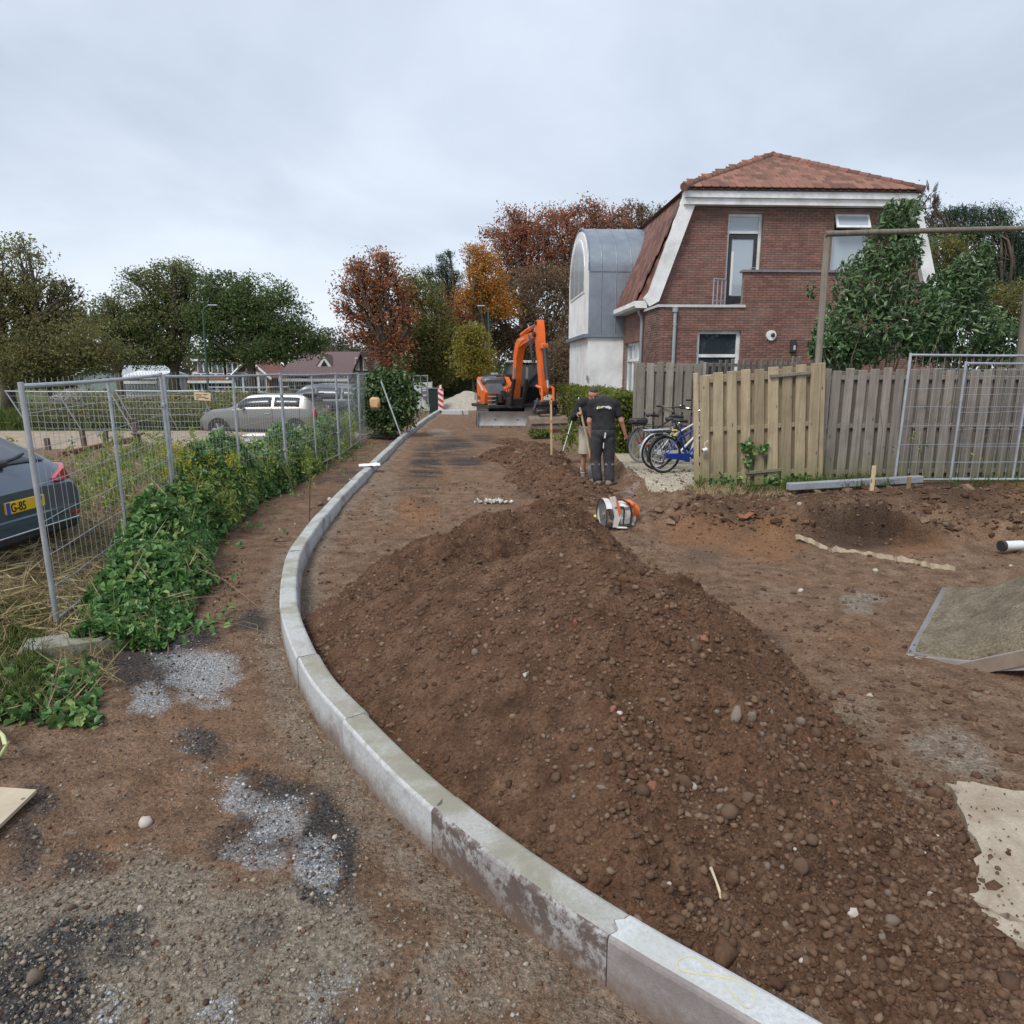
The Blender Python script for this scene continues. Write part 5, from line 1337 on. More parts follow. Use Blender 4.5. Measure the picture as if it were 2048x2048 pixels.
# pale flash on the cover side and dark seams
def sidept(x, z, o=.012): return (x, -1.10 - o, z)
MB().add([sidept(-.25, 1.98), sidept(-.02, 1.97), sidept(.60, 1.62), sidept(.36, 1.60)], [(0, 1, 2, 3)]).add([sidept(-.25, 1.98, .006), sidept(-.02, 1.97, .006), sidept(.60, 1.62, .006), sidept(.36, 1.60, .006)], [(3, 2, 1, 0)]).build_up('side_stripe', M('pale decal', (.62, .60, .58), rough=.5), ex)
for x in (-.32,): MB().bbox(sidept(x, 1.55, .004), (.014, .012, .88), .003).build_up('cover_seam', m_bk, ex)
MB().tube([(-1.36, -.30, 1.72), (-1.30, -.6, 1.70), (-1.12, -.86, 1.62), (-.95, -.97, 1.5), (-.92, -.985, 1.2)], .016, 6).build_up('cover_seam', m_bk, ex)
MB().bbox((-1.30, -.45, 1.45), (.02, .06, .12), .005, rotz(.4)).build_up('cover_latch', m_bk, ex)
def side_text(txt, size, x, z, matx, name='side_lettering', par=ex, R=None, o=.010):
    cu = bpy.data.curves.new('lettering', 'FONT'); cu.body = txt; cu.size = size * .85; cu.extrude = .002
    ob = bpy.data.objects.new('tmp', cu); me = bpy.data.meshes.new_from_object(ob); bpy.data.objects.remove(ob)
    me.transform(Matrix(((1, 0, 0, x), (0, 0, -1, -1.10 - o), (0, 1, 0, z - .26), (0, 0, 0, 1))) if R is None else R)
    return link(name, me, matx, par, fix=False)
side_text('85US', .17, -.18, 1.30, m_bk)
m_dec = M('white decal', (.7, .68, .66), rough=.5)
side_text('ZAXIS', .10, -.20, 1.18, m_dec)
MB().tube([(-.95, -.6, 2.1), (-.95, -.6, 2.22), (-.55, -.8, 2.24), (-.1, -.8, 2.24), (-.1, -.8, 2.1)], .018, 6).build_up('hand_rail', m_bk, ex, smooth='auto')
MB().tube([(-.75, .1, 2.08), (-.75, .1, 2.32)], .045, 10).build_up('exhaust_pipe', m_steel, ex, smooth='auto')
MB().bbox((-.75, -.25, 2.13), (.7, .55, .05), .015).build_up('rear_tray', m_bk, ex)
MB().bbox((-.55, -.3, 2.20), (.30, .22, .10), .02).build_up('tool_box', m_galv, ex)
# valve block and steps beside the boom foot
vb = MB()
for k in range(5): vb.bbox((.80 + .05 * (k % 2), -.75 + .16 * k, 1.25 + .09 * (k % 3)), (.30, .14, .34), .02)
vb.build_up('valve_block', m_bk, ex)
for k in range(3): MB().bbox((.88, -.90, 1.12 + .14 * k), (.16, .28, .04), .01).build_up('step', m_galv2, ex)
for k in range(5): MB().tube([(.75, -.62 + .1 * k, 1.4), (.98, -.5 + .08 * k, 1.62 + .05 * k), (1.02, -.32 + .05 * k, 1.25)], .018, 6).build_up('hose', m_hose, ex, smooth='auto')
# cab on the machine's left
CB = dict(x0=-.62, x1=.98, y0=.14, y1=1.10, z0=1.10, z1=2.66)
cab = MB()
def cabp(x, z): return x
P_ = CB
for (y, zz) in ((P_['y0'] + .04, 0), (P_['y1'] - .04, 0)):
    cab.tube([(P_['x0'] + .04, y, 1.1), (P_['x0'] + .04, y, 2.58)], .05, 6)
    cab.tube([(.25, y, 1.1), (.30, y, 2.6)], .045, 6)
    cab.tube([(P_['x1'] - .03, y, 1.1), (P_['x1'] - .0, y, 1.75), (P_['x1'] - .28, y, 2.58)], .042, 6)
cab.box2(P_['x0'], .98, P_['y0'], P_['y1'], 1.09, 1.16)
cabo = cab.build_up('cab_frame', m_bk, ex, smooth='auto')
MB().bbox((.03, .62, 2.62), (1.32, 1.0, .10), .04).build_up('cab_roof', m_bk, cabo)
MB().bbox((.03, .62, 2.685), (1.22, .9, .04), .015).build_up('roof_hatch', M('pale cab roof', (.6, .6, .6), rough=.5), cabo)
MB().add([(.94, .2, 1.2), (.94, 1.04, 1.2), (.965, 1.04, 1.75), (.965, .2, 1.75), (.70, 1.04, 2.54), (.70, .2, 2.54)], [(0, 1, 2, 3), (3, 2, 4, 5)]).build_up('windscreen', m_cabglass, cabo)
for y in (P_['y0'] + .03, P_['y1'] - .03):
    MB().prism([(-.56, 1.3), (.22, 1.3), (.26, 2.52), (-.56, 2.52)], lambda a, b, d: (a, d, b), y - .006, y + .006).build_up('side_window', m_cabglass, cabo)
    MB().prism([(.30, 1.3), (.92, 1.3), (.94, 1.75), (.68, 2.52), (.33, 2.52)], lambda a, b, d: (a, d, b), y - .006, y + .006).build_up('side_window', m_cabglass, cabo)
MB().box2(-.62, -.60, .2, 1.04, 1.3, 2.52).build_up('rear_window', m_cabglass, cabo)
MB().bbox((-.1, .62, 1.45), (.5, .52, .16), .05).bbox((-.32, .62, 1.85), (.14, .5, .7), .05).build_up('seat', m_gy, cabo, smooth='auto')
for y in (.33, .48, .63, .78, .93): MB().bbox((.72, y, 2.66), (.08, .11, .09), .015).build_up('work_lamp', M('lamp face', (.62, .63, .64), rough=.3), cabo)
MB().tube([(.8, -.3, 1.9), (.95, -.6, 2.45)], .014, 5).bbox((.97, -.64, 2.55), (.05, .18, .26), .02).build_up('wing_mirror', m_bk, ex, smooth='auto')
mfr = MB()
mfr.build_up('mirror_face', m_bk, ex) if False else None
# boom, arm, bucket: a side profile in the machine's x-z plane at y = BY
BY = -.10
def plate(name, poly, y0, y1, mat, par=ex): return MB().prism(poly, lambda a, b, d: (a, BY + d, b), y0, y1).build(name, mat, par, smooth='auto')
MB().bbox((1.12, BY, .90), (.5, .55, .42), .05).build('swing_post', m_bk, ex)
boomp = [(1.04, .97), (1.14, 1.30), (1.24, 2.0), (1.34, 2.75), (1.50, 3.22), (1.68, 3.40), (2.4, 3.52), (3.4, 3.62), (3.53, 3.56), (3.5, 3.44), (2.9, 3.30), (2.3, 3.19), (1.90, 3.06), (1.70, 2.7), (1.54, 2.0), (1.41, 1.32), (1.28, .94)]
boom = plate('boom', boomp, -.12, .12, m_or)
for y in (-.132, .132): MB().prism([(1.39, 2.8), (1.54, 3.19), (1.70, 3.33), (2.6, 3.47), (2.6, 3.36), (2.1, 3.25), (1.82, 3.02), (1.66, 2.6)], lambda a, b, d: (a, BY + y + d, b), -.008, .008).build('boom_web', m_or, boom)
side_text('HITACHI', .12, 0, 0, m_dec, 'boom_lettering', boom, Matrix(((.985, 0, 0, 2.0), (0, 0, -1, BY - .145), (.15, .985, 0, 3.30), (0, 0, 0, 1))))
for y in (-.24, .24):
    MB().cyl((1.36, BY + y, .9), (1.74, BY + y, 1.85), .075, n=12).build('boom_cylinder', m_bk, boom, smooth='auto')
    MB().cyl((1.74, BY + y, 1.85), (1.78, BY + y, 2.3), .04, n=12).build('cylinder_rod', m_rod, boom, smooth='auto')
ac0, ac1 = np.array((1.85, BY, 3.56)), np.array((3.46, BY, 3.95))
MB().cyl(ac0, ac0 + (ac1 - ac0) * .55, .075, n=12).build('arm_cylinder', m_or, boom, smooth='auto')
MB().cyl(ac0 + (ac1 - ac0) * .5, ac1, .04, n=12).build('cylinder_rod', m_rod, boom, smooth='auto')
armp = [(3.38, 3.98), (3.60, 4.02), (3.70, 3.7), (3.78, 3.2), (3.96, 2.2), (4.06, 1.45), (4.02, 1.3), (3.88, 1.28), (3.78, 1.5), (3.58, 2.5), (3.42, 3.2), (3.34, 3.6)]
arm = plate('arm', armp, -.115, .115, m_or)
MB().cyl((3.42, BY - .2, 3.50), (3.42, BY + .2, 3.50), .09, n=16).build('pivot_pin', m_bk, arm, smooth='auto')
MB().cyl((3.5, BY - .17, 3.92), (3.5, BY + .17, 3.92), .07, n=16).build('pivot_pin', m_bk, arm, smooth='auto')
MB().cyl((3.92, BY + .02, 3.0), (4.18, BY + .02, 1.85), .085, n=14).build('bucket_cylinder', m_bk, arm, smooth='auto')
MB().cyl((4.18, BY + .02, 1.88), (4.25, BY + .02, 1.55), .045, n=10).build('cylinder_rod', m_rod, arm, smooth='auto')
MB().bbox((3.88, BY + .02, 3.05), (.18, .24, .2), .03).build('cylinder_bracket', m_or, arm)
for k in range(4):
    y = BY - .20 - .0 * k
    MB().tube([(3.0 + .05 * k, BY - .19, 3.5 - .02 * k), (3.3 + .05 * k, BY - .27, 3.3), (3.46 + .04 * k, BY - .26, 2.7 - .1 * k), (3.56, BY - .2, 2.5 - .08 * k), (3.64, BY - .17, 2.75)], .02, 6).build('hose', m_hose, arm, smooth='auto')
for o in [boom, arm] + list(boom.children) + list(arm.children):
    for v in o.data.vertices:
        if v.co.z > 1.3: v.co.z = 1.3 + (v.co.z - 1.3) * .89
lk = MB()
for y in (-.2, .2):
    lk.tube([(3.44, BY + y, 1.52), (3.92, BY + y, 1.46)], .045, 8); lk.tube([(3.92, BY + y, 1.46), (3.96, BY + y, .98)], .045, 8)
lk.build_bk('linkage', m_or, arm, smooth='auto')
rt = MB().bbox((3.76, BY, .98), (.62, .62, .16), .03).cyl((3.76, BY, .72), (3.76, BY, .92), .28, n=20).bbox((3.76, BY, .70), (.5, .78, .14), .03)
rto = rt.build_bk('tilt_rotator', m_bk, arm, smooth='auto')
for y in (-.42, .42): MB().cyl((3.76, BY + y, .72), (3.72, BY + y * .6, 1.12), .055, n=10).build_bk('tilt_cylinder', m_bk, rto, smooth='auto')
for y in (-.30, .30): MB().bbox((3.76, BY + y, .60), (.36, .06, .22), .01).build_bk('hanger_plate', m_rust, rto)
# bucket: wide ditching bucket, its open side turned away, back plates facing the camera
bk = []
for t in np.linspace(0, 1, 9):
    a = math.radians(70 - 205 * t); bk.append((3.78 + .36 * math.cos(a) * (1.0 + .15 * t), .20 + .40 * math.sin(a)))
bo = [(3.76 + (x - 3.76) * .93, .21 + (z - .21) * .93) for x, z in bk]
YB = .66
bucket = MB().prism(bk + bo[::-1], lambda a, b, d: (a, BY + d, b), -YB, YB).build_bk('bucket', m_rust, arm)
for y in (-YB - .012, YB + .012): MB().prism(bk, lambda a, b, d: (a, BY + y + d, b), -.011, .011).build_bk('bucket_side', m_rust, bucket)
for k in (2, 4, 6): 
    x, z = bk[k]; MB().bbox((3.78 + (x - 3.78) * 1.03, BY, .2 + (z - .2) * 1.03), (.05, 1.3, .05), .01).build_bk('wear_strip', m_rust, bucket)
# ------------------------------------------------------------------ people: smooth bodies from joined tapered limbs, meshed as one surface
def surface_nets(Fv, org, h):
    S = Fv < 0; nx_, ny_, nz_ = Fv.shape
    c = np.zeros((nx_ - 1, ny_ - 1, nz_ - 1), int)
    for i in (0, 1):
        for j in (0, 1):
            for k in (0, 1): c += S[i:nx_ - 1 + i, j:ny_ - 1 + j, k:nz_ - 1 + k]
    act = (c > 0) & (c < 8); ids = np.full(act.shape, -1); cells = np.argwhere(act); ids[act] = np.arange(len(cells))
    acc = np.zeros((len(cells), 3)); cnt = np.zeros(len(cells))
    corners = [(i, j, k) for i in (0, 1) for j in (0, 1) for k in (0, 1)]
    for a in corners:
        for ax in range(3):
            if a[ax]: continue
            b = list(a); b[ax] = 1
            fa = Fv[cells[:, 0] + a[0], cells[:, 1] + a[1], cells[:, 2] + a[2]]; fb = Fv[cells[:, 0] + b[0], cells[:, 1] + b[1], cells[:, 2] + b[2]]
            m = (fa < 0) != (fb < 0); t = np.where(m, fa / np.where(m, fa - fb, 1), 0)
            p = np.array(a, float)[None].repeat(len(cells), 0); p[:, ax] += t
            acc[m] += p[m]; cnt[m] += 1
    v = org + h * (cells + acc / cnt[:, None]); F_ = []
    for ax in range(3):
        o = [i for i in range(3) if i != ax]
        sl0 = [slice(None)] * 3; sl1 = [slice(None)] * 3; sl0[ax] = slice(0, -1); sl1[ax] = slice(1, None)
        e = np.argwhere(S[tuple(sl0)] != S[tuple(sl1)]); e = e[(e[:, o[0]] > 0) & (e[:, o[1]] > 0) & (e[:, o[0]] < act.shape[o[0]]) & (e[:, o[1]] < act.shape[o[1]])]
        q = []
        for d0, d1 in ((-1, -1), (0, -1), (0, 0), (-1, 0)):
            g = e.copy(); g[:, o[0]] += d0; g[:, o[1]] += d1; q.append(ids[g[:, 0], g[:, 1], g[:, 2]])
        F_.append(np.stack(q, 1))
    f = np.concatenate(F_); return v, f[(f >= 0).all(1)]
def sdf_mesh(name, prims, mat, parent, h=.009, k=.025, clip=(), kind=None, label=None):
    """prims: (a, b, ra, rb[, k]) tapered limbs, or (centre, radii) ellipsoids; clip: (point, normal) keeps the side the normal points to"""
    P = [(np.array(p[0], float), np.array(p[1], float), *p[2:]) if len(p) > 2 else (np.array(p[0], float), np.array(p[1], float)) for p in prims]
    lo = np.min([np.minimum(p[0], p[1]) - max(p[2], p[3]) if len(p) > 2 else p[0] - p[1] for p in P], 0) - .04
    hi = np.max([np.maximum(p[0], p[1]) + max(p[2], p[3]) if len(p) > 2 else p[0] + p[1] for p in P], 0) + .04
    n = np.ceil((hi - lo) / h).astype(int) + 1; Fv = np.full(n, 1.0)
    ax = [lo[i] + h * np.arange(n[i]) for i in range(3)]
    for p in P:
        kk = p[4] if len(p) > 4 else k
        if len(p) > 2: l, u = np.minimum(p[0], p[1]) - max(p[2], p[3]) - .06, np.maximum(p[0], p[1]) + max(p[2], p[3]) + .06
        else: l, u = p[0] - p[1] - .06, p[0] + p[1] + .06
        s = tuple(slice(max(0, int((l[i] - lo[i]) / h)), min(n[i], int((u[i] - lo[i]) / h) + 2)) for i in range(3))
        X, Y, Z = np.meshgrid(ax[0][s[0]], ax[1][s[1]], ax[2][s[2]], indexing='ij'); Q = np.stack([X, Y, Z], -1)
        if len(p) > 2:
            ab = p[1] - p[0]; t = np.clip(((Q - p[0]) @ ab) / (ab @ ab + 1e-12), 0, 1)
            d = np.linalg.norm(Q - p[0] - t[..., None] * ab, axis=-1) - (p[2] + t * (p[3] - p[2]))
        else:
            q = (Q - p[0]) / p[1]; l_ = np.linalg.norm(q, axis=-1); g = np.linalg.norm(q / p[1], axis=-1) + 1e-9; d = l_ * (l_ - 1) / g
        a = Fv[s]; hh = np.clip(.5 + .5 * (a - d) / kk, 0, 1)
        Fv[s] = a + (d - a) * hh - kk * hh * (1 - hh)
    if clip:
        X, Y, Z = np.meshgrid(*ax, indexing='ij')
        for pt, nm in clip:
            nm = unit(nm); Fv = np.maximum(Fv, -((X - pt[0]) * nm[0] + (Y - pt[1]) * nm[1] + (Z - pt[2]) * nm[2]))
    v, f = surface_nets(Fv, lo, h)
    me = mesh_np(name, v, f, smooth=True)
    return link(name, me, mat, parent, fix=True, kind=kind, label=label, smooth=True)
m_skin = M('skin', (.42, .20, .135), (.50, .26, .18), scale=12, rough=.55, dirt=(.28, .13, .09), dirt_amt=.3)
m_black_cloth = M('black cloth', (.010, .010, .012), (.020, .020, .023), scale=14, rough=.9, bump=.6, bscale=9, bdist=.02)
m_trouser = M('dark work trousers', (.022, .024, .030), (.04, .043, .052), scale=10, rough=.9, bump=.7, bscale=10, bdist=.02, dirt=(.10, .08, .065), dirt_amt=.35)
m_shorts = M('beige shorts', (.36, .32, .25), (.44, .40, .33), scale=10, rough=.9, bump=.6, bscale=9, bdist=.02)
m_greyshirt = M('grey shirt', (.14, .14, .15), (.19, .19, .20), scale=10, rough=.9)
m_hair = M('dark hair', (.035, .026, .02), (.07, .055, .045), scale=60, rough=.8, bump=.8, bscale=80)
m_boot = M('dusty boots', (.14, .12, .10), (.22, .19, .155), scale=10, rough=.85)
m_kneepad = M('grey cordura', (.13, .13, .14), (.18, .18, .19), scale=20, rough=.85)
m_orange = M('orange trim', (.62, .17, .05), rough=.7)
def seg(j, a, b, ra, rb, k=None): return (j[a], j[b], ra, rb) if k is None else (j[a], j[b], ra, rb, k)
def hand(w, d, nrm, thumb, curl=.5, s=1.0):
    """palm, four fingers of their own length and a thumb; d points to the fingertips, nrm out of the palm"""
    w = np.array(w, float); d, nrm = unit(d), unit(nrm); side = np.cross(d, nrm) * thumb; o = []
    palm = w + d * .045 * s
    for q in (-.027, -.009, .009, .027): o.append((w + d * .01 * s + side * q * .6 * s, w + d * .085 * s + side * q * s, .0155 * s, .0125 * s, .014))
    for q, L, c in ((.030, .066, 0), (.010, .076, .04), (-.010, .071, .08), (-.029, .055, .14)):
        b = w + d * .088 * s + side * q * s; a1 = curl + c
        p1 = b + (d * math.cos(a1) + nrm * math.sin(a1)) * L * .45 * s; p2 = p1 + (d * math.cos(a1 * 2.2) + nrm * math.sin(a1 * 2.2)) * L * .32 * s
        p3 = p2 + (d * math.cos(a1 * 3) + nrm * math.sin(a1 * 3)) * L * .25 * s
        o += [(b, p1, .0095 * s, .0088 * s, .006), (p1, p2, .0088 * s, .008 * s, .004), (p2, p3, .008 * s, .007 * s, .004)]
    b = w + d * .025 * s + side * .024 * s; p1 = b + (side * .75 + d * .6 + nrm * .35) * .042 * s; p2 = p1 + (d * .85 + side * .2 + nrm * (.4 + .4 * curl)) * .036 * s
    o += [(b, p1, .0135 * s, .0108 * s, .008), (p1, p2, .0105 * s, .0085 * s, .005)]; return o
def head(c, fwd, up):
    """skull, jaw, nose, brows, ears; fwd is where the face points"""
    c = np.array(c, float); f, u = unit(fwd), unit(up); u = unit(u - f * (u @ f)); r_ = np.cross(f, u)
    g = lambda a, b, e: c + r_ * a + f * b + u * e
    body = [(g(0, -.02, .035), g(0, .02, .03), .088, .083), (g(0, .03, -.03), g(0, .055, -.075), .062, .046), (g(-.03, .02, -.05), g(.03, .02, -.05), .05, .05),
            (g(0, .094, .012), g(0, .108, -.022), .010, .014, .012), (g(-.04, .078, .03), g(.04, .078, .03), .012, .012, .012), (g(-.018, .088, -.052), g(.018, .088, -.052), .009, .009, .008)]
    for s in (-1, 1): body += [(g(s * .083, .0, .018), g(s * .088, -.008, -.022), .014, .011, .006), (g(s * .032, .082, .012), g(s * .034, .082, .012), .010, .010, .006)]
    return body, g
def person(label, loc, rz, j, top, top_sleeve, legs_cover, group=None): pass

# the man seen from behind
pl = atd(1204, 968, 12.5); pl[2] = gz1(pl[0], pl[1]) if gz1(pl[0], pl[1]) > .0 else .05
pl[2] = max(.05, min(pl[2], .22))
A_ = thing('person', 'man seen from behind in black T-shirt with lettering and dark work trousers', 'person', pl, math.radians(-3), 'road workers')
J = dict(pel=(0, 0, .95), wai=(0, .03, 1.08), che=(0, .07, 1.30), nck=(.0, .16, 1.50), hpL=(-.10, 0, .92), hpR=(.10, 0, .92), knL=(-.125, .05, .50), knR=(.115, .05, .50), anL=(-.085, -.02, .09), anR=(.13, -.02, .09),
         toL=(-.17, .17, .035), toR=(.28, .14, .035), heL=(-.07, -.06, .04), heR=(.11, -.07, .04), shL=(-.20, .09, 1.43), shR=(.20, .09, 1.43), elL=(-.245, .06, 1.13), elR=(.315, .06, 1.14), wrL=(-.205, .10, .86), wrR=(.395, .11, .91))
J = {k: np.array(v, float) for k, v in J.items()}
hb_, hg = head(J['nck'] + np.array((.0, .17, -.03)), (0, .35, -.94), (0, .94, .35))
legs = []
for s in 'LR': legs += [seg(J, 'hp' + s, 'kn' + s, .088, .062), seg(J, 'kn' + s, 'an' + s, .060, .042), seg(J, 'he' + s, 'to' + s, .04, .034)]
tors = [(J['pel'] + (-.06, 0, 0), J['pel'] + (.06, 0, 0), .125, .125), (J['pel'], J['wai'], .135, .135), (J['wai'] + (-.05, 0, 0), J['che'] + (-.07, 0, .02), .12, .125), (J['wai'] + (.05, 0, 0), J['che'] + (.07, 0, .02), .12, .125), (J['shL'] + (.04, 0, 0), J['shR'] + (-.04, 0, 0), .075, .075),
        (J['shL'], J['nck'] + (0, -.02, -.02), .07, .06), (J['shR'], J['nck'] + (0, -.02, -.02), .07, .06)]
arms = []
for s in 'LR': arms += [seg(J, 'sh' + s, 'el' + s, .058, .044), seg(J, 'el' + s, 'wr' + s, .045, .029)]
neck = [(J['nck'] + (0, -.03, -.03), J['nck'] + (0, .12, -.01), .066, .06)]
hands = hand(J['wrL'], J['wrL'] - J['elL'] + (0, .1, 0), (.9, .3, 0), -1, .75) + hand(J['wrR'], J['wrR'] - J['elR'] + (.02, .05, 0), (-.6, .6, -.2), 1, .9)
sdf_mesh('body', legs + tors + arms + neck + hb_ + hands, m_skin, A_, h=.0085)
infl = lambda L, e: [(*p[:2], p[2] + e, p[3] + e, *p[4:]) for p in L]
sleeve = [(J['sh' + s], J['sh' + s] + (J['el' + s] - J['sh' + s]) * .62, .076, .070) for s in 'LR']
sh = sdf_mesh('t_shirt', infl(tors[1:], .018) + [(J['pel'] + (-.06, 0, .05), J['pel'] + (.06, 0, .05), .15, .15)] + sleeve, m_black_cloth, A_, clip=[((0, 0, .935), (0, 0, 1))])
trs = infl(tors[:2], .030) + infl(legs[0:2] + legs[3:5], .026)
sdf_mesh('trousers', trs + [(J['hp' + s] + (0, 0, -.1), J['kn' + s], .122, .098) for s in 'LR'] + [(J['kn' + s] + (0, .02, -.06), J['an' + s] + (0, 0, .04), .096, .088) for s in 'LR'], m_trouser, A_, clip=[((0, 0, 1.0), (0, 0, -1)), ((0, 0, .07), (0, 0, 1))])
MB().loft([[(.212 * math.cos(a), .012 + .170 * math.sin(a), z) for a in np.linspace(0, 2 * math.pi, 24, endpoint=False)] for z in (.915, .945)], caps=False).build('belt', M('brown belt', (.09, .05, .04), rough=.7), A_, smooth=True)
for s in 'LR':
    sdf_mesh('shoe', [(J['he' + s], J['to' + s], .055, .046), (J['an' + s] + (0, 0, .04), J['he' + s], .058, .05), (J['to' + s], J['to' + s] + (0, 0, -.01), .046, .046)], m_boot, A_, clip=[((0, 0, -.02), (0, 0, 1))])
    kx = J['kn' + s]
    MB().bbox(kx + (0, -.085, -.13), (.16, .03, .045), .012).build('reflective_band', m_kneepad, A_)
    sg_ = -1 if s == 'L' else 1
    MB().bbox(kx + (sg_ * .095, -.01, .06), (.016, .05, .20), .006, roty(sg_ * -.05)).build('orange_piping', m_orange, A_)
MB().bbox((.02, -.165, .90), (.028, .014, .10), .004, roty(.12)).build('belt_loop', M('white label', (.6, .6, .6), rough=.8), A_)
MB().bbox((.0, -.125, .72), (.018, .012, .10), .004, roty(.05)).build('reflective_tab', M('white label', (.6, .6, .6)), A_)
sdf_mesh('hair', [(hg(0, -.03, .05), hg(0, .0, .055), .088, .082), (hg(0, -.055, .0), hg(0, -.06, -.02), .066, .055)], m_hair, A_)
def back_text(txt, size, cx, cz, y, matx, par, seglen):
    cu = bpy.data.curves.new('lettering', 'FONT'); cu.body = txt; cu.size = size; cu.extrude = .0015; cu.offset = .0018
    ob = bpy.data.objects.new('tmp', cu); me = bpy.data.meshes.new_from_object(ob); bpy.data.objects.remove(ob)
    n = len(me.vertices); co = np.zeros(n * 3); me.vertices.foreach_get('co', co); co = co.reshape(-1, 3)
    return me, co
m_let = M('shirt print white', (.75, .75, .72), rough=.8); m_lety = M('shirt print yellow', (.70, .66, .12), rough=.8)
xo = -.135
for ch, mt_ in (('d', m_let), ('o', m_lety), ('rrestijn', m_let)):
    me, co = back_text(ch, .062, 0, 0, 0, mt_, A_, 0); wdt = co[:, 0].max() - co[:, 0].min()
    x = xo + co[:, 0] - co[:, 0].min(); z = 1.375 + co[:, 1] - .02 * (x / .13) ** 2
    yb = -.095 + .30 * x * x + (z - 1.38) * .35
    me.vertices.foreach_set('co', np.stack([x, yb - co[:, 2] - .004, z], -1).ravel().astype(np.float32)); me.update()
    link('shirt_lettering', me, mt_, sh, fix=False); xo += wdt + .008
tp = thing('tape_measure', 'yellow and black tape measure in the left hand of the man seen from behind', 'tape measure', pl + rotz(math.radians(-3)) @ np.array((-.155, .12, .80)))
MB().bbox((0, 0, 0), (.07, .045, .07), .012).build('case', m_dark, tp)
MB().torus((.0, -.024, .0), .026, .007, (0, 1, 0), 20, 6).build('rim', M('yellow plastic', (.75, .60, .06), rough=.5), tp)

# the man facing us, digging
pf = atd(1178, 950, 13.4); pf[2] = .12
B_ = thing('person', 'man in open dark hoodie, grey shirt and beige shorts, looking down and holding a shovel', 'person', pf, math.pi + math.radians(4), 'road workers')
# local x is his left's mirror: after the half turn local -x is on the picture's right
J = dict(pel=(0, 0, .93), wai=(0, .03, 1.06), che=(0, .08, 1.28), nck=(.0, .16, 1.48), hpL=(-.10, 0, .90), hpR=(.10, 0, .90), knL=(-.12, .05, .48), knR=(.12, .07, .48), anL=(-.11, -.02, .09), anR=(.12, .0, .09),
         toL=(-.16, .20, .035), toR=(.16, .22, .035), heL=(-.10, -.06, .04), heR=(.11, -.05, .04), shL=(-.20, .10, 1.42), shR=(.20, .10, 1.42), elL=(-.26, .12, 1.14), elR=(.33, .10, 1.16), wrL=(-.10, .30, 1.02), wrR=(.29, .33, 1.24))
J = {k: np.array(v, float) for k, v in J.items()}
hb_, hg = head(J['nck'] + np.array((.0, .10, .10)), (.12, .92, -.40), (0, .40, .92))
legs = []
for s in 'LR': legs += [seg(J, 'hp' + s, 'kn' + s, .086, .058), seg(J, 'kn' + s, 'an' + s, .058, .038), seg(J, 'he' + s, 'to' + s, .04, .034)]
tors = [(J['pel'] + (-.06, 0, 0), J['pel'] + (.06, 0, 0), .125, .125), (J['pel'], J['wai'], .135, .135), (J['wai'] + (-.05, 0, 0), J['che'] + (-.07, 0, .02), .12, .125), (J['wai'] + (.05, 0, 0), J['che'] + (.07, 0, .02), .12, .125), (J['shL'] + (.04, 0, 0), J['shR'] + (-.04, 0, 0), .075, .075),
        (J['shL'], J['nck'] + (0, -.02, -.02), .07, .06), (J['shR'], J['nck'] + (0, -.02, -.02), .07, .06)]
arms = []
for s in 'LR': arms += [seg(J, 'sh' + s, 'el' + s, .056, .043), seg(J, 'el' + s, 'wr' + s, .044, .029)]
neck = [(J['nck'] + (0, -.03, -.03), J['nck'] + (0, .06, .07), .062, .056)]
hands = hand(J['wrL'], J['wrL'] - J['elL'], (.3, .2, -.9), 1, .9) + hand(J['wrR'], (-.2, .75, .25), (-.6, 0, -.75), -1, .95)
sdf_mesh('body', legs + tors + arms + neck + hb_ + hands, m_skin, B_, h=.0085)
hood = infl(tors[1:4], .024) + infl(tors[4:], .020) + [(J['sh' + s], J['el' + s], .080, .066) for s in 'LR'] + [(J['el' + s], J['wr' + s] * .92 + J['el' + s] * .08, .066, .048) for s in 'LR'] + [(J['nck'] + (-.08, -.07, -.02), J['nck'] + (.08, -.07, -.02), .06, .06)]
sdf_mesh('hoodie', hood, m_black_cloth, B_, clip=[((0, 0, .88), (0, 0, 1))])
sdf_mesh('shirt', infl(tors[1:4], .016) + [((0, .20, 1.02), (0, .225, 1.36), .075, .055)], m_greyshirt, B_, clip=[((0, .12, 1.2), (0, 1, 0)), ((0, 0, .94), (0, 0, 1))])
for x in (-.085, .085): MB().tube([(x, .245, 1.40), (x * 1.1, .255, 1.25), (x * 1.1, .25, 1.08)], .006, 5).build('zip_edge', m_kneepad, B_)
sdf_mesh('shorts', infl(tors[:2], .034) + [(J['hp' + s] + (0, 0, .02), J['kn' + s] + (0, 0, -.02), .112, .105) for s in 'LR'], m_shorts, B_, clip=[((0, 0, 1.0), (0, 0, -1)), ((0, 0, .47), (0, 0, 1))])
for s in 'LR':
    sdf_mesh('shoe', [(J['he' + s], J['to' + s], .054, .045), (J['an' + s] + (0, 0, .05), J['he' + s], .055, .05)], m_boot, B_, clip=[((0, 0, -.02), (0, 0, 1))])
    sdf_mesh('sock', [(J['an' + s] + (0, 0, .10), J['an' + s] + (0, 0, .03), .050, .052)], M('white sock', (.6, .6, .58), rough=.9), B_)
sdf_mesh('hair', [(hg(0, -.035, .055), hg(0, .01, .075), .090, .074), (hg(0, -.055, .0), hg(0, -.06, -.03), .070, .055)], m_hair, B_)
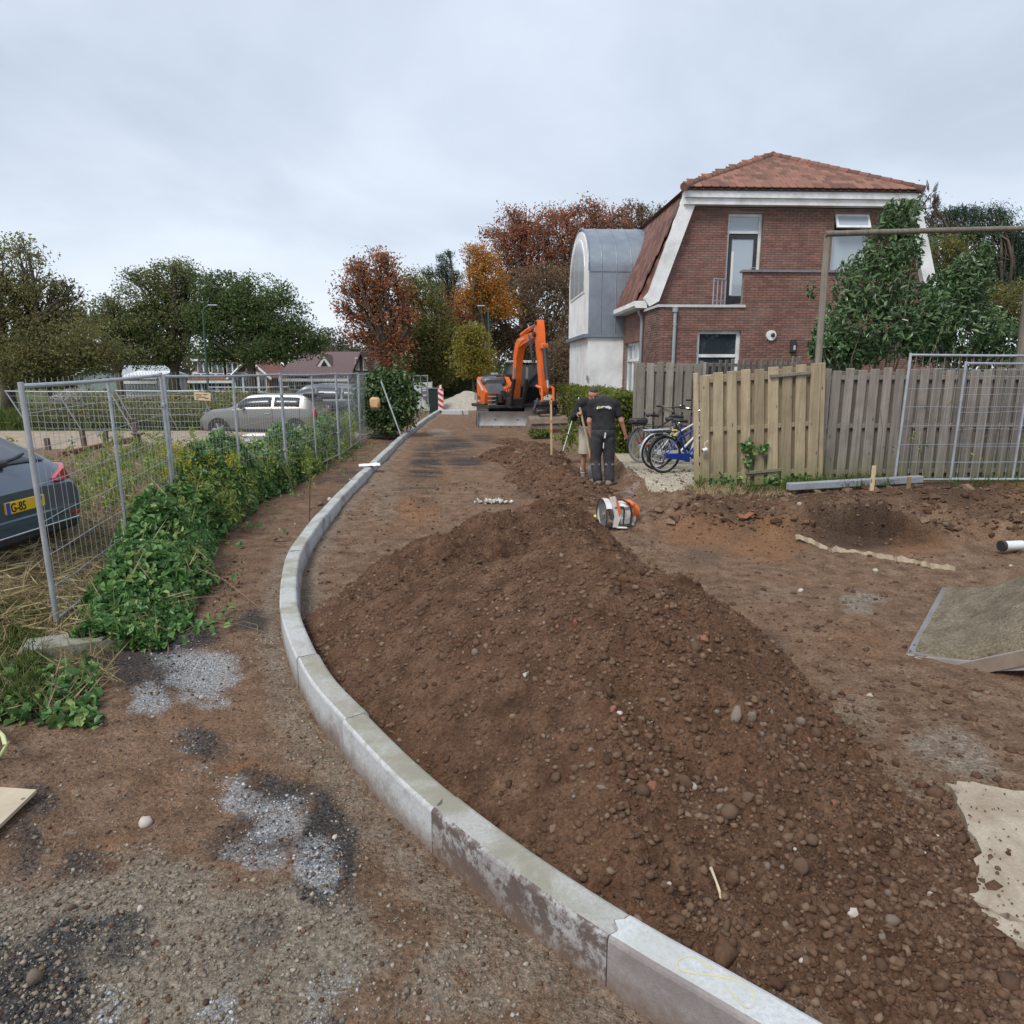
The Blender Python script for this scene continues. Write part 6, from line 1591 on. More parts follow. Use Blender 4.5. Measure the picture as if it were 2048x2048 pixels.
sdf_mesh('beard', [(hg(0, .066, -.085), hg(0, .05, -.09), .040, .044), (hg(-.045, .03, -.05), hg(.045, .03, -.05), .036, .036)], m_hair, B_, clip=[(hg(0, 0, -.062), hg(0, 0, -1) - hg(0, 0, 0))])
# his shovel: long wooden handle, steel blade in the soil
RB = rotz(math.pi + math.radians(4)); tw_ = lambda v: pf + RB @ np.array(v)
sv = thing('shovel', 'long wooden handled shovel held by the man in shorts, its blade in the soil', 'shovel', tw_((-.12, .28, .0)))
ov = np.array(sv.location); p_top = tw_((.27, .40, 1.36)); p_bot = tw_((.03, .42, .32)); p_tip = tw_((-.08, .36, -.02))
MB().tube([p_top - ov, (p_top + p_bot) / 2 - ov + (.01, 0, 0), p_bot - ov], [.019, .021, .019], 8).build('handle', wood('ash handle', (.40, .30, .18), (.55, .44, .29)), sv, smooth='auto')
bx_ = unit(p_tip - p_bot); sx_ = unit(np.cross(bx_, (0, 1, 0))); nz_ = np.cross(sx_, bx_); mbl = MB(); rings = []
for t, w in ((0, .02), (.12, .05), (.2, .105), (.6, .115), (.85, .09), (1.0, .02)):
    c = p_bot + (p_tip - p_bot) * t - ov; rings.append([c + sx_ * w * q + nz_ * (.03 * q * q - .004) for q in (-1, -.5, 0, .5, 1)] + [c + sx_ * w * q + nz_ * (.03 * q * q) for q in (1, .5, 0, -.5, -1)])
mbl.loft(rings).build('blade', m_steel, sv, smooth='auto')
# survey staff leaning in the soil and a painted stake
sf = thing('survey_staff', 'thin grey survey staff with a red clamp standing aslant left of the workers', 'survey staff', atd(1126, 902, 14.6))
of = np.array(sf.location); e0, e1 = atd(1126, 902, 14.6), atd(1158, 795, 14.9)
MB().tube([e0 - of, e1 - of], .011, 8).build('pole', m_galv, sv if False else sf, smooth='auto')
e2 = e0 + (e1 - e0) * .72; MB().bbox(e2 - of, (.08, .06, .08), .01).build('clamp', M('red plastic', (.5, .03, .03), rough=.5), sf)
MB().bbox(e0 + (e1 - e0) * .30 - of, (.03, .03, .03), .005).build('joint', m_dark, sf)
sk = thing('survey_stake', 'tall pale wooden stake with orange paint in front of the excavator bucket', 'stake', atd(1104, 905, 15.2))
ok_ = np.array(sk.location); e0, e1 = atd(1104, 910, 15.2), atd(1101, 801, 15.2)
m_stake = wood('pale stake', (.46, .35, .21), (.60, .48, .32))
MB().bbox((e0 + e1) / 2 - ok_, (.045, .028, e1[2] - e0[2]), .004, roty(-.02)).build('stake_shaft', m_stake, sk)
for t in (.96, .62, .45): MB().bbox(e0 + (e1 - e0) * t - ok_, (.050, .033, .07), .004).build('paint_band', m_orange, sk)
# ------------------------------------------------------------------ bicycles
m_tyre = M('tyre rubber', (.016, .016, .017), (.035, .034, .033), scale=20, rough=.8)
m_chrome = M('bright metal', (.62, .63, .65), (.52, .53, .55), scale=10, rough=.22, metal=.9)
m_alu = M('silver mudguard', (.60, .61, .63), (.68, .69, .70), scale=6, rough=.35, metal=.4)
m_blue = M('blue bicycle paint', (.015, .045, .30), (.02, .06, .36), scale=5, rough=.3, coat=.5)
m_bkp = M('black bicycle paint', (.014, .014, .016), (.025, .025, .027), scale=5, rough=.35)
m_wpl = M('white bicycle paint', (.62, .63, .64), (.70, .71, .72), scale=5, rough=.35)
m_saddle = M('black saddle', (.02, .02, .022), (.04, .038, .036), scale=12, rough=.6)
def arcpts(c, R, a0, a1, n=14, y=0.0): return [(c[0] + R * math.cos(a), y, c[1] + R * math.sin(a)) for a in np.linspace(math.radians(a0), math.radians(a1), n)]
def bicycle(label, loc, rz, frame, guard, lean=0.0, case=None, tyre=None, carrier=None, wall=None, bars=1.08, turn=0.3, bag=None):
    """local x runs from the rear hub forward; z up"""
    t = thing('bicycle', label, 'bicycle', loc, rz, 'bicycles parked by the fence', tilt=(lean, 0))
    tyre = tyre or m_tyre; carrier = carrier or m_bkp; R = .335
    rear, front = (0, .34), (1.10, .34)
    bb, sc, st = (.46, .29), (.30, .86), (.30, .70)
    hd0, hd1 = (.90, .70), (.84, .88)
    f = MB()
    P = lambda q, y=0.0: (q[0], y, q[1])
    f.tube([P(bb), P(st), P((.285, .80))], .017, 8); f.tube([P(bb), P(hd0)], .021, 8); f.tube([P((.33, .64)), P(hd1)], .017, 8); f.tube([P(hd0), P(hd1)], .022, 8)
    for y in (-.06, .06):
        f.tube([P(rear, y), P(bb, y * .5)], .012, 6); f.tube([P(rear, y), P((.305, .68), y * .4)], .010, 6)
        f.tube([P(front, y), (1.02, y, .52), P((.915, .68), y * .6)], .013, 6)
    f.build('frame', frame, t, smooth='auto')
    for nm, c in (('rear_wheel', rear), ('front_wheel', front)):
        w = MB().torus((c[0], 0, c[1]), R - .022, .022, (0, 1, 0), 40, 8).build(nm, tyre, t, smooth=True)
        MB().torus((c[0], 0, c[1]), R - .052, .011, (0, 1, 0), 40, 6).build('rim', m_alu, w, smooth=True)
        MB().cyl((c[0], -.045, c[1]), (c[0], .045, c[1]), .032 if nm[0] == 'f' else .045, n=12).build('hub', m_chrome, w, smooth='auto')
        s = MB()
        for k in range(32):
            a = 2 * math.pi * k / 32; y = .03 * (1 if k % 2 else -1); o = .5 * (1 if k % 4 < 2 else -1)
            s.tube([(c[0] + .04 * math.cos(a + o), y, c[1] + .04 * math.sin(a + o)), (c[0] + (R - .055) * math.cos(a), 0, c[1] + (R - .055) * math.sin(a))], .0013, 4, caps=False)
        s.build('spokes', m_galv2, w, kind='stuff')
    for c, a0, a1, nm in ((rear, 20, 200, 'rear_mudguard'), (front, 40, 190, 'front_mudguard')):
        g = MB(); rings = []
        for x, _, z in arcpts(c, R + .018, a0, a1, 22):
            d = unit(np.array((x - c[0], 0, z - c[1])))
            ring = [np.array((x, y, z)) + d * (.012 - 10 * y * y) for y in (-.032, -.016, 0, .016, .032)]
            ring += [q - d * .003 for q in ring[::-1]]; rings.append(ring)
        g.loft(rings); g.build(nm, guard, t, smooth='auto')
    sd = MB(); rings = []
    for x, w, z in ((-.13, .055, .0), (-.11, .088, .015), (-.04, .088, .012), (.03, .050, .0), (.10, .026, .0), (.14, .018, -.01)):
        rings.append([(.285 + x, w * math.cos(a), .93 + z + .03 * math.sin(a)) for a in np.linspace(0, 2 * math.pi, 12, endpoint=False)])
    sd.loft(rings); so = sd.build('saddle', m_saddle, t, smooth=True)
    MB().tube([(.285, 0, .78), (.27, 0, .92)], .013, 8).build('seat_post', m_chrome, so, smooth='auto')
    h = MB(); ct, s_ = math.cos(turn), math.sin(turn)
    pts = [(-.16, -.30), (-.02, -.27), (.05, -.12), (.06, 0), (.05, .12), (-.02, .27), (-.16, .30)]
    hp = [(.82 + x * ct - y * s_, x * s_ + y * ct, bars + (.03 if abs(y) > .2 else .0)) for x, y in pts]
    h.tube(hp, .012, 8); h.tube([P(hd1), (.825, 0, bars)], .014, 8); ho = h.build('handlebar', m_chrome if frame is not m_bkp else m_bkp, t, smooth='auto')
    for a, b in ((hp[0], hp[1]), (hp[-1], hp[-2])):
        a, b = np.array(a), np.array(b); MB().tube([a, a + (b - a) * .8], .017, 8).build('grip', m_saddle, ho, smooth='auto'); MB().tube([a + (b - a) * .9 + (0, 0, -.01), a + (b - a) * .2 + (.06, 0, -.05)], .006, 5).build('brake_lever', m_chrome, ho)
    MB().ell((hp[2][0] + .01, hp[2][1], bars + .03), (.03, .03, .022)).build('bell', m_chrome, ho, smooth=True)
    MB().tube([(.90, 0, .70), (.95, 0, .74)], .012, 6).ell((.98, 0, .75), (.045, .035, .04)).build('headlight', m_chrome, t, smooth='auto')
    c_ = MB()
    for y in (-.06, 0, .06): c_.tube([(-.30, y, .745), (.22, y * .7, .755)], .007, 6)
    for x in (-.30, -.12, .05): c_.tube([(x, -.065, .745), (x, .065, .745)], .007, 6)
    for y in (-.065, .065): c_.tube([(0, y, .34), (-.16, y, .74)], .006, 6)
    c_.build('luggage_rack', carrier, t, smooth='auto')
    MB().bbox((-.385, 0, .52), (.025, .05, .06), .008).build('tail_light', M('red lamp', (.35, .01, .01), rough=.3), t)
    cs = MB(); cs.prism([(-.05, .32), (-.03, .37), (.43, .365), (.54, .31), (.54, .26), (.43, .215), (-.03, .30)], lambda a, b, d: (a, -.085 + d, b), -.014, .014)
    cs.build('chain_case', case or m_bkp, t, smooth='auto')
    pd = MB().tube([P(bb, -.11), (.56, -.115, .17)], .011, 6).tube([P(bb, .11), (.36, .115, .41)], .011, 6); po = pd.build('crank', m_chrome, t, smooth='auto')
    for c0 in ((.56, -.16, .17), (.36, .16, .41)): MB().bbox(c0, (.09, .08, .022), .006).build('pedal', m_saddle, po)
    MB().tube([(.08, .09, .30), (.02, .16, .01)], .009, 6).build('side_stand', carrier, t, smooth='auto')
    if bag: MB().bbox((-.08, 0, .83), (.34, .26, .13), .04).build('rack_bag', bag, t, smooth='auto')
    return t
def bz(px, py, Y): p = atd(px, py, Y); p[2] = .33; return p
rb_ = bicycle('nearest bicycle, blue, its front half hidden by the pale fence panel', bz(1327, 940, 12.55), math.radians(22), m_blue, m_tyre, lean=.05, case=m_blue)
bicycle('bicycle with white silver mudguards and chain case right behind the blue one', bz(1312, 935, 13.0), math.radians(20), m_wpl, m_alu, lean=.05, case=m_wpl, carrier=m_alu)
bicycle('black bicycle with grey tyres standing alone beside the hedge', bz(1283, 925, 14.0), math.radians(28), m_bkp, m_bkp, lean=-.06, tyre=M('grey tyre', (.26, .25, .24), (.33, .32, .30), scale=10, rough=.8), bag=m_saddle)
bicycle('black bicycle with the highest handlebar, rearmost by the grey board fence', bz(1322, 925, 13.75), math.radians(6), m_bkp, m_bkp, lean=-.05, bars=1.22, turn=.5)
bl_ = thing('bicycle_lock', 'yellow ring lock under the saddle of the blue bicycle', 'lock', bz(1350, 866, 12.6)); bl_.location.z = atd(1350, 866, 12.6)[2]
MB().torus((0, 0, 0), .05, .017, (.2, 1, 0), 20, 8).build('ring', M('yellow lock plastic', (.55, .45, .05), (.62, .52, .12), scale=20, rough=.5), bl_, smooth=True)

# ------------------------------------------------------------------ cut-off saw on the ground
sp = at(1240, 1057, .08); sp[2] = gz1(sp[0], sp[1]) + .0
saw = thing('cutoff_saw', 'orange and white petrol cut-off saw standing on the dirt with its disc to the left', 'saw', sp, math.radians(12))
m_wh = M('off white plastic', (.62, .61, .58), (.70, .69, .66), scale=8, rough=.5, dirt=(.36, .30, .25), dirt_amt=.6)
m_so = M('saw orange', (.75, .14, .025), (.80, .19, .05), scale=6, rough=.45, dirt=(.40, .15, .08), dirt_amt=.4)
# local: x to the right along the ground, -y towards us; the disc stands across x
dsk = MB().cyl((-.235, 0, .175), (-.228, 0, .175), .175, n=36).build('cutting_disc', M('cutting disc', (.10, .105, .11), (.17, .175, .18), scale=9, rough=.6), saw, smooth='auto')
MB().cyl((-.245, 0, .175), (-.22, 0, .175), .055, n=20).cyl((-.252, 0, .175), (-.245, 0, .175), .02, n=8).build('disc_flange', m_chrome, dsk, smooth='auto')
gd = MB(); pts = [(.205 * math.cos(a), .175 + .205 * math.sin(a)) for a in np.linspace(math.radians(-62), math.radians(150), 24)]
inn = [(.05 * math.cos(a), .175 + .05 * math.sin(a)) for a in np.linspace(math.radians(150), math.radians(-62), 10)]
gd.prism(pts + inn, lambda a, b, d: (-.20 + d, a, b), .0, .02)
for k in range(len(pts) - 1):
    (a0, b0), (a1, b1) = pts[k], pts[k + 1]; q = lambda a, b, f: (a * f, .175 + (b - .175) * f)
    gd.add([(-.262, a0, b0), (-.262, a1, b1), (-.20, a1, b1), (-.20, a0, b0), (-.262, *q(a0, b0, 1.03)), (-.262, *q(a1, b1, 1.03)), (-.20, *q(a1, b1, 1.03)), (-.20, *q(a0, b0, 1.03))], [(0, 1, 2, 3), (7, 6, 5, 4), (0, 4, 5, 1), (3, 2, 6, 7)])
gdo = gd.build('disc_guard', m_wh, saw, smooth='auto')
MB().prism([(-.06, .22), (.02, .375), (.09, .36), (.06, .20), (.0, .15)], lambda a, b, d: (-.178 + d, a, b), 0, .018).build('guard_flash', m_so, gdo)
MB().torus((-.263, 0, .175), .205, .007, (1, 0, 0), 40, 6).build('guard_rim', m_dark, gdo, smooth=True)
MB().prism([(-.205, .42), (-.13, .43), (-.06, .30), (-.035, .16), (-.09, .02), (-.15, .02), (-.13, .16), (-.165, .28)], lambda a, b, d: (a, d, b), -.135, -.115).build('side_guard', m_wh, saw)
MB().prism([(-.125, .40), (-.09, .37), (-.045, .22), (-.07, .17), (-.10, .27)], lambda a, b, d: (a, d, b), -.145, -.137).build('side_flash', m_so, saw)
MB().bbox((.02, .02, .17), (.26, .24, .20), .05).build('engine_body', m_wh, saw, smooth='auto')
MB().bbox((.03, .0, .285), (.20, .24, .09), .04).build('filter_cover', m_wh, saw, smooth='auto')
MB().bbox((.10, -.02, .31), (.13, .22, .08), .03).build('top_cover', m_so, saw, smooth='auto')
MB().bbox((-.10, .0, .16), (.10, .06, .14), .02).build('belt_arm', m_wh, saw, smooth='auto')
MB().tube([(.09, -.14, .03), (.10, -.145, .20), (.07, -.14, .33), (-.03, -.10, .385), (-.14, -.02, .37), (-.16, .04, .33)], .014, 8).build('front_handle', m_dark, saw, smooth='auto')
MB().tube([(-.13, -.13, .28), (-.02, -.135, .29), (.0, -.138, .24), (-.01, -.13, .05)], .011, 6).build('hose', m_dark, saw, smooth='auto')
rg = MB().loft([[(.14, .03 + .05 * math.cos(a), .19 + .12 * math.sin(a)) for a in np.linspace(0, 2 * math.pi, 12, endpoint=False)], [(.21, .03 + .045 * math.cos(a), .21 + .10 * math.sin(a)) for a in np.linspace(0, 2 * math.pi, 12, endpoint=False)], [(.27, .03 + .035 * math.cos(a), .18 + .07 * math.sin(a)) for a in np.linspace(0, 2 * math.pi, 12, endpoint=False)]])
rg.build('rear_handle', m_so, saw, smooth='auto')
MB().bbox((.20, .03, .09), (.06, .06, .16), .02).build('grip', m_wh, saw, smooth='auto')
MB().bbox((.03, -.11, .10), (.16, .05, .12), .03).build('fuel_tank', M('smoky tank', (.32, .33, .31), rough=.35), saw, smooth='auto')
MB().bbox((-.03, -.15, .015), (.14, .05, .025), .01, rotz(-.4)).bbox((.05, .02, .03), (.26, .2, .05), .02).build('foot', m_wh, saw, smooth='auto')
rag = thing('glove', 'crumpled yellow work glove behind the cut-off saw', 'glove', at(1200, 1036, .1))
gpr = [((-.07, 0, .02), (.05, .01, .028), .028, .032)] + [((-.06, -.03 + .02 * k, .02), (-.14 - .012 * (k % 2), -.045 + .03 * k, .012), .013, .011, .008) for k in range(4)] + [((-.0, -.03, .02), (-.05, -.085, .015), .014, .011, .008)]
sdf_mesh('glove_body', gpr, M('yellow glove', (.68, .50, .06), (.75, .58, .12), scale=12, rough=.8), rag, h=.006, k=.015)
tin = thing('bottle', 'small crushed grey green bottle lying on the dirt left of the saw', 'bottle', at(1156, 1003, .1), .4)
MB().tube([(-.09, 0, .04), (-.05, 0, .045), (.03, 0, .045), (.06, 0, .04), (.075, 0, .02), (.10, 0, .02)], [.03, .046, .045, .035, .014, .014], 12).build('bottle_body', M('dull green plastic', (.10, .16, .15), (.18, .22, .21), scale=12, rough=.3), tin, smooth='auto')
rub = thing('rubble_clump', 'clump of white mortar rubble lying on the road behind the big heap', 'rubble', at(985, 1006, .1))
q = MB(); r = np.random.default_rng(4)
rp = np.stack([r.normal(0, .13, 45), r.normal(0, .05, 45), r.uniform(.0, .05, 45)], 1); rs_ = r.uniform(.012, .045, 45)
clods('rubble_pieces', rp + np.array(rub.location), rs_, island_mat('mortar rubble', [(.55, .52, .46), (.68, .66, .60), (.42, .38, .33)]), 44, rub)

# ------------------------------------------------------------------ loader bucket full of damp sand on the right
bt = thing('loader_bucket', 'steel loader bucket heaped with damp grey sand, cut off by the right edge', 'bucket', (3.55, 5.3, .05))
ob_ = np.array(bt.location)
e_tip = at(1815, 1300, .07); e_far = at(1886, 1166, .10)
ea = unit(np.array((e_far[0] - e_tip[0], e_far[1] - e_tip[1], 0))); wv_ = np.array((ea[1], -ea[0], 0))            # wv_: from the lip towards the back of the bucket
Lp = float(np.linalg.norm(e_far - e_tip)) + .0
UB = lambda a, w, z: e_tip + ea * a + wv_ * w + np.array((0, 0, z - .07)) - ob_
prof_b = [(0, .03), (.18, .03), (.55, .06), (.95, .18), (1.25, .42), (1.38, .72), (1.40, .98)]
prof_i = [(w, z + .03) if i < 4 else (w - .03, z) for i, (w, z) in enumerate(prof_b)]
MB().prism(prof_b + prof_i[::-1], lambda a, b, d: UB(d, a, b), .0, Lp).build('shell', m_steel, bt, smooth='auto')
m_bsteel = M('bare bucket steel', (.36, .35, .33), (.46, .45, .43), scale=3, rough=.5, metal=.4, dirt=(.26, .20, .15), dirt_amt=.6)
sidep = [(.02, .035), (.40, .09), (.75, .28), (1.05, .55), (1.36, .98), (1.40, .98), (1.38, .72), (1.25, .42), (.95, .18), (.55, .055), (.18, .03)]
rim_ = [(.34, .055), (.40, .09), (.75, .28), (1.05, .55), (1.36, .98)]; rim2 = [(w + .05, z - .085) for w, z in rim_]
for d0 in (-.022, Lp):
    so_ = MB().prism(sidep, lambda a, b, d: UB(d, a, b), d0, d0 + .02).build('side_plate', m_bsteel, bt)
    MB().prism(rim_ + rim2[::-1], lambda a, b, d: UB(d, a, b), d0 - .016, d0 - .001).build('wear_plate', m_rust, so_)
MB().bbox(UB(Lp / 2, .06, .025), (Lp + .1, .14, .03), .008, np.stack([ea, -wv_, (0, 0, 1)], 1)).build('cutting_lip', m_bsteel, bt)
ns = 60; na = 46; sv_ = []; G_a, G_w = np.meshgrid(np.linspace(-.004, Lp + .002, na), np.linspace(.05, 1.34, ns))
ef_ = np.clip(np.minimum(G_a, Lp - G_a) * 6, 0, 1)
zs_ = np.interp(G_w, [0, .2, .34, .40, .75, 1.05, 1.36], [.086, .10, .115, .13, .285, .555, .985]) + ef_ * (.26 * np.sin(np.clip(G_a / Lp, 0, 1) * math.pi) ** .6 * np.clip(G_w * 1.4 - .1, 0, 1) * np.clip((1.9 - G_w), 0, 1) + fbm(G_a, G_w, 3.0, 4, 300) * .07 + fbm(G_a * .6 + G_w, G_w * 1.6 - G_a, 9, 3, 301) * .04)
ridx = np.arange(G_a.size).reshape(G_a.shape); fq = np.stack([ridx[:-1, :-1], ridx[:-1, 1:], ridx[1:, 1:], ridx[1:, :-1]], -1).reshape(-1, 4)
zs_[:, 0] -= .14; zs_[:, -1] -= .14
vv = np.stack([UB(a, w, z) for a, w, z in zip(G_a.ravel(), G_w.ravel(), zs_.ravel())])
m_sandb = soil_material('damp grey sand', False)
for n_ in m_sandb.node_tree.nodes:
    if n_.bl_idname == 'ShaderNodeValToRGB' and len(n_.color_ramp.elements) == 3 and n_.color_ramp.elements[0].color[0] < .1 and n_.color_ramp.elements[2].color[0] < .3:
        for e, c in zip(n_.color_ramp.elements, ((.12, .098, .068), (.20, .168, .118), (.28, .24, .178))): e.color = (*c, 1)
    if n_.bl_idname == 'ShaderNodeMix' and abs(n_.inputs[7].default_value[0] - SOIL[3][0]) < 1e-4: n_.inputs[7].default_value = (.165, .135, .095, 1)
    if n_.bl_idname == 'ShaderNodeBump': n_.inputs['Strength'].default_value = .8
sd_o = link('sand_load', mesh_np('sand_load', vv, fq, smooth=True), m_sandb, None, fix=False)
tag(sd_o, 'damp grey sand heaped in the loader bucket at the right edge', 'sand'); sd_o.location = ob_
# ------------------------------------------------------------------ small things lying about
pp = thing('paper_sheet', 'crumpled white sheet of paper lying across the kerb', 'paper', (*at(738, 931, .27)[:2], .262))
gxp, gyp = np.meshgrid(np.linspace(-.20, .22, 12), np.linspace(-.13, .13, 9)); zp = .012 + .035 * np.abs(fbm(gxp, gyp, 6, 3, 12)) * 2 + .03 * np.exp(-((gyp - .03) / .05) ** 2) - .12 * np.clip(np.abs(gxp) - .15, 0, 1)
i_ = np.arange(gxp.size).reshape(gxp.shape); pv = np.stack([gxp, gyp, zp], -1).reshape(-1, 3)
pm = mesh_np('sheet', pv, np.stack([i_[:-1, :-1], i_[:-1, 1:], i_[1:, 1:], i_[1:, :-1]], -1).reshape(-1, 4)); po_ = link('sheet', pm, M('white paper', (.78, .78, .84), rough=.7), pp, fix=False); po_.rotation_euler = (0, 0, .25)
so2 = po_.modifiers.new('thickness', 'SOLIDIFY'); so2.thickness = .004
ir = thing('iron_rod', 'rusty iron rod standing upright beside the kerb', 'rod', at(618, 1046, .04))
ti = atd(620, 958, float(ir.location.y)); oi = np.array(ir.location)
MB().tube([(0, 0, -.05), ti - oi], .009, 8).build('shaft', M('rusty iron', (.10, .05, .035), (.16, .085, .055), scale=20, rough=.85), ir)
MB().tube([ti - oi + (-.012, 0, 0), ti - oi + (.05, 0, .002)], .007, 6).build('bent_tip', MATS['rusty iron'], ir)
ply = thing('plywood_board', 'pale plywood board lying flat, only its corner in the frame at lower left', 'board', (*at(0, 1610, .08)[:2], .06))
c1, c2, c3 = at(73, 1579, .09), at(-20, 1668, .09), at(-40, 1571, .09)
d1 = unit(c2 - c1); d2 = unit(c3 - c1); op = np.array(ply.location); quad = [c1, c1 + d1 * .9, c1 + d1 * .9 + d2 * 1.1, c1 + d2 * 1.1]
MB().add([q - op for q in quad] + [q - op - (0, 0, .018) for q in quad], [(0, 1, 2, 3), (7, 6, 5, 4), (0, 4, 5, 1), (1, 5, 6, 2), (2, 6, 7, 3), (3, 7, 4, 0)]).build('sheet', wood('plywood face', (.50, .42, .30), (.60, .52, .39), .0, 5), ply)
ho_ = thing('hose_loop', 'loop of pale green garden hose at the left edge', 'hose', (*at(-10, 1480, .05)[:2], .05))
oh = np.array(ho_.location); hp_ = [at(x, y, z) - oh for x, y, z in ((-60, 1440, .05), (-15, 1452, .10), (6, 1472, .16), (11, 1490, .17), (4, 1508, .10), (-20, 1525, .05), (-70, 1540, .05))]
MB().tube(hp_, .012, 8).build('tube', M('pale green hose', (.42, .50, .22), (.50, .56, .30), scale=20, rough=.45), ho_, smooth=True)
m_slab = concrete('old concrete slab', (.40, .345, .27), (.22, .165, .115), .9, lo=.4, hi=.65)
def slab(label, px, z, th=.05):
    P = [at(x, y, z) for x, y in px]; rj = np.random.default_rng(len(px)); P = [p + (q - p) * t + rj.normal(0, .012, 3) * (1, 1, 0) for p, q in zip(P, P[1:] + P[:1]) for t in (0, .2, .4, .6, .8)]; o = np.mean(P, 0); t = thing('concrete_slab', label, 'concrete slab', (o[0], o[1], z - th), group='old concrete slabs')
    n = len(P); v = [p - np.array(t.location) for p in P] + [p - np.array(t.location) - (0, 0, th + .06) for p in P]
    MB().add(v, [tuple(range(n)), tuple(range(2 * n - 1, n - 1, -1))] + [(i, n + i, n + (i + 1) % n, (i + 1) % n) for i in range(n)]).build('slab', m_slab, t); return t
slab('large pale concrete slab beyond the foot of the heap at the right edge', [(1895, 1562), (1960, 1568), (2120, 1590), (2180, 1860), (2050, 1842), (1925, 1800), (1960, 1700), (1930, 1640)], .07)
slab('nearer pale concrete slab with a dark crack before it, at the right edge', [(1935, 1812), (2050, 1852), (2170, 1880), (2180, 1960), (2070, 1895), (1985, 1850)], .06)
sx_, sy_ = np.random.default_rng(31).uniform(1.85, 3.3, 1500), np.random.default_rng(32).uniform(1.9, 3.5, 1500); kx_ = np.random.default_rng(33).random(1500) < np.clip(.8 - (sx_ - 1.9) * 1.1, .02, .8)
clods('dirt_crumbs', np.stack([sx_, sy_, np.full(1500, .078)], 1)[kx_], np.clip(.0035 * np.exp(np.random.default_rng(34).exponential(.4, 1500)), .003, .012)[kx_], m_clod, 35, label='loose dirt crumbs strewn over the pale concrete slabs', cat='dirt')
pv_ = thing('pipe', 'short white plastic pipe with a dark open end on the bank', 'pipe', atd(2022, 1091, 7.9), .15)
MB().cyl((-.10, 0, 0), (.14, 0, .0), .055, n=20).build('pipe_wall', m_wpl, pv_, smooth='auto')
MB().cyl((-.135, 0, 0), (-.095, 0, 0), .062, n=20).build('rubber_collar', m_dark, pv_, smooth='auto')
MB().cyl((-.137, 0, 0), (-.134, 0, 0), .048, n=20).build('pipe_mouth', M('pipe hollow shade', (.02, .02, .02), rough=.9), pv_)  # dark disc stands in for the shaded hollow, the pipe is solid
gs = thing('fabric_strip', 'torn edge of pale ground fabric running along the dug trench', 'fabric', (*at(1740, 1112, .1)[:2], .08))
og = np.array(gs.location); top_, bot_ = [], []
r = np.random.default_rng(17)
for k, t in enumerate(np.linspace(0, 1, 40)):
    px = 1590 + 320 * t; py = np.interp(px, [1590, 1640, 1665, 1750, 1800, 1910], [1073, 1092, 1100, 1112, 1120, 1140]) + r.normal(0, 1.2)
    p = at(px, py, .1); z = gz1(p[0], p[1]); p = at(px, py, z + .02); w = .022 * (1 - abs(2 * t - 1) ** 3) * r.uniform(.7, 1.2)
    top_.append(p - og + (0, w, .035 + r.normal(0, .006))); bot_.append(p - og + (0, -.02, -.02))
gm = MB().loft([top_, bot_], closed=False, caps=False); go = gm.build('fabric', M('pale fabric', (.29, .235, .16), (.40, .335, .24), scale=12, rough=.95), gs); go.modifiers.new('thickness', 'SOLIDIFY').thickness = .008
st_ = thing('stake', 'thin new wooden stake standing upright in the bank before the mesh fence', 'stake', (*atd(1743, 985, 10.2)[:2], .38), group='wooden stakes in the bank')
zt = atd(1745, 935, 10.2)[2]
MB().bbox((0, 0, (zt - .38) / 2), (.055, .03, zt - .38 + .05), .004).build('stake_shaft', m_stake, st_)
st2 = thing('stake', 'shorter wooden stake to the right of the tall one, at the plank end', 'stake', (*atd(1816, 982, 10.3)[:2], .38), group='wooden stakes in the bank')
MB().bbox((0, 0, .10), (.055, .03, .25), .004).build('stake_shaft', wood('brown stake', (.30, .20, .12), (.42, .29, .18)), st2)
sm = thing('spray_marker', 'small orange painted peg at the left end of the grey beam', 'peg', (*atd(1600, 978, 10.45)[:2], .36))
MB().bbox((0, 0, .05), (.05, .03, .12), .01, roty(.3)).bbox((.03, 0, .07), (.06, .02, .03), .008, roty(-.6)).build('peg_body', M('fluorescent orange', (.85, .25, .04), rough=.6), sm)
bm_ = thing('concrete_beam', 'long slim grey concrete beam lying in front of the grey fence', 'beam', (*atd(1700, 968, 10.6)[:2], .38))
ba0, ba1 = atd(1575, 983, 10.3), atd(1842, 962, 10.75); dv = ba1 - ba0; om = np.array(bm_.location); cm_ = (ba0 + ba1) / 2 - om; cm_[2] = .10
MB().bbox(cm_, (np.linalg.norm(dv), .11, .11), .012, rotz(math.atan2(dv[1], dv[0])) @ roty(-.02)).build('beam_body', concrete('blue grey concrete', (.28, .30, .33), (.20, .20, .20), .6), bm_)
fp_ = thing('ballast_block', 'flat mossy slab under the free steel fence post on the right', 'concrete block', (*atd(1780, 958, 10.8)[:2], .36), group='ballast slabs on the plot')
MB().bbox((0.1, 0, .035), (.75, .26, .07), .02).build('block', m_foot, fp_)
fp2 = thing('ballast_block', 'flat mossy slab under the middle of the right-hand mesh fence', 'concrete block', (*atd(1910, 962, 10.85)[:2], .36), group='ballast slabs on the plot')
MB().bbox((-.1, 0, .03), (.8, .26, .06), .02).build('block', m_foot, fp2)
bo = thing('bone', 'thin pale bone lying near the bottom of the big heap', 'bone', (0, 0, 0)); 
def heap_hit(px, py):
    d = ray(px, py); tt = np.linspace(1.2, 12, 1500); X, Y, Z = d[0] * tt, d[1] * tt, CAM_H + d[2] * tt
    i = np.where(Z < np.maximum(heap_z(X, Y), ground_z(X, Y)))[0][0]; return np.array((X[i], Y[i], Z[i]))
h0, h1 = heap_hit(1422, 1742), heap_hit(1442, 1798); bo.location = (h0 + h1) / 2; o_ = np.array(bo.location)
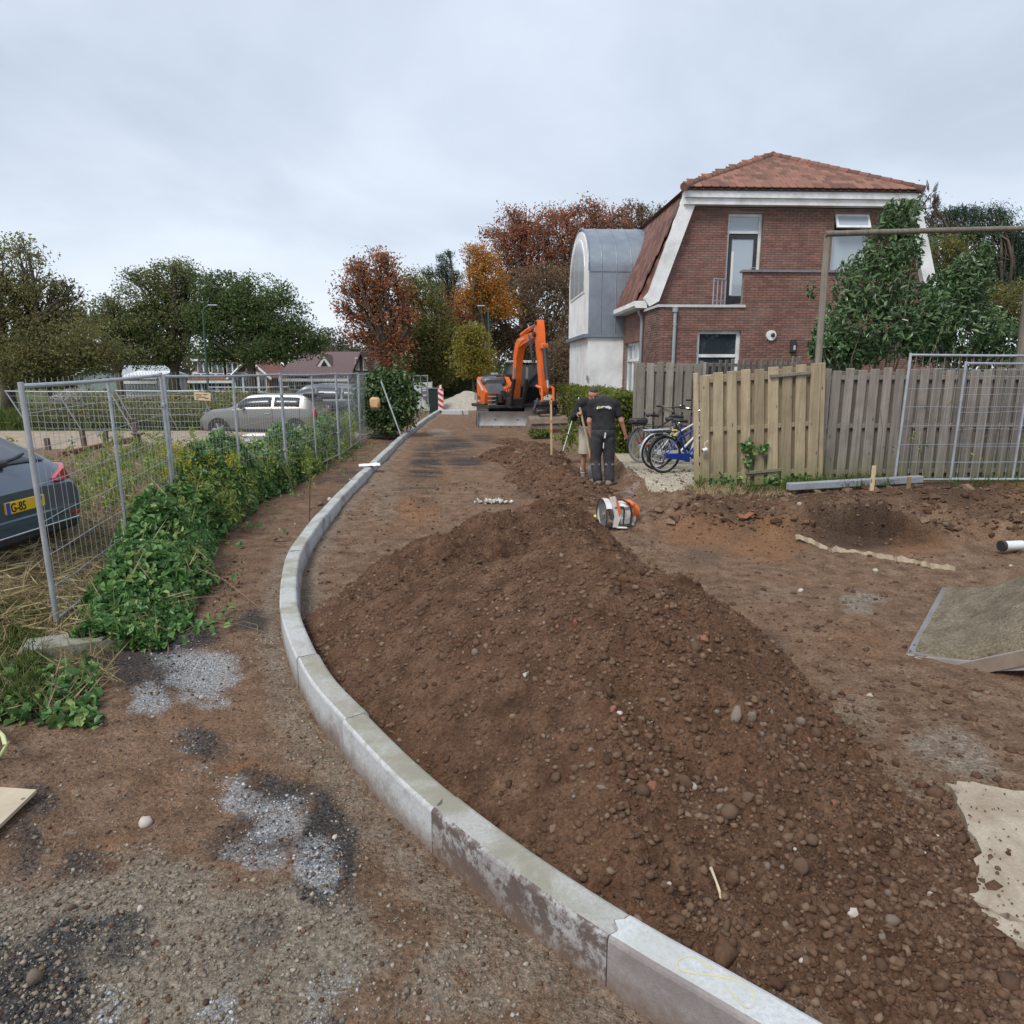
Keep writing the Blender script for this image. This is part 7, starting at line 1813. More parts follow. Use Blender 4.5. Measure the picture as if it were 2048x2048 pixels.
MB().tube([h0 - o_ + (0, 0, .012), (h0 + h1) / 2 - o_ + (0, 0, .016), h1 - o_ + (0, 0, .012)], [.007, .0045, .007], 7).ell(h1 - o_ + (0, 0, .010), .009, 8, 6).ell(h0 - o_ + (0, 0, .010), .008, 8, 6).build('shaft', M('old bone', (.52, .42, .28), (.60, .51, .37), scale=30, rough=.7), bo, smooth=True)
sh_ = thing('shard', 'bent rusty orange clay shard at the foot of the bank', 'shard', (*at(1495, 1057, .15)[:2], gz1(*at(1495, 1057, .15)[:2]) + .02), .3)
q = MB()
for k, (x, s, a) in enumerate(((-.09, .12, .2), (.01, .15, -.5), (.08, .10, .7))): q.bbox((x, 0, .03 + .02 * k), (s, .08, .014), .004, roty(a) @ rotx(.5 - .3 * k))
q.build('fragment', M('rusty clay', (.26, .10, .055), (.18, .075, .05), scale=10, rough=.9), sh_)
# ------------------------------------------------------------------ trees
m_bark = M('bark', (.07, .055, .042), (.13, .105, .08), scale=14, rough=.95, bump=.6, bscale=25)
LM = dict(
    olive=leaf_mat('olive leaf', [(.104, .129, .048), (.193, .219, .077), (.258, .219, .090), (.141, .154, .056), (.335, .283, .129)], trans=.42),
    oak=leaf_mat('dark oak leaf', [(.061, .105, .040), (.100, .166, .053), (.150, .216, .065), (.079, .134, .047), (.231, .231, .094)], trans=.42),
    oak2=leaf_mat('mid oak leaf', [(.078, .126, .047), (.142, .195, .069), (.203, .234, .095), (.283, .234, .111), (.111, .157, .057)], trans=.42),
    red=leaf_mat('rust red leaf', [(.299, .098, .052), (.414, .144, .057), (.483, .218, .092), (.345, .115, .063), (.253, .115, .069), (.196, .161, .069)], trans=.42),
    russet=leaf_mat('russet beech leaf', [(.307, .102, .062), (.409, .152, .082), (.224, .113, .078), (.491, .204, .102), (.185, .122, .092)], trans=.42),
    brown=leaf_mat('brown autumn leaf', [(.172, .115, .082), (.253, .161, .103), (.138, .115, .070), (.323, .196, .115), (.115, .126, .070)], trans=.42),
    orange=leaf_mat('orange autumn leaf', [(.537, .194, .037), (.600, .284, .053), (.447, .149, .037), (.418, .284, .060), (.238, .179, .045)], trans=.42),
    green=leaf_mat('autumn green leaf', [(.073, .096, .034), (.131, .155, .048), (.193, .204, .059), (.288, .227, .073), (.096, .120, .044)], trans=.42),
    yellow=leaf_mat('yellow green leaf', [(.204, .204, .034), (.312, .282, .047), (.406, .312, .055), (.156, .172, .034), (.375, .234, .047)], trans=.42),
    pine=leaf_mat('pine needle', [(.029, .067, .043), (.052, .101, .062), (.072, .119, .072)], trans=.42),
    far=leaf_mat('distant foliage', [(.085, .094, .052), (.127, .127, .068), (.154, .119, .077), (.077, .085, .052), (.102, .102, .060)], trans=.42))
def tree(label, lob, Y, trunk, n, L, mat, seed, r0=.22, clump=.36, asp=.6, name='tree', group='trees', depth=.9, shell=.45, nb=7, twigs=0, bare=0, cat='tree', per=38, lean=0.0):
    """lob and trunk are given where they appear in the photograph and set at distance Y; trunk = (px, py of its fork)"""
    r = np.random.default_rng(seed); lo = lobes_px(lob, Y, depth); n = int(n * 1.55); L *= .8; per = int(per * 1.3); twigs += 4
    for c, q in list(lo):
        for _ in range(3):
            d_ = unit(r.normal(size=3) * (1, .6, 1)); lo.append((c + d_ * q * r.uniform(.75, 1.0), q * r.uniform(.28, .5)))
    fk = atd(trunk[0], trunk[1], Y); base = np.array((fk[0] - lean, Y, gz1(fk[0], Y) - .1))
    t = thing(name, label, cat, base, 0, group); tb = MB()
    top = max(c[2] + .4 * q[2] for c, q in lo); ctr = np.mean([c for c, q in lo], 0)
    tb.tube([base, base + (fk - base) * .5 + r.normal(0, .06, 3), fk], [r0 * 1.25, r0 * .95, r0 * .8], 8)
    br = MB(); P = []
    w = np.array([q[0] * q[2] for c, q in lo]); w = w / w.sum()
    for (c, q), k in zip(lo, w):
        m = int(n * k); nc = max(6, m // per); cc = in_ell(nc, c, q, r, shell)
        lmp = limb(br, fk + (fk - base) * r.uniform(-.12, .05), c, r0 * .55, r0 * .16, r, .09, 6, 6)
        for j in range(min(nc, nb)): limb(br, lmp[r.integers(2, 6)], cc[j], r0 * .2, r0 * .05, r, .1, 4)
        for j in range(twigs):
            a = cc[r.integers(nc)]; limb(br, c + (a - c) * .5, a + (a - c) * r.uniform(.1, .45) + (0, 0, r.uniform(0, .4)), r0 * .08, .008, r, .12, 3, 4)
        sz = r.uniform(.6, 1.4, nc); pick = r.integers(nc, size=m)
        P.append(cc[pick] + np.clip(r.normal(0, 1, (m, 3)), -1.35, 1.35) * clump * np.array((1.15, 1.15, .7)) * sz[pick][:, None])
    br_o = br.build('limbs', m_bark, t, off=-base, smooth=True); tb.build('trunk', m_bark, t, off=-base, smooth=True)
    leaf_cloud('crown', np.concatenate(P), L, mat, seed + 1, asp, t, 'stuff', .2); return t
# left side
tree('big sparse olive brown tree cut off by the left edge of the picture', [(25, 540, 70, 60), (70, 600, 75, 60), (-30, 620, 90, 90), (110, 640, 55, 45), (40, 690, 100, 60), (130, 590, 30, 22)], 34, (8, 735), 9500, .17, LM['olive'], 201, r0=.3, twigs=22, clump=.36)
tree('low olive brown thicket tree beside the leftmost big tree', [(110, 705, 80, 50), (180, 690, 55, 45), (60, 730, 80, 40)], 33, (95, 750), 8000, .17, LM['olive'], 203, r0=.12, twigs=12, clump=.4)
tree('thin dark tree with forked trunk left of the tallest oak', [(225, 640, 45, 40), (200, 690, 50, 40), (260, 680, 40, 45), (170, 640, 35, 30)], 46, (236, 745), 7000, .2, LM['oak2'], 205, r0=.24, twigs=14)
tree('tallest dark oak on the left with a ragged pointed top', [(345, 560, 45, 38), (295, 585, 50, 42), (370, 600, 45, 40), (290, 650, 60, 45), (350, 665, 70, 50), (310, 700, 60, 30), (255, 640, 30, 26)], 47, (350, 735), 15000, .2, LM['oak2'], 207, r0=.36, twigs=20)
tree('broad dark green oak with a rounded crown, standing before the far house with dormers', [(450, 580, 48, 36), (520, 590, 60, 42), (470, 640, 75, 45), (560, 640, 55, 45), (590, 675, 50, 38), (420, 650, 40, 42), (530, 690, 90, 30), (430, 705, 40, 26), (480, 610, 40, 40)], 46, (502, 715), 21000, .2, LM['oak'], 209, r0=.3, twigs=12)
tree('distant pale brown green trees between the oak and the red tree', [(660, 690, 32, 28), (690, 700, 30, 22), (630, 705, 25, 20)], 95, (660, 730), 2600, .42, LM['far'], 211, r0=.3, clump=.8)
tree('tree with fiery rust red leaves, its sparse top showing twigs', [(745, 560, 48, 42), (775, 590, 45, 45), (715, 610, 38, 38), (740, 650, 50, 40), (790, 650, 35, 50), (780, 710, 42, 35), (750, 525, 36, 30), (705, 570, 22, 22)], 48, (776, 705), 6500, .22, LM['red'], 213, r0=.26, twigs=34, clump=.42)
tree('olive green bushy tree right of the red one', [(845, 600, 36, 40), (860, 650, 52, 50), (850, 705, 62, 48), (820, 570, 24, 30), (880, 690, 40, 45), (890, 740, 50, 28)], 53, (850, 745), 15000, .21, LM['green'], 215, r0=.25, clump=.45)
tree('tall dark pine rising behind the green tree', [(893, 522, 16, 18), (872, 545, 26, 9), (905, 552, 26, 9), (890, 575, 38, 11), (915, 600, 20, 14), (868, 600, 18, 12)], 62, (893, 640), 5200, .26, LM['pine'], 217, r0=.2, asp=.22, clump=.26, nb=12, name='pine_tree', cat='pine')
tree('bright orange autumn tree in front of the dark red wood', [(962, 520, 28, 26), (975, 555, 38, 32), (985, 595, 34, 28), (945, 600, 28, 24), (1000, 615, 30, 22)], 57, (972, 660), 6500, .22, LM['orange'], 219, r0=.2, clump=.42, twigs=8)
tree('small yellow green tree beside the street lamp', [(945, 690, 32, 32), (930, 725, 28, 25), (962, 725, 26, 24), (945, 668, 18, 16)], 43, (945, 752), 4200, .19, LM['yellow'], 221, r0=.08, clump=.3)
tree('big russet beech behind the orange tree, highest on its left', [(1020, 465, 48, 38), (1070, 455, 55, 40), (1050, 510, 62, 45), (1010, 545, 35, 40), (1090, 540, 55, 45)], 66, (1045, 620), 8000, .26, LM['russet'], 223, r0=.38, clump=.5, twigs=22)
tree('russet crown of the highest tree left of the zinc dormer', [(1165, 445, 60, 36), (1120, 470, 50, 40), (1180, 490, 60, 45), (1130, 530, 50, 45), (1215, 450, 45, 30)], 68, (1150, 620), 8000, .26, LM['russet'], 225, r0=.38, clump=.5, twigs=26)
tree('thin half bare trees over the dormer roof', [(1260, 440, 40, 32), (1300, 445, 30, 30), (1240, 470, 40, 30), (1290, 480, 40, 30)], 72, (1265, 600), 2600, .26, LM['brown'], 227, r0=.25, clump=.5, twigs=60)
tree('green brown tree top directly behind the roof of the house', [(1310, 480, 45, 25), (1350, 500, 50, 40), (1290, 510, 40, 35)], 60, (1330, 620), 3500, .26, LM['oak2'], 229, r0=.25, clump=.5)
tree('dark purplish brown tree filling the wood behind the excavator', [(1060, 590, 70, 55), (1110, 610, 60, 70), (1020, 640, 50, 50), (1090, 680, 70, 55), (1150, 640, 50, 70), (1040, 700, 60, 45), (960, 660, 40, 40)], 60, (1080, 720), 14000, .24, LM['brown'], 231, r0=.3, clump=.55, twigs=10)
tree('brown hazel bush between the excavator arm and the white tower', [(1110, 735, 35, 40), (1130, 700, 25, 40), (1090, 760, 40, 25)], 40, (1110, 765), 4200, .16, LM['brown'], 233, r0=.06, clump=.3)
tree('dark reddish brown underwood between pine and orange tree', [(920, 620, 40, 40), (900, 650, 30, 35), (935, 650, 40, 35)], 61, (915, 700), 5500, .24, LM['russet'], 235, r0=.15, clump=.5)
tree('dark evergreen underwood behind the site screen', [(800, 745, 60, 28), (880, 752, 60, 24), (960, 755, 50, 20), (1030, 752, 60, 28)], 58, (880, 765), 9000, .24, LM['oak'], 237, r0=.1, clump=.5)
# right side beyond the house
tree('bare grey twiggy tree right of the roof', [(1850, 420, 30, 40), (1880, 450, 35, 45), (1840, 460, 30, 30)], 44, (1865, 560), 260, .15, LM['brown'], 239, r0=.16, twigs=70)
tree('flat topped dark pine right of the bare tree', [(1905, 440, 38, 20), (1930, 430, 28, 16), (1890, 465, 40, 18), (1925, 475, 35, 18)], 48, (1910, 560), 5200, .24, LM['pine'], 241, r0=.2, asp=.25, clump=.28, nb=12, name='pine_tree', cat='pine')
tree('larger dark pine at the right edge', [(1985, 440, 36, 18), (2005, 425, 26, 14), (1970, 470, 45, 20), (2030, 465, 40, 24), (2040, 540, 60, 40), (1985, 540, 60, 40), (2060, 500, 40, 40), (1960, 520, 30, 26)], 46, (2010, 640), 11500, .25, LM['pine'], 243, r0=.24, asp=.25, clump=.36, nb=12, name='pine_tree', cat='pine')
tree('olive brown bush crown behind the right-hand laurel', [(1895, 500, 40, 28), (1920, 530, 45, 35), (1870, 545, 40, 35), (1900, 590, 60, 45), (1960, 610, 60, 45), (2030, 610, 50, 45)], 40, (1900, 650), 8500, .18, LM['green'], 245, r0=.15, clump=.4)
# the wood behind everything, too far to tell its trees apart
r = np.random.default_rng(251); nw = 20000
wx_ = r.uniform(-105, 75, nw); wh = 3.2 + 2.4 * fbm(wx_, wx_ * 0, .09, 3, 5) + 2.2 * (np.abs(wx_ - 5) < 22)
WP = np.stack([wx_, 88 + r.uniform(-3, 6, nw) + 6 * np.sin(wx_ * .04), r.random(nw) ** .8 * wh * 1.3], 1)
wood_o = leaf_cloud('far_woodland', WP, .75, LM['far'], 252, .6, None, 'stuff', .2); tag(wood_o, 'far belt of dull green brown woodland along the horizon', 'woodland')
def far_hedge(label, p0, p1, z1, w, n, mat, seed, Lf=.2, name='hedge'):
    r = np.random.default_rng(seed); p0, p1 = np.array(p0, float), np.array(p1, float); d = p1 - p0; L_ = np.linalg.norm(d); d /= L_; nn = np.array((-d[1], d[0]))
    t = thing(name, label, 'hedge', (*p0, .0)); u = r.random(n) * L_; v = r.uniform(-.5, .5, n) * w; z = r.random(n) ** .8 * z1
    f = r.random(n); v = np.where(f < .5, -np.sign(nn[1]) * .5 * w * r.uniform(.85, 1.05, n), v); z = np.where(f > .75, z1 * r.uniform(.94, 1.03, n), z)
    leaf_cloud('leaves', np.stack([p0[0] + d[0] * u + nn[0] * v, p0[1] + d[1] * u + nn[1] * v, z], 1) + r.normal(0, .05, (n, 3)), Lf, mat, seed, .6, t, 'stuff', .3)
    MB().box((*((p0 + p1) / 2 - p0), z1 * .46), (L_ - .3, w * .6, z1 * .86), rotz(math.atan2(d[1], d[0]))).build('twigs', MATS['hedge inside'], t); return t
far_hedge('dark clipped hedge along the far side of the street', atd(858, 790, 56)[:2], atd(1150, 790, 58)[:2], 1.75, 1.0, 9000, LM['oak'], 255, .17)
bush = shrub('ivy_bush', 'dense dark green ivy bush beside the kerb, behind the narrow mesh panel', [(775, 800, 45, 45), (800, 790, 38, 42), (740, 800, 35, 40), (810, 825, 26, 30), (765, 840, 45, 26), (760, 765, 34, 26), (725, 825, 20, 24), (785, 755, 14, 14), (820, 800, 16, 16), (745, 755, 14, 10)], 5600, .12, .7, leaf_mat('ivy leaf', [(.035, .07, .022), (.06, .115, .035), (.095, .16, .05), (.14, .20, .065)], rough=.4, trans=.2, spec=.5), 261, cat='bush', base=np.array((atd(775, 850, 22)[0], 22, .05)), Y=22, shell=.3, clump=.33)
# ------------------------------------------------------------------ street lamps
m_lampg = M('green lamp post', (.035, .075, .06), (.05, .095, .075), scale=8, rough=.6)
def lamp(label, px, ytop, Y, arm_px, gal=False):
    b = atd(px, 745, Y); tp = atd(px - 8, ytop + 4, Y); e = atd(px - 8 + arm_px, ytop, Y); base = np.array((b[0], Y, 0.0)); t = thing('street_lamp', label, 'street lamp', base, 0, 'street lamps')
    MB().tube([(0, 0, 0), (tp[0] - b[0], 0, tp[2] - .25), (tp[0] - b[0] + .1 * np.sign(arm_px), 0, tp[2] - .02), (e[0] - b[0], 0, e[2])], [.075, .05, .045, .035], 8).build('pole', m_lampg if not gal else m_galv2, t, smooth='auto')
    MB().bbox((e[0] - b[0] + .18 * np.sign(arm_px), 0, e[2] + .01), (.5, .18, .07), .02).build('lamp_head', m_galv, t)
lamp('slim street lamp in front of the broad oak on the left', 413, 611, 40, 14)
lamp('slim green street lamp behind the excavator', 984, 612, 46, -8)
# ------------------------------------------------------------------ houses far away on the left
m_fbrick = M('pinkish brick', (.22, .125, .10), (.30, .19, .155), scale=8, rough=.9, dirt=(.2, .16, .14), dirt_amt=.4)
m_froof = M('orange tile roof far', (.27, .115, .075), (.20, .09, .07), scale=9, rough=.85)
m_proof = M('purple brown tile roof', (.105, .068, .07), (.15, .10, .10), scale=14, rough=.8)
m_fdark = M('dark house wall', (.10, .075, .06), (.14, .11, .09), scale=6, rough=.9)
def fw(t, par, x, z, w, h, y, n=2):
    f = MB().box((x, y, z), (w, .08, h)).build('window', m_white, par)
    for k in range(n): MB().box((x - w / 2 + w * (k + .5) / n, y - .05, z), (w / n * .72, .03, h * .8)).build('pane', m_glass, f)
def gable(t, x0, x1, y0, y1, ez, rz, wall, roof, axis='x', ov=.3, trim=True):
    """walls with a pitched roof; axis is the ridge direction"""
    mb = MB()
    if axis == 'x':
        ym = (y0 + y1) / 2
        mb.prism([(y0, -.2), (y0, ez), (ym, rz - .12), (y1, ez), (y1, -.2)], lambda a, b, d: (d, a, b), x0, x1).build('wall', wall, t)
        rf = MB()
        for ya, yb in ((y0 - ov, ym), (y1 + ov, ym)):
            za = ez - ov * (rz - ez) / (ym - y0)
            rf.add([(x0 - ov, ya, za), (x1 + ov, ya, za), (x1 + ov, yb, rz), (x0 - ov, yb, rz), (x0 - ov, ya, za + .14), (x1 + ov, ya, za + .14), (x1 + ov, yb, rz + .14), (x0 - ov, yb, rz + .14)], [(0, 1, 2, 3), (7, 6, 5, 4), (0, 4, 5, 1), (1, 5, 6, 2), (2, 6, 7, 3), (3, 7, 4, 0)])
        r_ = rf.build('roof', roof, t)
        if trim: MB().box2(x0 - ov, x1 + ov, y0 - ov - .1, y0 - ov + .02, ez - ov * .8 - .12, ez - ov * .8 + .08).build('gutter', m_white, t)
    else:
        xm = (x0 + x1) / 2
        mb.prism([(x0, -.2), (x0, ez), (xm, rz - .12), (x1, ez), (x1, -.2)], lambda a, b, d: (a, d, b), y0, y1).build('wall', wall, t)
        rf = MB()
        for xa, xb in ((x0 - ov, xm), (x1 + ov, xm)):
            za = ez - ov * (rz - ez) / (xm - x0)
            rf.add([(xa, y0 - ov, za), (xa, y1 + ov, za), (xb, y1 + ov, rz), (xb, y0 - ov, rz), (xa, y0 - ov, za + .14), (xa, y1 + ov, za + .14), (xb, y1 + ov, rz + .14), (xb, y0 - ov, rz + .14)], [(0, 1, 2, 3), (7, 6, 5, 4), (0, 4, 5, 1), (1, 5, 6, 2), (2, 6, 7, 3), (3, 7, 4, 0)])
        r_ = rf.build('roof', roof, t)
        if trim:
            for xa in (x0 - ov, x1 + ov):
                za = ez - ov * (rz - ez) / (xm - x0); a, b = np.array((xa, y0 - ov - .04, za + .02)), np.array((xm, y0 - ov - .04, rz + .02)); MB().tube([a, b], .11, 4).build('barge_board', m_white, t)
    return r_
YA = 58.0
def hx_(px, Y): return atd(px, 745, Y)[0]
def hz_(py, Y): return atd(400, py, Y)[2]
h1 = thing('far_house', 'pinkish brick far house with orange roof, white dormers and a gable on its right', 'house', (hx_(455, YA), YA, 0), 0, 'houses beyond the field'); bx0 = hx_(455, YA)
gable(h1, hx_(385, YA) - bx0, hx_(515, YA) - bx0, 0, 7, hz_(757, YA), hz_(718, YA), m_fbrick, m_froof)
gable(h1, hx_(480, YA) - bx0, hx_(550, YA) - bx0, -1.6, 4, hz_(752, YA), hz_(722, YA) + .1, m_fbrick, m_froof, 'y')
for px in (408, 436, 466):
    d = MB().box((hx_(px, YA) - bx0, .9, hz_(735, YA)), (1.35, 1.8, 1.0)).build('dormer', m_fdark, h1); MB().box((hx_(px, YA) - bx0, .8, hz_(735, YA) + .58), (1.6, 2.2, .16)).build('dormer_roof', m_white, d)
    fw(h1, d, hx_(px, YA) - bx0, hz_(735, YA), .95, .85, -.03)
fw(h1, h1, hx_(513, YA) - bx0, hz_(736, YA), .5, .8, -1.63, 1)
for px in (402, 432, 470, 500, 530): fw(h1, h1, hx_(px, YA) - bx0, 1.2, 1.3, 1.6, -.03 if px < 478 else -1.63)
YB_ = 52.0; bx0 = hx_(655, YB_)
h2 = thing('far_house', 'bungalow with wide purple brown tiled roof, small triangular dormer and dark end gable', 'house', (bx0, YB_, 0), 0, 'houses beyond the field')
gable(h2, hx_(575, YB_) - bx0, hx_(735, YB_) - bx0, 0, 9, hz_(748, YB_), hz_(704, YB_), m_fdark, m_proof, ov=.5)
gable(h2, hx_(712, YB_) - bx0, hx_(746, YB_) - bx0, -.8, 6, hz_(745, YB_), hz_(708, YB_), m_fdark, m_proof, 'y', trim=False)
zt_ = hz_(720, YB_); td = MB().prism([(-.75, -.55), (0, .45), (.75, -.55)], lambda a, b, d: (hx_(641, YB_) - bx0 + a, d, zt_ + b), 1.2, 3.4).build('dormer', m_proof, h2)
MB().prism([(-.55, -.50), (0, .28), (.55, -.50)], lambda a, b, d: (hx_(641, YB_) - bx0 + a, d, zt_ + b), 1.16, 1.195).build('dormer_trim', m_white, td)
MB().prism([(-.26, -.42), (0, .02), (.26, -.42)], lambda a, b, d: (hx_(641, YB_) - bx0 + a, d, zt_ + b), 1.14, 1.158).build('pane', m_glass, td)
for dx in (-.28, .28): fw(h2, h2, hx_(728, YB_) - bx0 + dx, hz_(728, YB_), .3, .9, -.84, 1)
for px in (595, 620, 655, 690): fw(h2, h2, hx_(px, YB_) - bx0, 1.3, 1.4, 1.2, -.04, 3)
MB().box((hx_(722, YB_) - bx0, 4.5, hz_(704, YB_) + .2), (.7, .6, .5)).build('chimney', m_fdark, h2)
YC_ = 56.0; bx0 = hx_(765, YC_)
h3 = thing('far_house', 'small pinkish gabled house half hidden behind the red tree', 'house', (bx0, YC_, 0), 0, 'houses beyond the field')
gable(h3, hx_(735, YC_) - bx0, hx_(785, YC_) - bx0, 0, 7, hz_(742, YC_), hz_(720, YC_), M('stucco pink', (.33, .24, .20), (.40, .30, .25), scale=5, rough=.9), m_proof, 'y')
YD_ = 62.0; bx0 = hx_(195, YD_)
h4 = thing('barn', 'pale green barn with low gable behind the thin forked tree', 'barn', (bx0, YD_, 0))
gable(h4, hx_(150, YD_) - bx0, hx_(240, YD_) - bx0, 0, 12, hz_(752, YD_), hz_(733, YD_), M('green sheeting', (.17, .22, .20), (.22, .27, .25), scale=4, rough=.7), M('pale sheet roof', (.40, .43, .45), rough=.5), 'y', trim=False)
bx0 = hx_(275, 50)
h5 = thing('greenhouse', 'low white greenhouse roof behind the leaning fence', 'greenhouse', (bx0, 50, 0))
gable(h5, hx_(246, 50) - bx0, hx_(308, 50) - bx0, 0, 5, hz_(757, 50), hz_(746, 50), M('greenhouse wall', (.45, .48, .48), rough=.4), m_white)
for k in range(12): MB().box((hx_(246, 50) - bx0 + .2 * k, -.02, 1.0), (.04, .04, 1.6)).build('glazing_bar', m_galv2, h5)
# pale site screen with a dark notice on it, bin, beacon, sand pile, paving stones at the end of the kerb
YS = 37.0
ss = thing('site_screen', 'pale grey sheeted site screen panel near the end of the kerb', 'screen', (*atd(842, 800, YS)[:2], .05))
os_ = np.array(ss.location); c = [atd(x, y, YS) - os_ for x, y in ((822, 820), (864, 822), (863, 764), (826, 766))]
MB().add([q + (0, 0, 0) for q in c] + [q + (0, .05, 0) for q in c], [(0, 1, 2, 3), (7, 6, 5, 4), (0, 4, 5, 1), (1, 5, 6, 2), (2, 6, 7, 3), (3, 7, 4, 0)]).build('sheet', M('pale tarpaulin', (.46, .49, .47), (.58, .61, .60), scale=3, rough=.7), ss)
for x in (822, 864): a = atd(x, 822, YS - .06) - os_; b = atd(x, 762, YS - .06) - os_; a[2] = 0; MB().tube([a, b], .03, 6).build('post', m_galv2, ss)
nb_ = thing('notice_board', 'dark grey notice board hanging aslant on the pale site screen', 'notice board', atd(850, 785, YS - .15))
on = np.array(nb_.location); c = [atd(x, y, YS - .12) - on for x, y in ((840, 773), (853, 772), (861, 793), (858, 799), (847, 800))]
MB().add(c + [q + (0, -.05, 0) for q in c], [(0, 1, 2, 3, 4), (9, 8, 7, 6, 5)] + [(i, (i + 1) % 5, 5 + (i + 1) % 5, 5 + i) for i in range(5)]).build('board', M('dark board', (.11, .10, .11), (.15, .14, .15), scale=8, rough=.8), nb_)
for y in (776.5, 781, 791): 
    a, b = atd(844.5, y, YS - .19) - on, atd(853, y - .3, YS - .19) - on; MB().box((a + b) / 2, (abs(b[0] - a[0]), .02, .08)).build('line_of_print', M('grey print', (.5, .5, .5)), nb_)
wb = thing('wheelie_bin', 'dark green black wheelie bin beside the red and white beacon', 'bin', atd(870, 817, 36)); wb.location.z = .05
MB().loft([[(-.24, -.26, 0), (.24, -.26, 0), (.24, .26, 0), (-.24, .26, 0)], [(-.30, -.33, 1.15), (.30, -.33, 1.15), (.30, .33, 1.15), (-.30, .33, 1.15)]]).build('body', M('bin green', (.012, .028, .022), rough=.5), wb)
MB().bbox((0, 0, 1.19), (.66, .74, .07), .03).build('lid', M('bin lid', (.10, .11, .11), rough=.5), wb)
for x in (-.25, .25): MB().cyl((x - .03, .34, .12), (x + .03, .34, .12), .12, n=14).build('wheel', m_tyre, wb)
m_red = M('beacon red', (.55, .035, .03), rough=.5)
bc = thing('traffic_beacon', 'red and white striped traffic beacon standing at the end of the kerb', 'beacon', atd(882, 815, 34.5)); bc.location.z = .12
MB().bbox((0, 0, .04), (.4, .3, .08), .02).build('foot', m_tyre, bc)
bp_ = MB().bbox((0, 0, .62), (.26, .05, 1.05), .015).build('panel', m_white, bc)
for k in range(4):
    z = .16 + k * .28; MB().add([(-.125, -.028, z + .16), (.125, -.028, z), (.125, -.028, z + .14), (-.125, -.028, z + .30)], [(0, 1, 2, 3)]).add([(-.125, -.0265, z + .16), (.125, -.0265, z), (.125, -.0265, z + .14), (-.125, -.0265, z + .30)], [(3, 2, 1, 0)]).build('red_stripe', m_red, bp_)
MB().cyl((0, 0, 1.14), (0, 0, 1.32), .07, .05, 12).build('lamp', m_white, bc, smooth='auto')
sandp = thing('sand_pile', 'small pale grey pile of sand beyond the excavator body', 'sand pile', atd(936, 808, 38)); sandp.location.z = .08
r = np.random.default_rng(8); rad = np.linspace(0, 1, 14); an = np.linspace(0, 2 * math.pi, 28, endpoint=False); rings = []
for q in rad[1:]: rings.append([(2.6 * q * math.cos(a), 2.4 * q * math.sin(a), max(-.05, 1.05 * (1 - q) ** 1.15 + r.normal(0, .02))) for a in an])
MB().loft(rings[::-1]).build('sand', M('pale sand', (.30, .265, .22), (.40, .36, .30), scale=6, rough=.95, bump=.8, bscale=30, bdist=.02), sandp, smooth=True)
ps = thing('kerb_stone', 'loose pale grey concrete kerb stones lying across the road end left of the excavator', 'kerb stones', atd(918, 822, 33)); ps.location.z = .1
for k in range(2): MB().bbox((-.32 + .02 * k + .5 * k, .1 * k, .12), (.95 if k == 0 else .5, .18, .24), .02).build('block', kc_pale, ps)
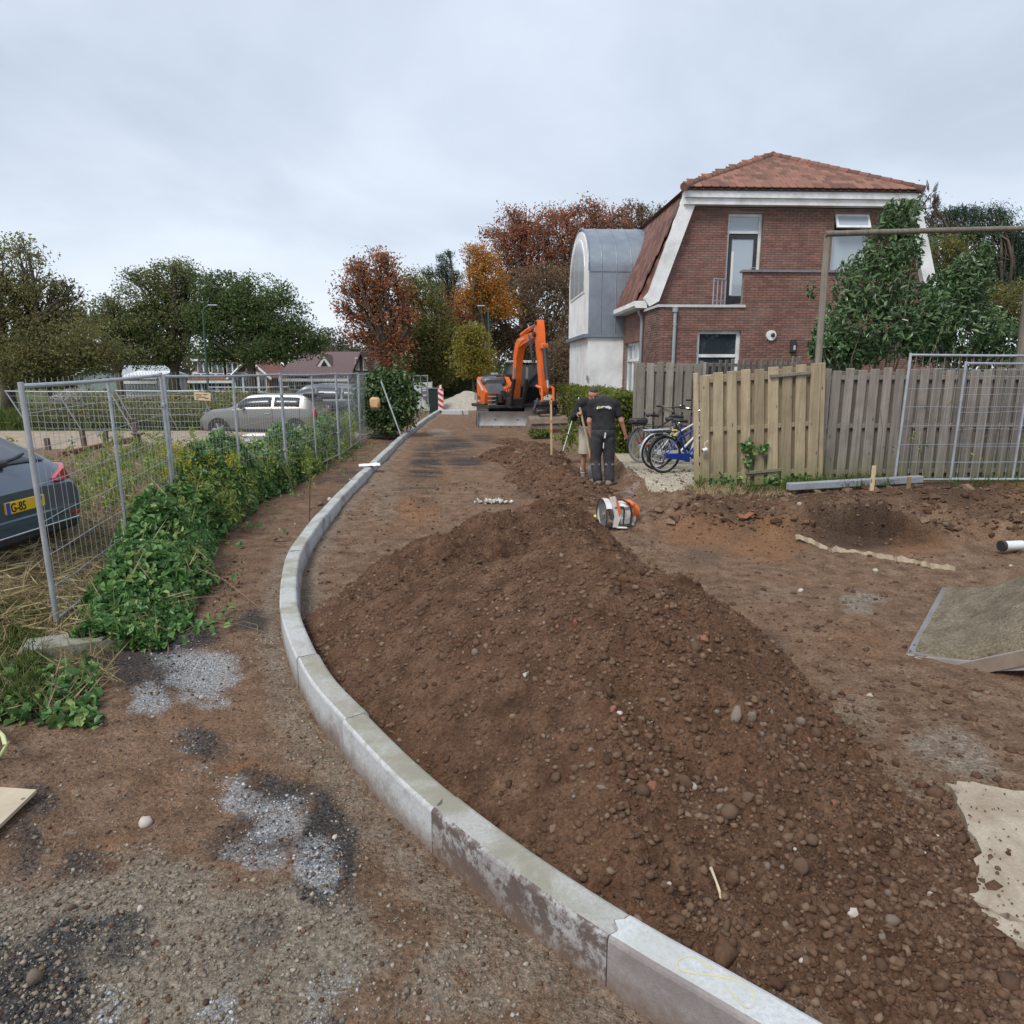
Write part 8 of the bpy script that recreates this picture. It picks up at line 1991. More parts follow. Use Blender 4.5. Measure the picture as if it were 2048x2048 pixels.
# ------------------------------------------------------------------ cars
m_carglass = glass_mat('car glass', (.02, .028, .034), .3)
m_carglass_b = glass_mat('tinted car glass', (.05, .06, .075), .3)
m_lampred = M('tail lamp', (.45, .012, .012), (.36, .01, .01), scale=8, rough=.2, coat=.6)
def paint(n, c, rough=.3, metal=.3): return M(n, c, tuple(q * .93 for q in c), scale=2, rough=rough, metal=metal, coat=.7)
def car(label, loc, rz, S, body_m, glass, wheels, wr, side_win, L):
    """S rows: x, z bottom, z belt, z top, half width belt, half width top"""
    t = thing('parked_car', label, 'car', loc, rz, 'parked cars')
    S = np.array(S, float); xs_ = np.linspace(S[0, 0], S[-1, 0], 72); D = np.stack([np.interp(xs_, S[:, 0], S[:, k]) for k in range(1, 6)], 1)
    K = np.exp(-.5 * (np.arange(-4, 5) / 1.3) ** 2); K /= K.sum(); Dp = np.pad(D, ((4, 4), (0, 0)), 'edge'); D = np.stack([np.convolve(Dp[:, k], K, 'valid') for k in range(5)], 1)
    def half(i):
        zb, zl, zt, wb, wt = D[i]; zm = zb + (zl - zb) * .55
        return [(0, zb), (wb * .86, zb), (wb * .965, zb + .07), (wb * 1.0, zm), (wb * .985, zl - .06), (wb * .955, zl), (wt + (wb * .955 - wt) * .08, zt - max(.012, (zt - zl) * .10)), (wt * .84, zt - .012), (wt * .45, zt), (0, zt + .004)]
    H = [half(i) for i in range(len(xs_))]
    rings = [[(x, y, z) for y, z in h] + [(x, -y, z) for y, z in h[-2:0:-1]] for x, h in zip(xs_, H)]
    MB().loft(rings).build('body', body_m, t, smooth='auto')
    def at_x(x):
        f = (x - xs_[0]) / (xs_[1] - xs_[0]); i = int(np.clip(f, 0, len(xs_) - 2)); u = f - i
        return [(a[0] * (1 - u) + b[0] * u, a[1] * (1 - u) + b[1] * u) for a, b in zip(H[i], H[i + 1])]
    for s in (-1, 1):
        for xa, xb, lo_, hi_ in side_win:
            g = MB(); top, bot = [], []
            for x in np.linspace(xa, xb, 10):
                h = at_x(x); (y0, z0), (y1, z1) = h[5], h[6]; n_ = unit(np.array((0, z1 - z0, y0 - y1)))
                k0, k1 = lo_ + .02, hi_
                bot.append((x, s * (y0 + (y1 - y0) * k0 + .022), z0 + (z1 - z0) * k0)); top.append((x, s * (y0 + (y1 - y0) * k1 + .022), z0 + (z1 - z0) * k1))
            g.loft([bot, top], closed=False, caps=False); o = g.build('side_window', glass, t, smooth=True); o.modifiers.new('t', 'SOLIDIFY').thickness = .004
        for xa in (side_win[0][1] + .05, side_win[-1][1] - .02, side_win[0][0] - .02):
            h = at_x(xa); MB().tube([(xa, s * (h[k][0] + .001), h[k][1]) for k in (2, 3, 4, 5)], .006, 5).build('door_seam', m_dark, t)
        for wx in wheels:
            y = s * (at_x(wx)[3][0])
            MB().cyl((wx, y - s * .10, wr), (wx, y + s * .006, wr), wr + .055, n=28).build('wheel_arch', m_dark, t, smooth='auto')
            w = MB().torus((wx, y - s * .06, wr), wr - .075, .085, (0, 1, 0), 28, 10).build('wheel', m_tyre, t, smooth=True)
            rm = MB().cyl((wx, y - s * .05, wr), (wx, y + s * .014, wr), wr - .11, n=24); rm.build('rim', M('dark wheel rim', (.05, .05, .055), (.12, .12, .13), scale=14, rough=.4, metal=.5), w, smooth='auto')
            for k in range(5):
                a = 2 * math.pi * k / 5; MB().bbox((wx + (wr * .36) * math.cos(a), y + s * .017, wr + (wr * .36) * math.sin(a)), (wr * .62, .012, .05), .004, roty(-a)).build('spoke', m_galv2, w)
    return t, at_x, D, xs_
def top_patch(t, at_x, x0, x1, glass, name, k=.84, off=.012):
    rows = []
    for x in np.linspace(x0, x1, 8):
        h = at_x(x); w = h[6][0]; rows.append([(x + (off if x0 > 0 else -off) * .7, w * q * k, h[7][1] + (h[9][1] - h[7][1]) * (1 - abs(q)) + off) for q in np.linspace(-1, 1, 7)])
    o = MB().loft(rows, closed=False, caps=False).build(name, glass, t, smooth=True); o.modifiers.new('t', 'SOLIDIFY').thickness = .006; return o
MINI = [(-1.86, .40, .70, .80, .70, .64), (-1.82, .28, .90, .98, .79, .66), (-1.76, .22, .97, 1.06, .83, .64), (-1.56, .20, .97, 1.36, .85, .60), (-1.2, .20, .98, 1.41, .86, .60), (-.2, .19, .97, 1.42, .86, .60), (.35, .19, .96, 1.38, .86, .59), (.82, .19, .95, 1.02, .86, .64), (1.0, .19, .93, .98, .85, .66), (1.55, .20, .84, .92, .83, .64), (1.80, .24, .72, .80, .78, .6), (1.92, .36, .60, .66, .66, .52)]
cx = atd(537, 868, 23.2)
t, ax_, D_, xs2 = car('small beige grey hatchback with black roof spoiler parked beyond the brambles', (cx[0], 23.2, .0), math.pi - .05, MINI, paint('beige grey car paint', (.19, .19, .178)), m_carglass, (-1.22, 1.25), .31, [(-1.35, -.55, .12, .86), (-.45, .62, .12, .86)], 3.85)
top_patch(t, ax_, .42, .78, m_carglass, 'windscreen'); top_patch(t, ax_, -1.52, -1.70, m_carglass, 'rear_window')
MB().bbox((-1.58, 0, 1.40), (.36, 1.1, .05), .02).build('spoiler', m_dark, t)
for s in (-1, 1):
    l_ = MB().ell((-1.80, s * .70, .82), (.10, .11, .19), 14, 8).build('tail_light', m_lampred, t, smooth=True); MB().torus((-1.84, s * .72, .82), .15, .018, (1, .0, 0), 20, 6).build('lamp_ring', m_chrome, l_, smooth=True)
    MB().ell((1.72, s * .60, .76), (.12, .13, .12), 14, 8).build('headlight', m_carglass_b, t, smooth=True)
    MB().bbox((.45, s * .93, 1.02), (.12, .16, .13), .04).build('wing_mirror', m_dark, t)
    MB().bbox((-.35, s * .865, .80), (.18, .03, .03), .01).build('door_handle', m_chrome, t)
    MB().bbox((0, s * .855, .27), (2.0, .03, .12), .01).build('sill_trim', m_dark, t)
MB().bbox((-1.91, 0, .42), (.08, 1.2, .14), .04).build('rear_bumper', m_chrome, t)
SUV = [(-2.18, .50, .72, .86, .72, .60), (-2.10, .34, .98, 1.04, .84, .66), (-1.95, .28, 1.04, 1.20, .89, .66), (-1.62, .26, 1.05, 1.56, .91, .64), (-1.3, .26, 1.05, 1.62, .92, .64), (-.2, .25, 1.03, 1.66, .92, .65), (.45, .25, 1.02, 1.58, .92, .63), (1.05, .25, 1.01, 1.10, .91, .68), (1.3, .26, .98, 1.05, .90, .68), (1.85, .28, .88, .96, .86, .66), (2.05, .34, .74, .84, .78, .58), (2.14, .46, .62, .70, .66, .5)]
cx = atd(646, 868, 27.5)
t, ax_, D_, xs2 = car('dark blue grey estate car parked behind the beige hatchback', (cx[0], 27.5, .0), math.pi - .06, SUV, paint('dark blue grey paint', (.035, .04, .05)), m_carglass_b, (-1.38, 1.35), .34, [(-1.75, -1.1, .1, .84), (-1.0, -.1, .1, .86), (0, .9, .1, .84)], 4.4)
top_patch(t, ax_, .5, 1.0, m_carglass_b, 'windscreen'); top_patch(t, ax_, -1.66, -1.93, m_carglass_b, 'rear_window')
for s in (-1, 1): MB().ell((-2.03, s * .74, .98), (.10, .15, .08), 14, 8).build('tail_light', m_lampred, t, smooth=True); MB().bbox((.55, s * .98, 1.08), (.12, .18, .13), .04).build('wing_mirror', m_dark, t)
MB().bbox((-1.66, 0, 1.60), (.3, 1.15, .04), .015).build('spoiler', m_dark, t)
# the car whose tail stands behind the first fence panel
NS = [(-2.22, .32, .56, .64, .78, .66), (-2.15, .24, .76, .82, .88, .72), (-2.02, .22, .86, .93, .91, .70), (-1.42, .20, .90, 1.24, .92, .66), (-1.1, .20, .90, 1.34, .93, .64), (-.2, .20, .89, 1.42, .93, .64), (.45, .20, .88, 1.34, .93, .62), (1.15, .20, .86, .94, .92, .7), (1.85, .22, .76, .84, .88, .68), (2.1, .36, .74, .84, .78, .6), (2.2, .5, .62, .7, .66, .5)]
t, ax_, D_, xs2 = car('dark grey car with yellow number plate behind the nearest fence panel', (-6.90, 6.74, .31), math.pi - .04, NS, paint('slate grey car paint', (.075, .10, .14)), m_carglass, (-1.40, 1.35), .35, [(-1.55, -.95, .1, .84), (-.85, .0, .1, .86), (.1, .95, .1, .84)], 4.4)
top_patch(t, ax_, -1.36, -2.0, m_carglass_b, 'rear_window', .9)
MB().bbox((-1.30, 0, 1.30), (.34, 1.2, .04), .018).build('spoiler', m_dark, t)
MB().tube([(-2.02, 0, .965), (-1.98, -.25, .985), (-1.93, -.45, 1.01)], .016, 6).bbox((-2.03, 0, .96), (.08, .14, .07), .02).build('rear_wiper', m_dark, t)
for s in (-1, 1):
    l_ = MB().loft([[(-2.23, s * .48, .73), (-2.21, s * .48, .76), (-2.12, s * .48, .76), (-2.12, s * .48, .73)], [(-2.19, s * .74, .72), (-2.14, s * .74, .84), (-2.0, s * .74, .84), (-2.0, s * .74, .72)], [(-2.04, s * .915, .75), (-2.0, s * .915, .86), (-1.86, s * .925, .87), (-1.86, s * .925, .77)]])
    l_.build('tail_light', m_lampred, t, smooth='auto')
    MB().bbox((-2.20, s * .72, .36), (.05, .16, .05), .01).build('reflector', m_lampred, t)
MB().bbox((-2.185, 0, .42), (.10, 1.56, .14), .05).build('rear_bumper', paint('slate grey car paint', (.075, .10, .14)), t, smooth='auto')
MB().bbox((-2.17, 0, .27), (.12, 1.6, .14), .05).build('bumper_skirt', m_dark, t, smooth='auto')
MB().bbox((-2.235, 0, .31), (.02, 1.5, .02), .006).build('chrome_strip', m_chrome, t)
npl = MB().bbox((-2.225, 0, .575), (.03, .52, .115), .006).build('number_plate', M('number plate yellow', (.75, .48, .02), rough=.5), t)
MB().bbox((-2.242, .235, .575), (.004, .045, .11), .001).build('plate_band', M('plate blue', (.03, .06, .5), rough=.5), npl)
m_plt = M('plate black', (.012, .012, .012), rough=.6)
for txt, y in (('G-85', .205), ('JV', -.135)):
    cu = bpy.data.curves.new('lettering', 'FONT'); cu.body = txt; cu.size = .118; cu.extrude = .0015; cu.offset = .001
    ob = bpy.data.objects.new('tmp', cu); me = bpy.data.meshes.new_from_object(ob); bpy.data.objects.remove(ob)
    me.transform(Matrix(((0, 0, -1, -2.2425), (-.82, 0, 0, y), (0, 1, 0, .535), (0, 0, 0, 1)))); link('plate_lettering', me, m_plt, npl, fix=False)
# ------------------------------------------------------------------ brambles, weeds, straw along the left fence
m_bram = leaf_mat('bramble leaf', [(.048, .117, .034), (.075, .180, .048), (.117, .244, .069), (.064, .147, .043), (.180, .318, .094), (.254, .338, .106)], rough=.42, trans=.22, spec=.45)
m_weed = leaf_mat('weed leaf', [(.126, .211, .043), (.211, .296, .064), (.296, .359, .085), (.169, .232, .054), (.423, .423, .106)], rough=.6, trans=.35)
m_gold = leaf_mat('goldenrod flower', [(.42, .36, .02), (.50, .42, .03), (.34, .30, .04)], rough=.8, trans=.3)
m_dry = leaf_mat('dry grass', [(.30, .24, .12), (.42, .34, .18), (.22, .17, .09), (.50, .42, .25), (.15, .11, .06)], rough=.8, trans=.2)
m_grassb = leaf_mat('grass blade', [(.04, .075, .015), (.07, .115, .022), (.11, .15, .03), (.16, .16, .05)], rough=.6, trans=.3)
m_litter = leaf_mat('leaf litter', [(.10, .06, .03), (.16, .10, .05), (.22, .16, .08), (.07, .045, .025), (.26, .20, .10)], rough=.8, trans=.1)
# centre line of the bramble bank: x, y, half width, height
BR = [(-3.05, 5.25, .32, .14), (-3.30, 5.8, .45, .30), (-3.50, 6.6, .50, .46), (-3.85, 7.6, .50, .58), (-4.15, 8.8, .48, .66), (-4.42, 10.2, .48, .66), (-4.50, 11.8, .48, .64), (-4.52, 13.2, .46, .62), (-4.55, 15.0, .42, .60), (-4.65, 17.0, .40, .58), (-4.85, 19.5, .36, .52), (-5.0, 21.0, .25, .35)]
BRa = np.array(BR)
def bank_pts(n, seed, surf=.72, hmul=1.0, ylim=(5.05, 20.8)):
    r = np.random.default_rng(seed); y = r.uniform(0, 1, n); y = ylim[0] + (ylim[1] - ylim[0]) * y ** 1.25
    cx_ = np.interp(y, BRa[:, 1], BRa[:, 0]); w = np.interp(y, BRa[:, 1], BRa[:, 2]); hh = np.interp(y, BRa[:, 1], BRa[:, 3])
    a = r.uniform(-1, 1, n); x = cx_ + a * w * (1 + .9 * fbm(y, a * .4, 1.1, 4, 7))
    top = hh * (1 - np.abs(a) ** 2.4) * (.72 + 1.5 * np.clip(fbm(x, y, 1.5, 3, 401) + .18, 0, .6)) + .05
    f = np.where(r.random(n) < surf, r.uniform(.82, 1.06, n), r.random(n)); return x, y, ground_z(x, y) + top * f * hmul, a
x, y, z, a = bank_pts(26000, 402)
nr = y < 8.8
bank = thing('bramble_bank', 'dense green bramble thicket running along the steel mesh fence on the left', 'brambles', (-3.4, 9.0, .05))
leaf_cloud('leaves', np.stack([x, y, z], 1), np.where(nr, .085, .082) * np.random.default_rng(5).uniform(.6, 1.3, len(x)), m_bram, 403, .72, bank, 'stuff', .55, fold=.18, six=True)
r = np.random.default_rng(404); cb = MB()
for _ in range(150):
    i = r.integers(len(x)); p = np.array((x[i], y[i], z[i])); q = p + np.array((r.normal(0, .3), r.normal(0, .3), -.25)); q[2] = gz1(q[0], q[1]); limb(cb, q, p, .006, .003, r, .2, 4)
for _ in range(26):                                              # runners arching out over the bare ground
    i = r.integers(len(x)); p = np.array((x[i], y[i], z[i])); q = p + np.array((r.uniform(.2, .75), r.normal(0, .3), 0)); q[2] = gz1(q[0], q[1]) + .02; limb(cb, p, q, .004, .0025, r, .22, 4)
cb.build('canes', M('bramble cane', (.14, .10, .06), (.20, .13, .08), scale=20, rough=.8), bank, off=-np.array(bank.location), kind='stuff')
x, y, z, a = bank_pts(2600, 408); x = x + np.abs(np.random.default_rng(3).normal(.25, .3, len(x))) * (.6 + .5 * np.sin(y * 2.3)); k = fbm(x, y, 1.6, 3, 91) > -.02
leaf_cloud('leaves', np.stack([x, y, ground_z(x, y) + .03 + np.random.default_rng(4).random(len(x)) * .07], 1)[k], .075, m_bram, 409, .72, bank, 'stuff', .7, six=True)
x, y, z, a = bank_pts(260, 412); Ld = np.random.default_rng(7).uniform(.2, .5, len(x))
leaf_cloud('dead_stalks', np.stack([x, y, z + .06], 1), Ld, m_dry, 414, .035, bank, 'stuff', .2, D=np.array((0, 0, 1.)) + np.random.default_rng(8).normal(0, .5, (len(x), 3)))
inner = bank_pts(4000, 405, surf=0.0, hmul=.8)
leaf_cloud('dead_leaves', np.stack(inner[:3], 1), .08, m_litter, 406, .7, bank, 'stuff', .4)
# taller weeds and goldenrod standing in the bank
def weed_stand(name, label, cat, spots, mat, flower, seed, h=(.5, .9), L=.09, per=46, asp=.3):
    r = np.random.default_rng(seed); P, Fl = [], []; c0 = np.mean([s[:2] for s in spots], 0); t = thing(name, label, cat, (*c0, .05)); sb = MB()
    for sx, sy, n, sp_ in spots:
        for _ in range(n):
            b = np.array((sx + r.normal(0, sp_), sy + r.normal(0, sp_ * 1.3), 0)); b[2] = gz1(b[0], b[1]); H = r.uniform(*h); tip = b + (r.normal(0, .12), r.normal(0, .12), H)
            sb.tube([b, (b + tip) / 2 + r.normal(0, .02, 3), tip], [.005, .004, .002], 4, caps=False); u = r.uniform(.25, 1, per); P.append(b + (tip - b) * u[:, None] + r.normal(0, .055, (per, 3)) * (1.15 - u[:, None] * .5))
            if flower is not None and r.random() < .6: Fl.append(tip + r.normal(0, 1, (60, 3)) * (.05, .05, .06))
    sb.build('stalks', M('green stalk', (.12, .14, .05), (.20, .18, .08), scale=20, rough=.8), t, off=-np.array(t.location), kind='stuff')
    leaf_cloud('leaves', np.concatenate(P), L, mat, seed + 1, asp, t, 'stuff', .3)
    if Fl: leaf_cloud('flowers', np.concatenate(Fl), .035, flower, seed + 2, .7, t, 'stuff', .2)
    return t
weed_stand('goldenrod', 'yellow flowering goldenrod at the second fence post', 'weeds', [(-4.3, 9.3, 12, .16), (-4.2, 9.7, 9, .2), (-4.1, 9.0, 6, .15)], m_weed, m_gold, 411, (.6, 1.0))
weed_stand('weed_clump', 'tall feathery weeds growing through the brambles before the third fence panel', 'weeds', [(-4.3, 10.6, 22, .25), (-4.3, 12.2, 20, .3), (-4.35, 13.8, 18, .3), (-3.75, 7.4, 8, .2), (-3.95, 8.8, 14, .25), (-4.45, 15.6, 16, .3), (-4.6, 17.4, 14, .3)], m_weed, None, 413, (.45, .85), .085)
weed_stand('weed_clump', 'bright weeds at the far end of the bramble bank, before the ivy bush', 'weeds', [(-4.75, 19.0, 16, .25), (-4.7, 20.2, 14, .25), (-4.6, 26.0, 10, .4), (-4.2, 28.5, 14, .5)], m_weed, None, 415, (.5, .95), .1)
weed_stand('weed_clump', 'low yellow green weeds between the fence and the drive', 'weeds', [(-5.6, 9.4, 22, .6), (-5.2, 11.5, 26, .6), (-6.3, 12.5, 24, .9), (-5.0, 13.8, 24, .6), (-7.5, 13.5, 20, 1.0), (-5.3, 15.6, 20, .6), (-8.6, 15.4, 20, 1.2)], m_weed, None, 417, (.2, .45), .1, 40)
# straw and low plants at the foot of the first fence post
r = np.random.default_rng(421)
def px_spread(n, px0, px1, py0, py1, seed):
    r = np.random.default_rng(seed); P = np.array([at(r.uniform(px0, px1), r.uniform(py0, py1), .05) for _ in range(n)]); P[:, 2] = ground_z(P[:, 0], P[:, 1]); return P
SP_ = px_spread(2600, -30, 235, 1085, 1290, 422); SP_ = SP_[SP_[:, 0] < -3.0]; SP_[:, 2] += r.random(len(SP_)) ** 2 * .14
Dd = r.normal(size=(len(SP_), 3)) * (1, 1, .25)
so = leaf_cloud('straw', SP_, np.random.default_rng(6).uniform(.15, .5, len(SP_)), m_dry, 423, .035, None, 'stuff', .3, D=Dd); tag(so, 'matted dry straw under the foot of the nearest mesh fence', 'straw')
P1 = px_spread(650, -30, 200, 1335, 1450, 425); P1 = P1[(P1[:, 0] < -2.35 - .28 * (4.4 - P1[:, 1]))]; P1[:, 2] += r.random(len(P1)) * .09
P2 = px_spread(260, 240, 340, 1215, 1300, 426); P2 = P2[(P2[:, 0] < -2.7)]; P2[:, 2] += r.random(len(P2)) * .12
lowp = leaf_cloud('low_weeds', np.concatenate([P1, P2]), .075, m_bram, 427, .75, None, 'stuff', .6, six=True); tag(lowp, 'low broad leaved weeds round the concrete fence foot', 'weeds')
P3 = px_spread(1100, -40, 90, 1250, 1430, 428); P3 = P3[(P3[:, 0] < -2.6)]; P3[:, 2] += .06
P4 = px_spread(650, -40, 230, 1235, 1440, 430); P4 = P4[P4[:, 0] < -2.65 - .2 * np.abs(P4[:, 1] - 4.6)]; P4[:, 2] += .05
gr = leaf_cloud('grass', P3, np.random.default_rng(9).uniform(.12, .3, len(P3)), m_grassb, 429, .05, None, 'stuff', .2, D=np.array((0, 0, .9)) + r.normal(0, .5, (len(P3), 3))); tag(gr, 'long mixed grass at the left edge beside the fence foot', 'grass')
P4L = np.random.default_rng(10).uniform(.12, .4, len(P4)); so = leaf_cloud('straw', P4, P4L, m_dry, 433, .04, None, 'stuff', .3, D=np.array((0, 0, .35)) + r.normal(0, .8, (len(P4), 3))); tag(so, 'dry grass mixed into the green plants at the left edge', 'dry grass')
x, y = r.uniform(-9, -4.6, 5200), r.uniform(5.6, 16.4, 5200); L4 = r.uniform(.12, .38, 5200); so = leaf_cloud('dry_weeds', np.stack([x, y, ground_z(x, y) + L4 * .3], 1), L4, m_dry, 435, .05, None, 'stuff', .3, D=np.array((0, 0, .6)) + r.normal(0, .6, (5200, 3))); tag(so, 'dry yellow weeds between the mesh fence and the sandy drive', 'dry weeds')
# litter along the bank, small plants on the right-hand plot
x_, y_ = r.uniform(-3.2, -2.2, 1500), r.uniform(6, 15, 1500); k = x_ < np.interp(y_, BRa[:, 1], BRa[:, 0] + BRa[:, 2]) + .35
lt = leaf_cloud('leaf_litter', np.stack([x_, y_, ground_z(x_, y_) + .012], 1)[k], .05, m_litter, 431, .7, None, 'stuff', .9); tag(lt, 'scattered dead leaves along the foot of the bramble bank', 'leaf litter')
def tuft(n, x0, x1, y0, y1, h, seed, cond=None):
    r = np.random.default_rng(seed); x, y = r.uniform(x0, x1, n), r.uniform(y0, y1, n); k = (fbm(x, y, 1.3, 3, seed) > -.06) if cond is None else cond(x, y); x, y = x[k], y[k]
    L = r.uniform(*h, len(x)); return np.stack([x, y, ground_z(x, y) + L * .35], 1), L, np.array((0, 0, 1.)) + r.normal(0, .45, (len(x), 3))
P, L, D = tuft(5200, 2.9, 9.5, 10.4, 11.1, (.08, .28), 441)
o = leaf_cloud('grass', P, L, m_grassb, 442, .06, None, 'stuff', .2, D=D); tag(o, 'rough grass along the foot of the board fences on the right', 'grass')
P, L, D = tuft(1500, 2.7, 4.0, 10.0, 11.0, (.06, .16), 443)
o = leaf_cloud('grass', P, L, m_dry, 444, .07, None, 'stuff', .2, D=D); tag(o, 'dry grass tufts at the corner of the pale fence', 'grass')
ivy = thing('ivy', 'small ivy growing up the boards of the pale fence panel', 'ivy', (*at(1490, 965, .33)[:2], .33))
r = np.random.default_rng(447); IP = []
for px, py, sx, sy, n in ((1500, 905, 10, 22, 45), (1486, 890, 8, 5, 22), (1530, 895, 9, 9, 26), (1560, 962, 30, 7, 60), (1450, 960, 30, 8, 40), (1600, 958, 20, 8, 30)):
    for _ in range(n): p = atd(r.normal(px, sx * .7), r.normal(py, sy * .7), YF - .07 - r.random() * .05); IP.append(p)
leaf_cloud('leaves', np.array(IP), .075, m_bram, 448, .8, ivy, 'stuff', .0, six=True)
MB().tube([atd(1492, 968, YF - .06) - np.array(ivy.location), atd(1498, 930, YF - .06) - np.array(ivy.location), atd(1500, 890, YF - .06) - np.array(ivy.location)], .006, 5).build('stem', m_stem, ivy)
vn = thing('climber', 'bare thin climber stems with few leaves on the grey fence behind the mesh panel', 'climber', (*atd(1830, 950, 11.2)[:2], .4))
ov = np.array(vn.location); vb_ = MB()
for path in (((1830, 955), (1845, 860), (1880, 790)), ((1850, 950), (1835, 880), (1905, 800)), ((1755, 950), (1765, 860), (1758, 800)), ((1870, 950), (1960, 880), (1990, 860))): vb_.tube([atd(a, b, 11.12) - ov for a, b in path], .005, 4)
vb_.build('stems', m_stem, vn, kind='stuff'); VP = np.array([atd(r.normal(px, 8), r.normal(py, 7), 11.05) for px, py, n in ((1832, 873, 9), (1842, 892, 7), (1953, 914, 6), (1780, 905, 5)) for _ in range(n)])
leaf_cloud('leaves', VP, .07, m_weed, 450, .7, vn, 'stuff', .1)
P, L, D = tuft(420, .85, 1.45, 21.0, 22.2, (.10, .3), 451, lambda x, y: x > -9)
o = leaf_cloud('weed_tuft', P + (-.3, 0, .05), L, m_grassb, 452, .3, None, 'stuff', .2, D=D * .5); tag(o, 'tuft of green weeds pushed up in front of the dozer blade', 'weeds')
P = np.array([atd(r.normal(1140, 12), r.normal(878, 10), 15.4) for _ in range(150)])
o = leaf_cloud('weed_tuft', P, .11, m_weed, 453, .6, None, 'stuff', .4); tag(o, 'leafy green weeds at the foot of the hedge behind the survey staff', 'weeds')
# field and verges seen through the fence
r = np.random.default_rng(461); n = 16000
x, y = r.uniform(-22, -5.2, n), 23.2 + 17 * r.random(n) ** 1.6; L = r.uniform(.25, .6, n)
o = leaf_cloud('field_grass', np.stack([x, y, ground_z(x, y) + L * .4], 1), L, m_grassb, 462, .08, None, 'stuff', .2, D=np.array((0, 0, 1.)) + r.normal(0, .4, (n, 3))); tag(o, 'long grass of the field beyond the sandy drive', 'grass')
x, y = r.uniform(-16, -7.2, 9000), r.uniform(23.3, 27, 9000); k = fbm(x, y, .5, 3, 77) > -.08; L = r.uniform(.12, .3, 9000)
o = leaf_cloud('field_shrubs', np.stack([x, y, ground_z(x, y) + r.random(9000) * 1.25 * (.4 + 1.6 * np.clip(fbm(x, y, .5, 3, 77) + .2, 0, 1))], 1)[k], L[k] * .6, LM['olive'], 463, .6, None, 'stuff', .3); tag(o, 'olive brown scrub on the near edge of the field', 'scrub')
ys_ = shrub('yellow_bush', 'small yellow flowering bush in the field left of the beige hatchback', [(470, 795, 20, 22), (455, 805, 16, 14)], 700, .1, .4, m_weed, 465, cat='bush', base=np.array((atd(468, 830, 26)[0], 26, .05)), Y=26)
dr = shrub('pampas_clump', 'pale dead seed heads standing in the scrub behind the first fence panel', [(150, 792, 28, 16), (118, 800, 20, 12)], 700, .14, .2, M('pale seed head', (.42, .40, .38), rough=.9), 467, cat='plant', base=np.array((atd(140, 850, 24)[0], 24, .05)), Y=24)
# brick edging row, posts and debris between the fence and the drive
m_ebrick = M('rusty paving brick', (.22, .095, .05), (.30, .14, .075), scale=9, rough=.9, dirt=(.10, .07, .05), dirt_amt=.5)
er = thing('brick_row', 'low row of rusty brown paving bricks stacked along the drive behind the fence', 'brick stack', (*at(200, 905, .2)[:2], .18))
oe = np.array(er.location); q0, q1 = at(128, 925, .2), at(282, 888, .2); dd = q1 - q0; nb = int(np.linalg.norm(dd) / .22); bme = None; ang = math.atan2(dd[1], dd[0])
for lay in range(3):
    for k in range(nb):
        if bme is None: q = MB().bbox((0, 0, 0), (.21, .105, .085), .006); bme = bpy.data.meshes.new('brick'); bme.from_pydata(np.concatenate(q.v).tolist(), [], q.f); bme.materials.append(m_ebrick)
        p = q0 + dd * (k + .5 * (lay % 2)) / nb; o = bpy.data.objects.new('brick', bme); COL.objects.link(o); o.parent = er; o.location = p - oe + (0, 0, .02 + .09 * lay); o.rotation_euler = (0, 0, ang + float(r.normal(0, .02)))
m_opost = M('rotten post', (.09, .06, .045), (.14, .10, .07), scale=14, rough=.95)
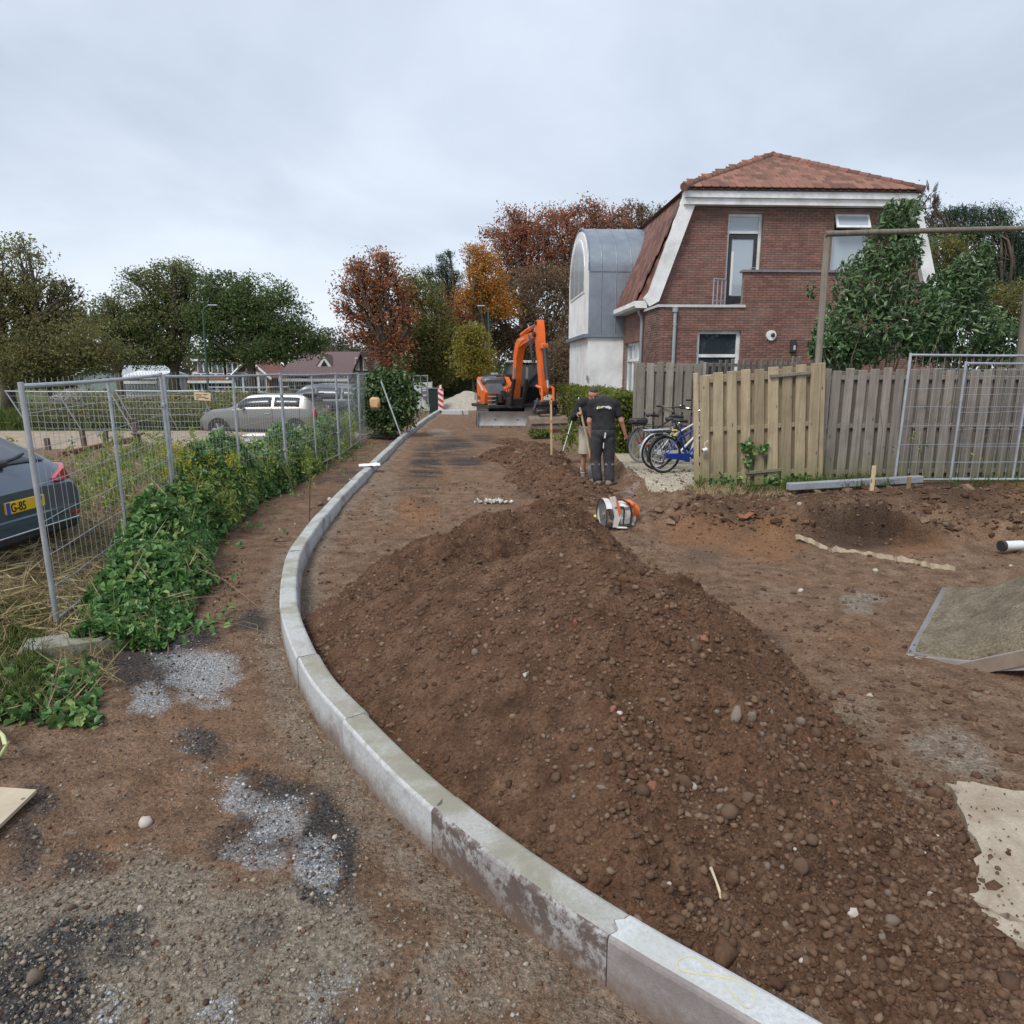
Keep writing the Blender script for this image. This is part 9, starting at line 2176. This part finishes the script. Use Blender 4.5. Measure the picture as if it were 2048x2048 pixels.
for px, py, hgt, lb in ((170, 905, .55, 'short rotten post at the left end of the brick row'), (214, 900, .50, 'short rotten post in the middle of the brick row'), (272, 885, .62, 'taller rotten post with a flat cap right of the brick row'), (282, 925, .6, 'leaning rotten post nearest to the second fence post'), (98, 910, .4, 'low rotten post beside the grey car')):
    p = at(px, py, .2); t = thing('post', lb, 'post', p, 0, 'rotten wooden posts'); MB().bbox((0, 0, hgt / 2), (.10, .10, hgt), .012, roty(r.normal(0, .06))).build('shaft', m_opost, t)
    if hgt > .55: MB().bbox((0, 0, hgt + .02), (.24, .16, .04), .01).build('cap', m_opost, t)
ds = thing('plastic_sheet', 'bluish sheet of old glass or plastic with pale battens lying among the weeds', 'sheet', (*at(255, 935, .28)[:2], .24))
MB().bbox((0, 0, .05), (1.9, 1.3, .02), .005, rotx(.08)).build('sheet', M('bluish plastic', (.26, .32, .36), (.33, .39, .43), scale=3, rough=.35), ds)
for y in (-.6, 0, .6): MB().bbox((.1, y, .10), (2.2, .05, .04), .006, rotz(.1 * y)).build('batten', m_cope, ds)
tub = thing('tub', 'small white plastic tub standing in front of the beige hatchback', 'tub', at(520, 872, .05)); tub.location.z = .18
tub.location.x, tub.location.y = at(520, 868, .3)[:2] * .82
MB().loft([[(-.28, -.2, 0), (.28, -.2, 0), (.28, .2, 0), (-.28, .2, 0)], [(-.33, -.25, .42), (.33, -.25, .42), (.33, .25, .42), (-.33, .25, .42)]]).bbox((0, 0, .43), (.70, .56, .03), .01).build('tub_body', m_plaster, tub)
jc = thing('lamp_cover', 'tan plastic cover of a site lamp hung on the fence beside the ivy bush', 'site lamp', atd(750, 806, 19.0))
MB().bbox((0, 0, 0), (.26, .2, .30), .05).build('cover', M('tan plastic', (.55, .33, .15), (.62, .39, .19), scale=6, rough=.5), jc, smooth='auto')
MB().bbox((0, 0, -.185), (.20, .15, .08), .03).build('base', m_dark, jc)
pk = thing('plank_pile', 'few grey planks lying on the ground at the end of the bramble bank', 'planks', (*at(762, 873, .08)[:2], .06))
for k in range(4): MB().bbox((.05 * k, .16 * k - .2, .03 + .045 * (k % 2)), (1.1, .14, .035), .005, rotz(.12 * k - .2)).build('plank', m_wback, pk)
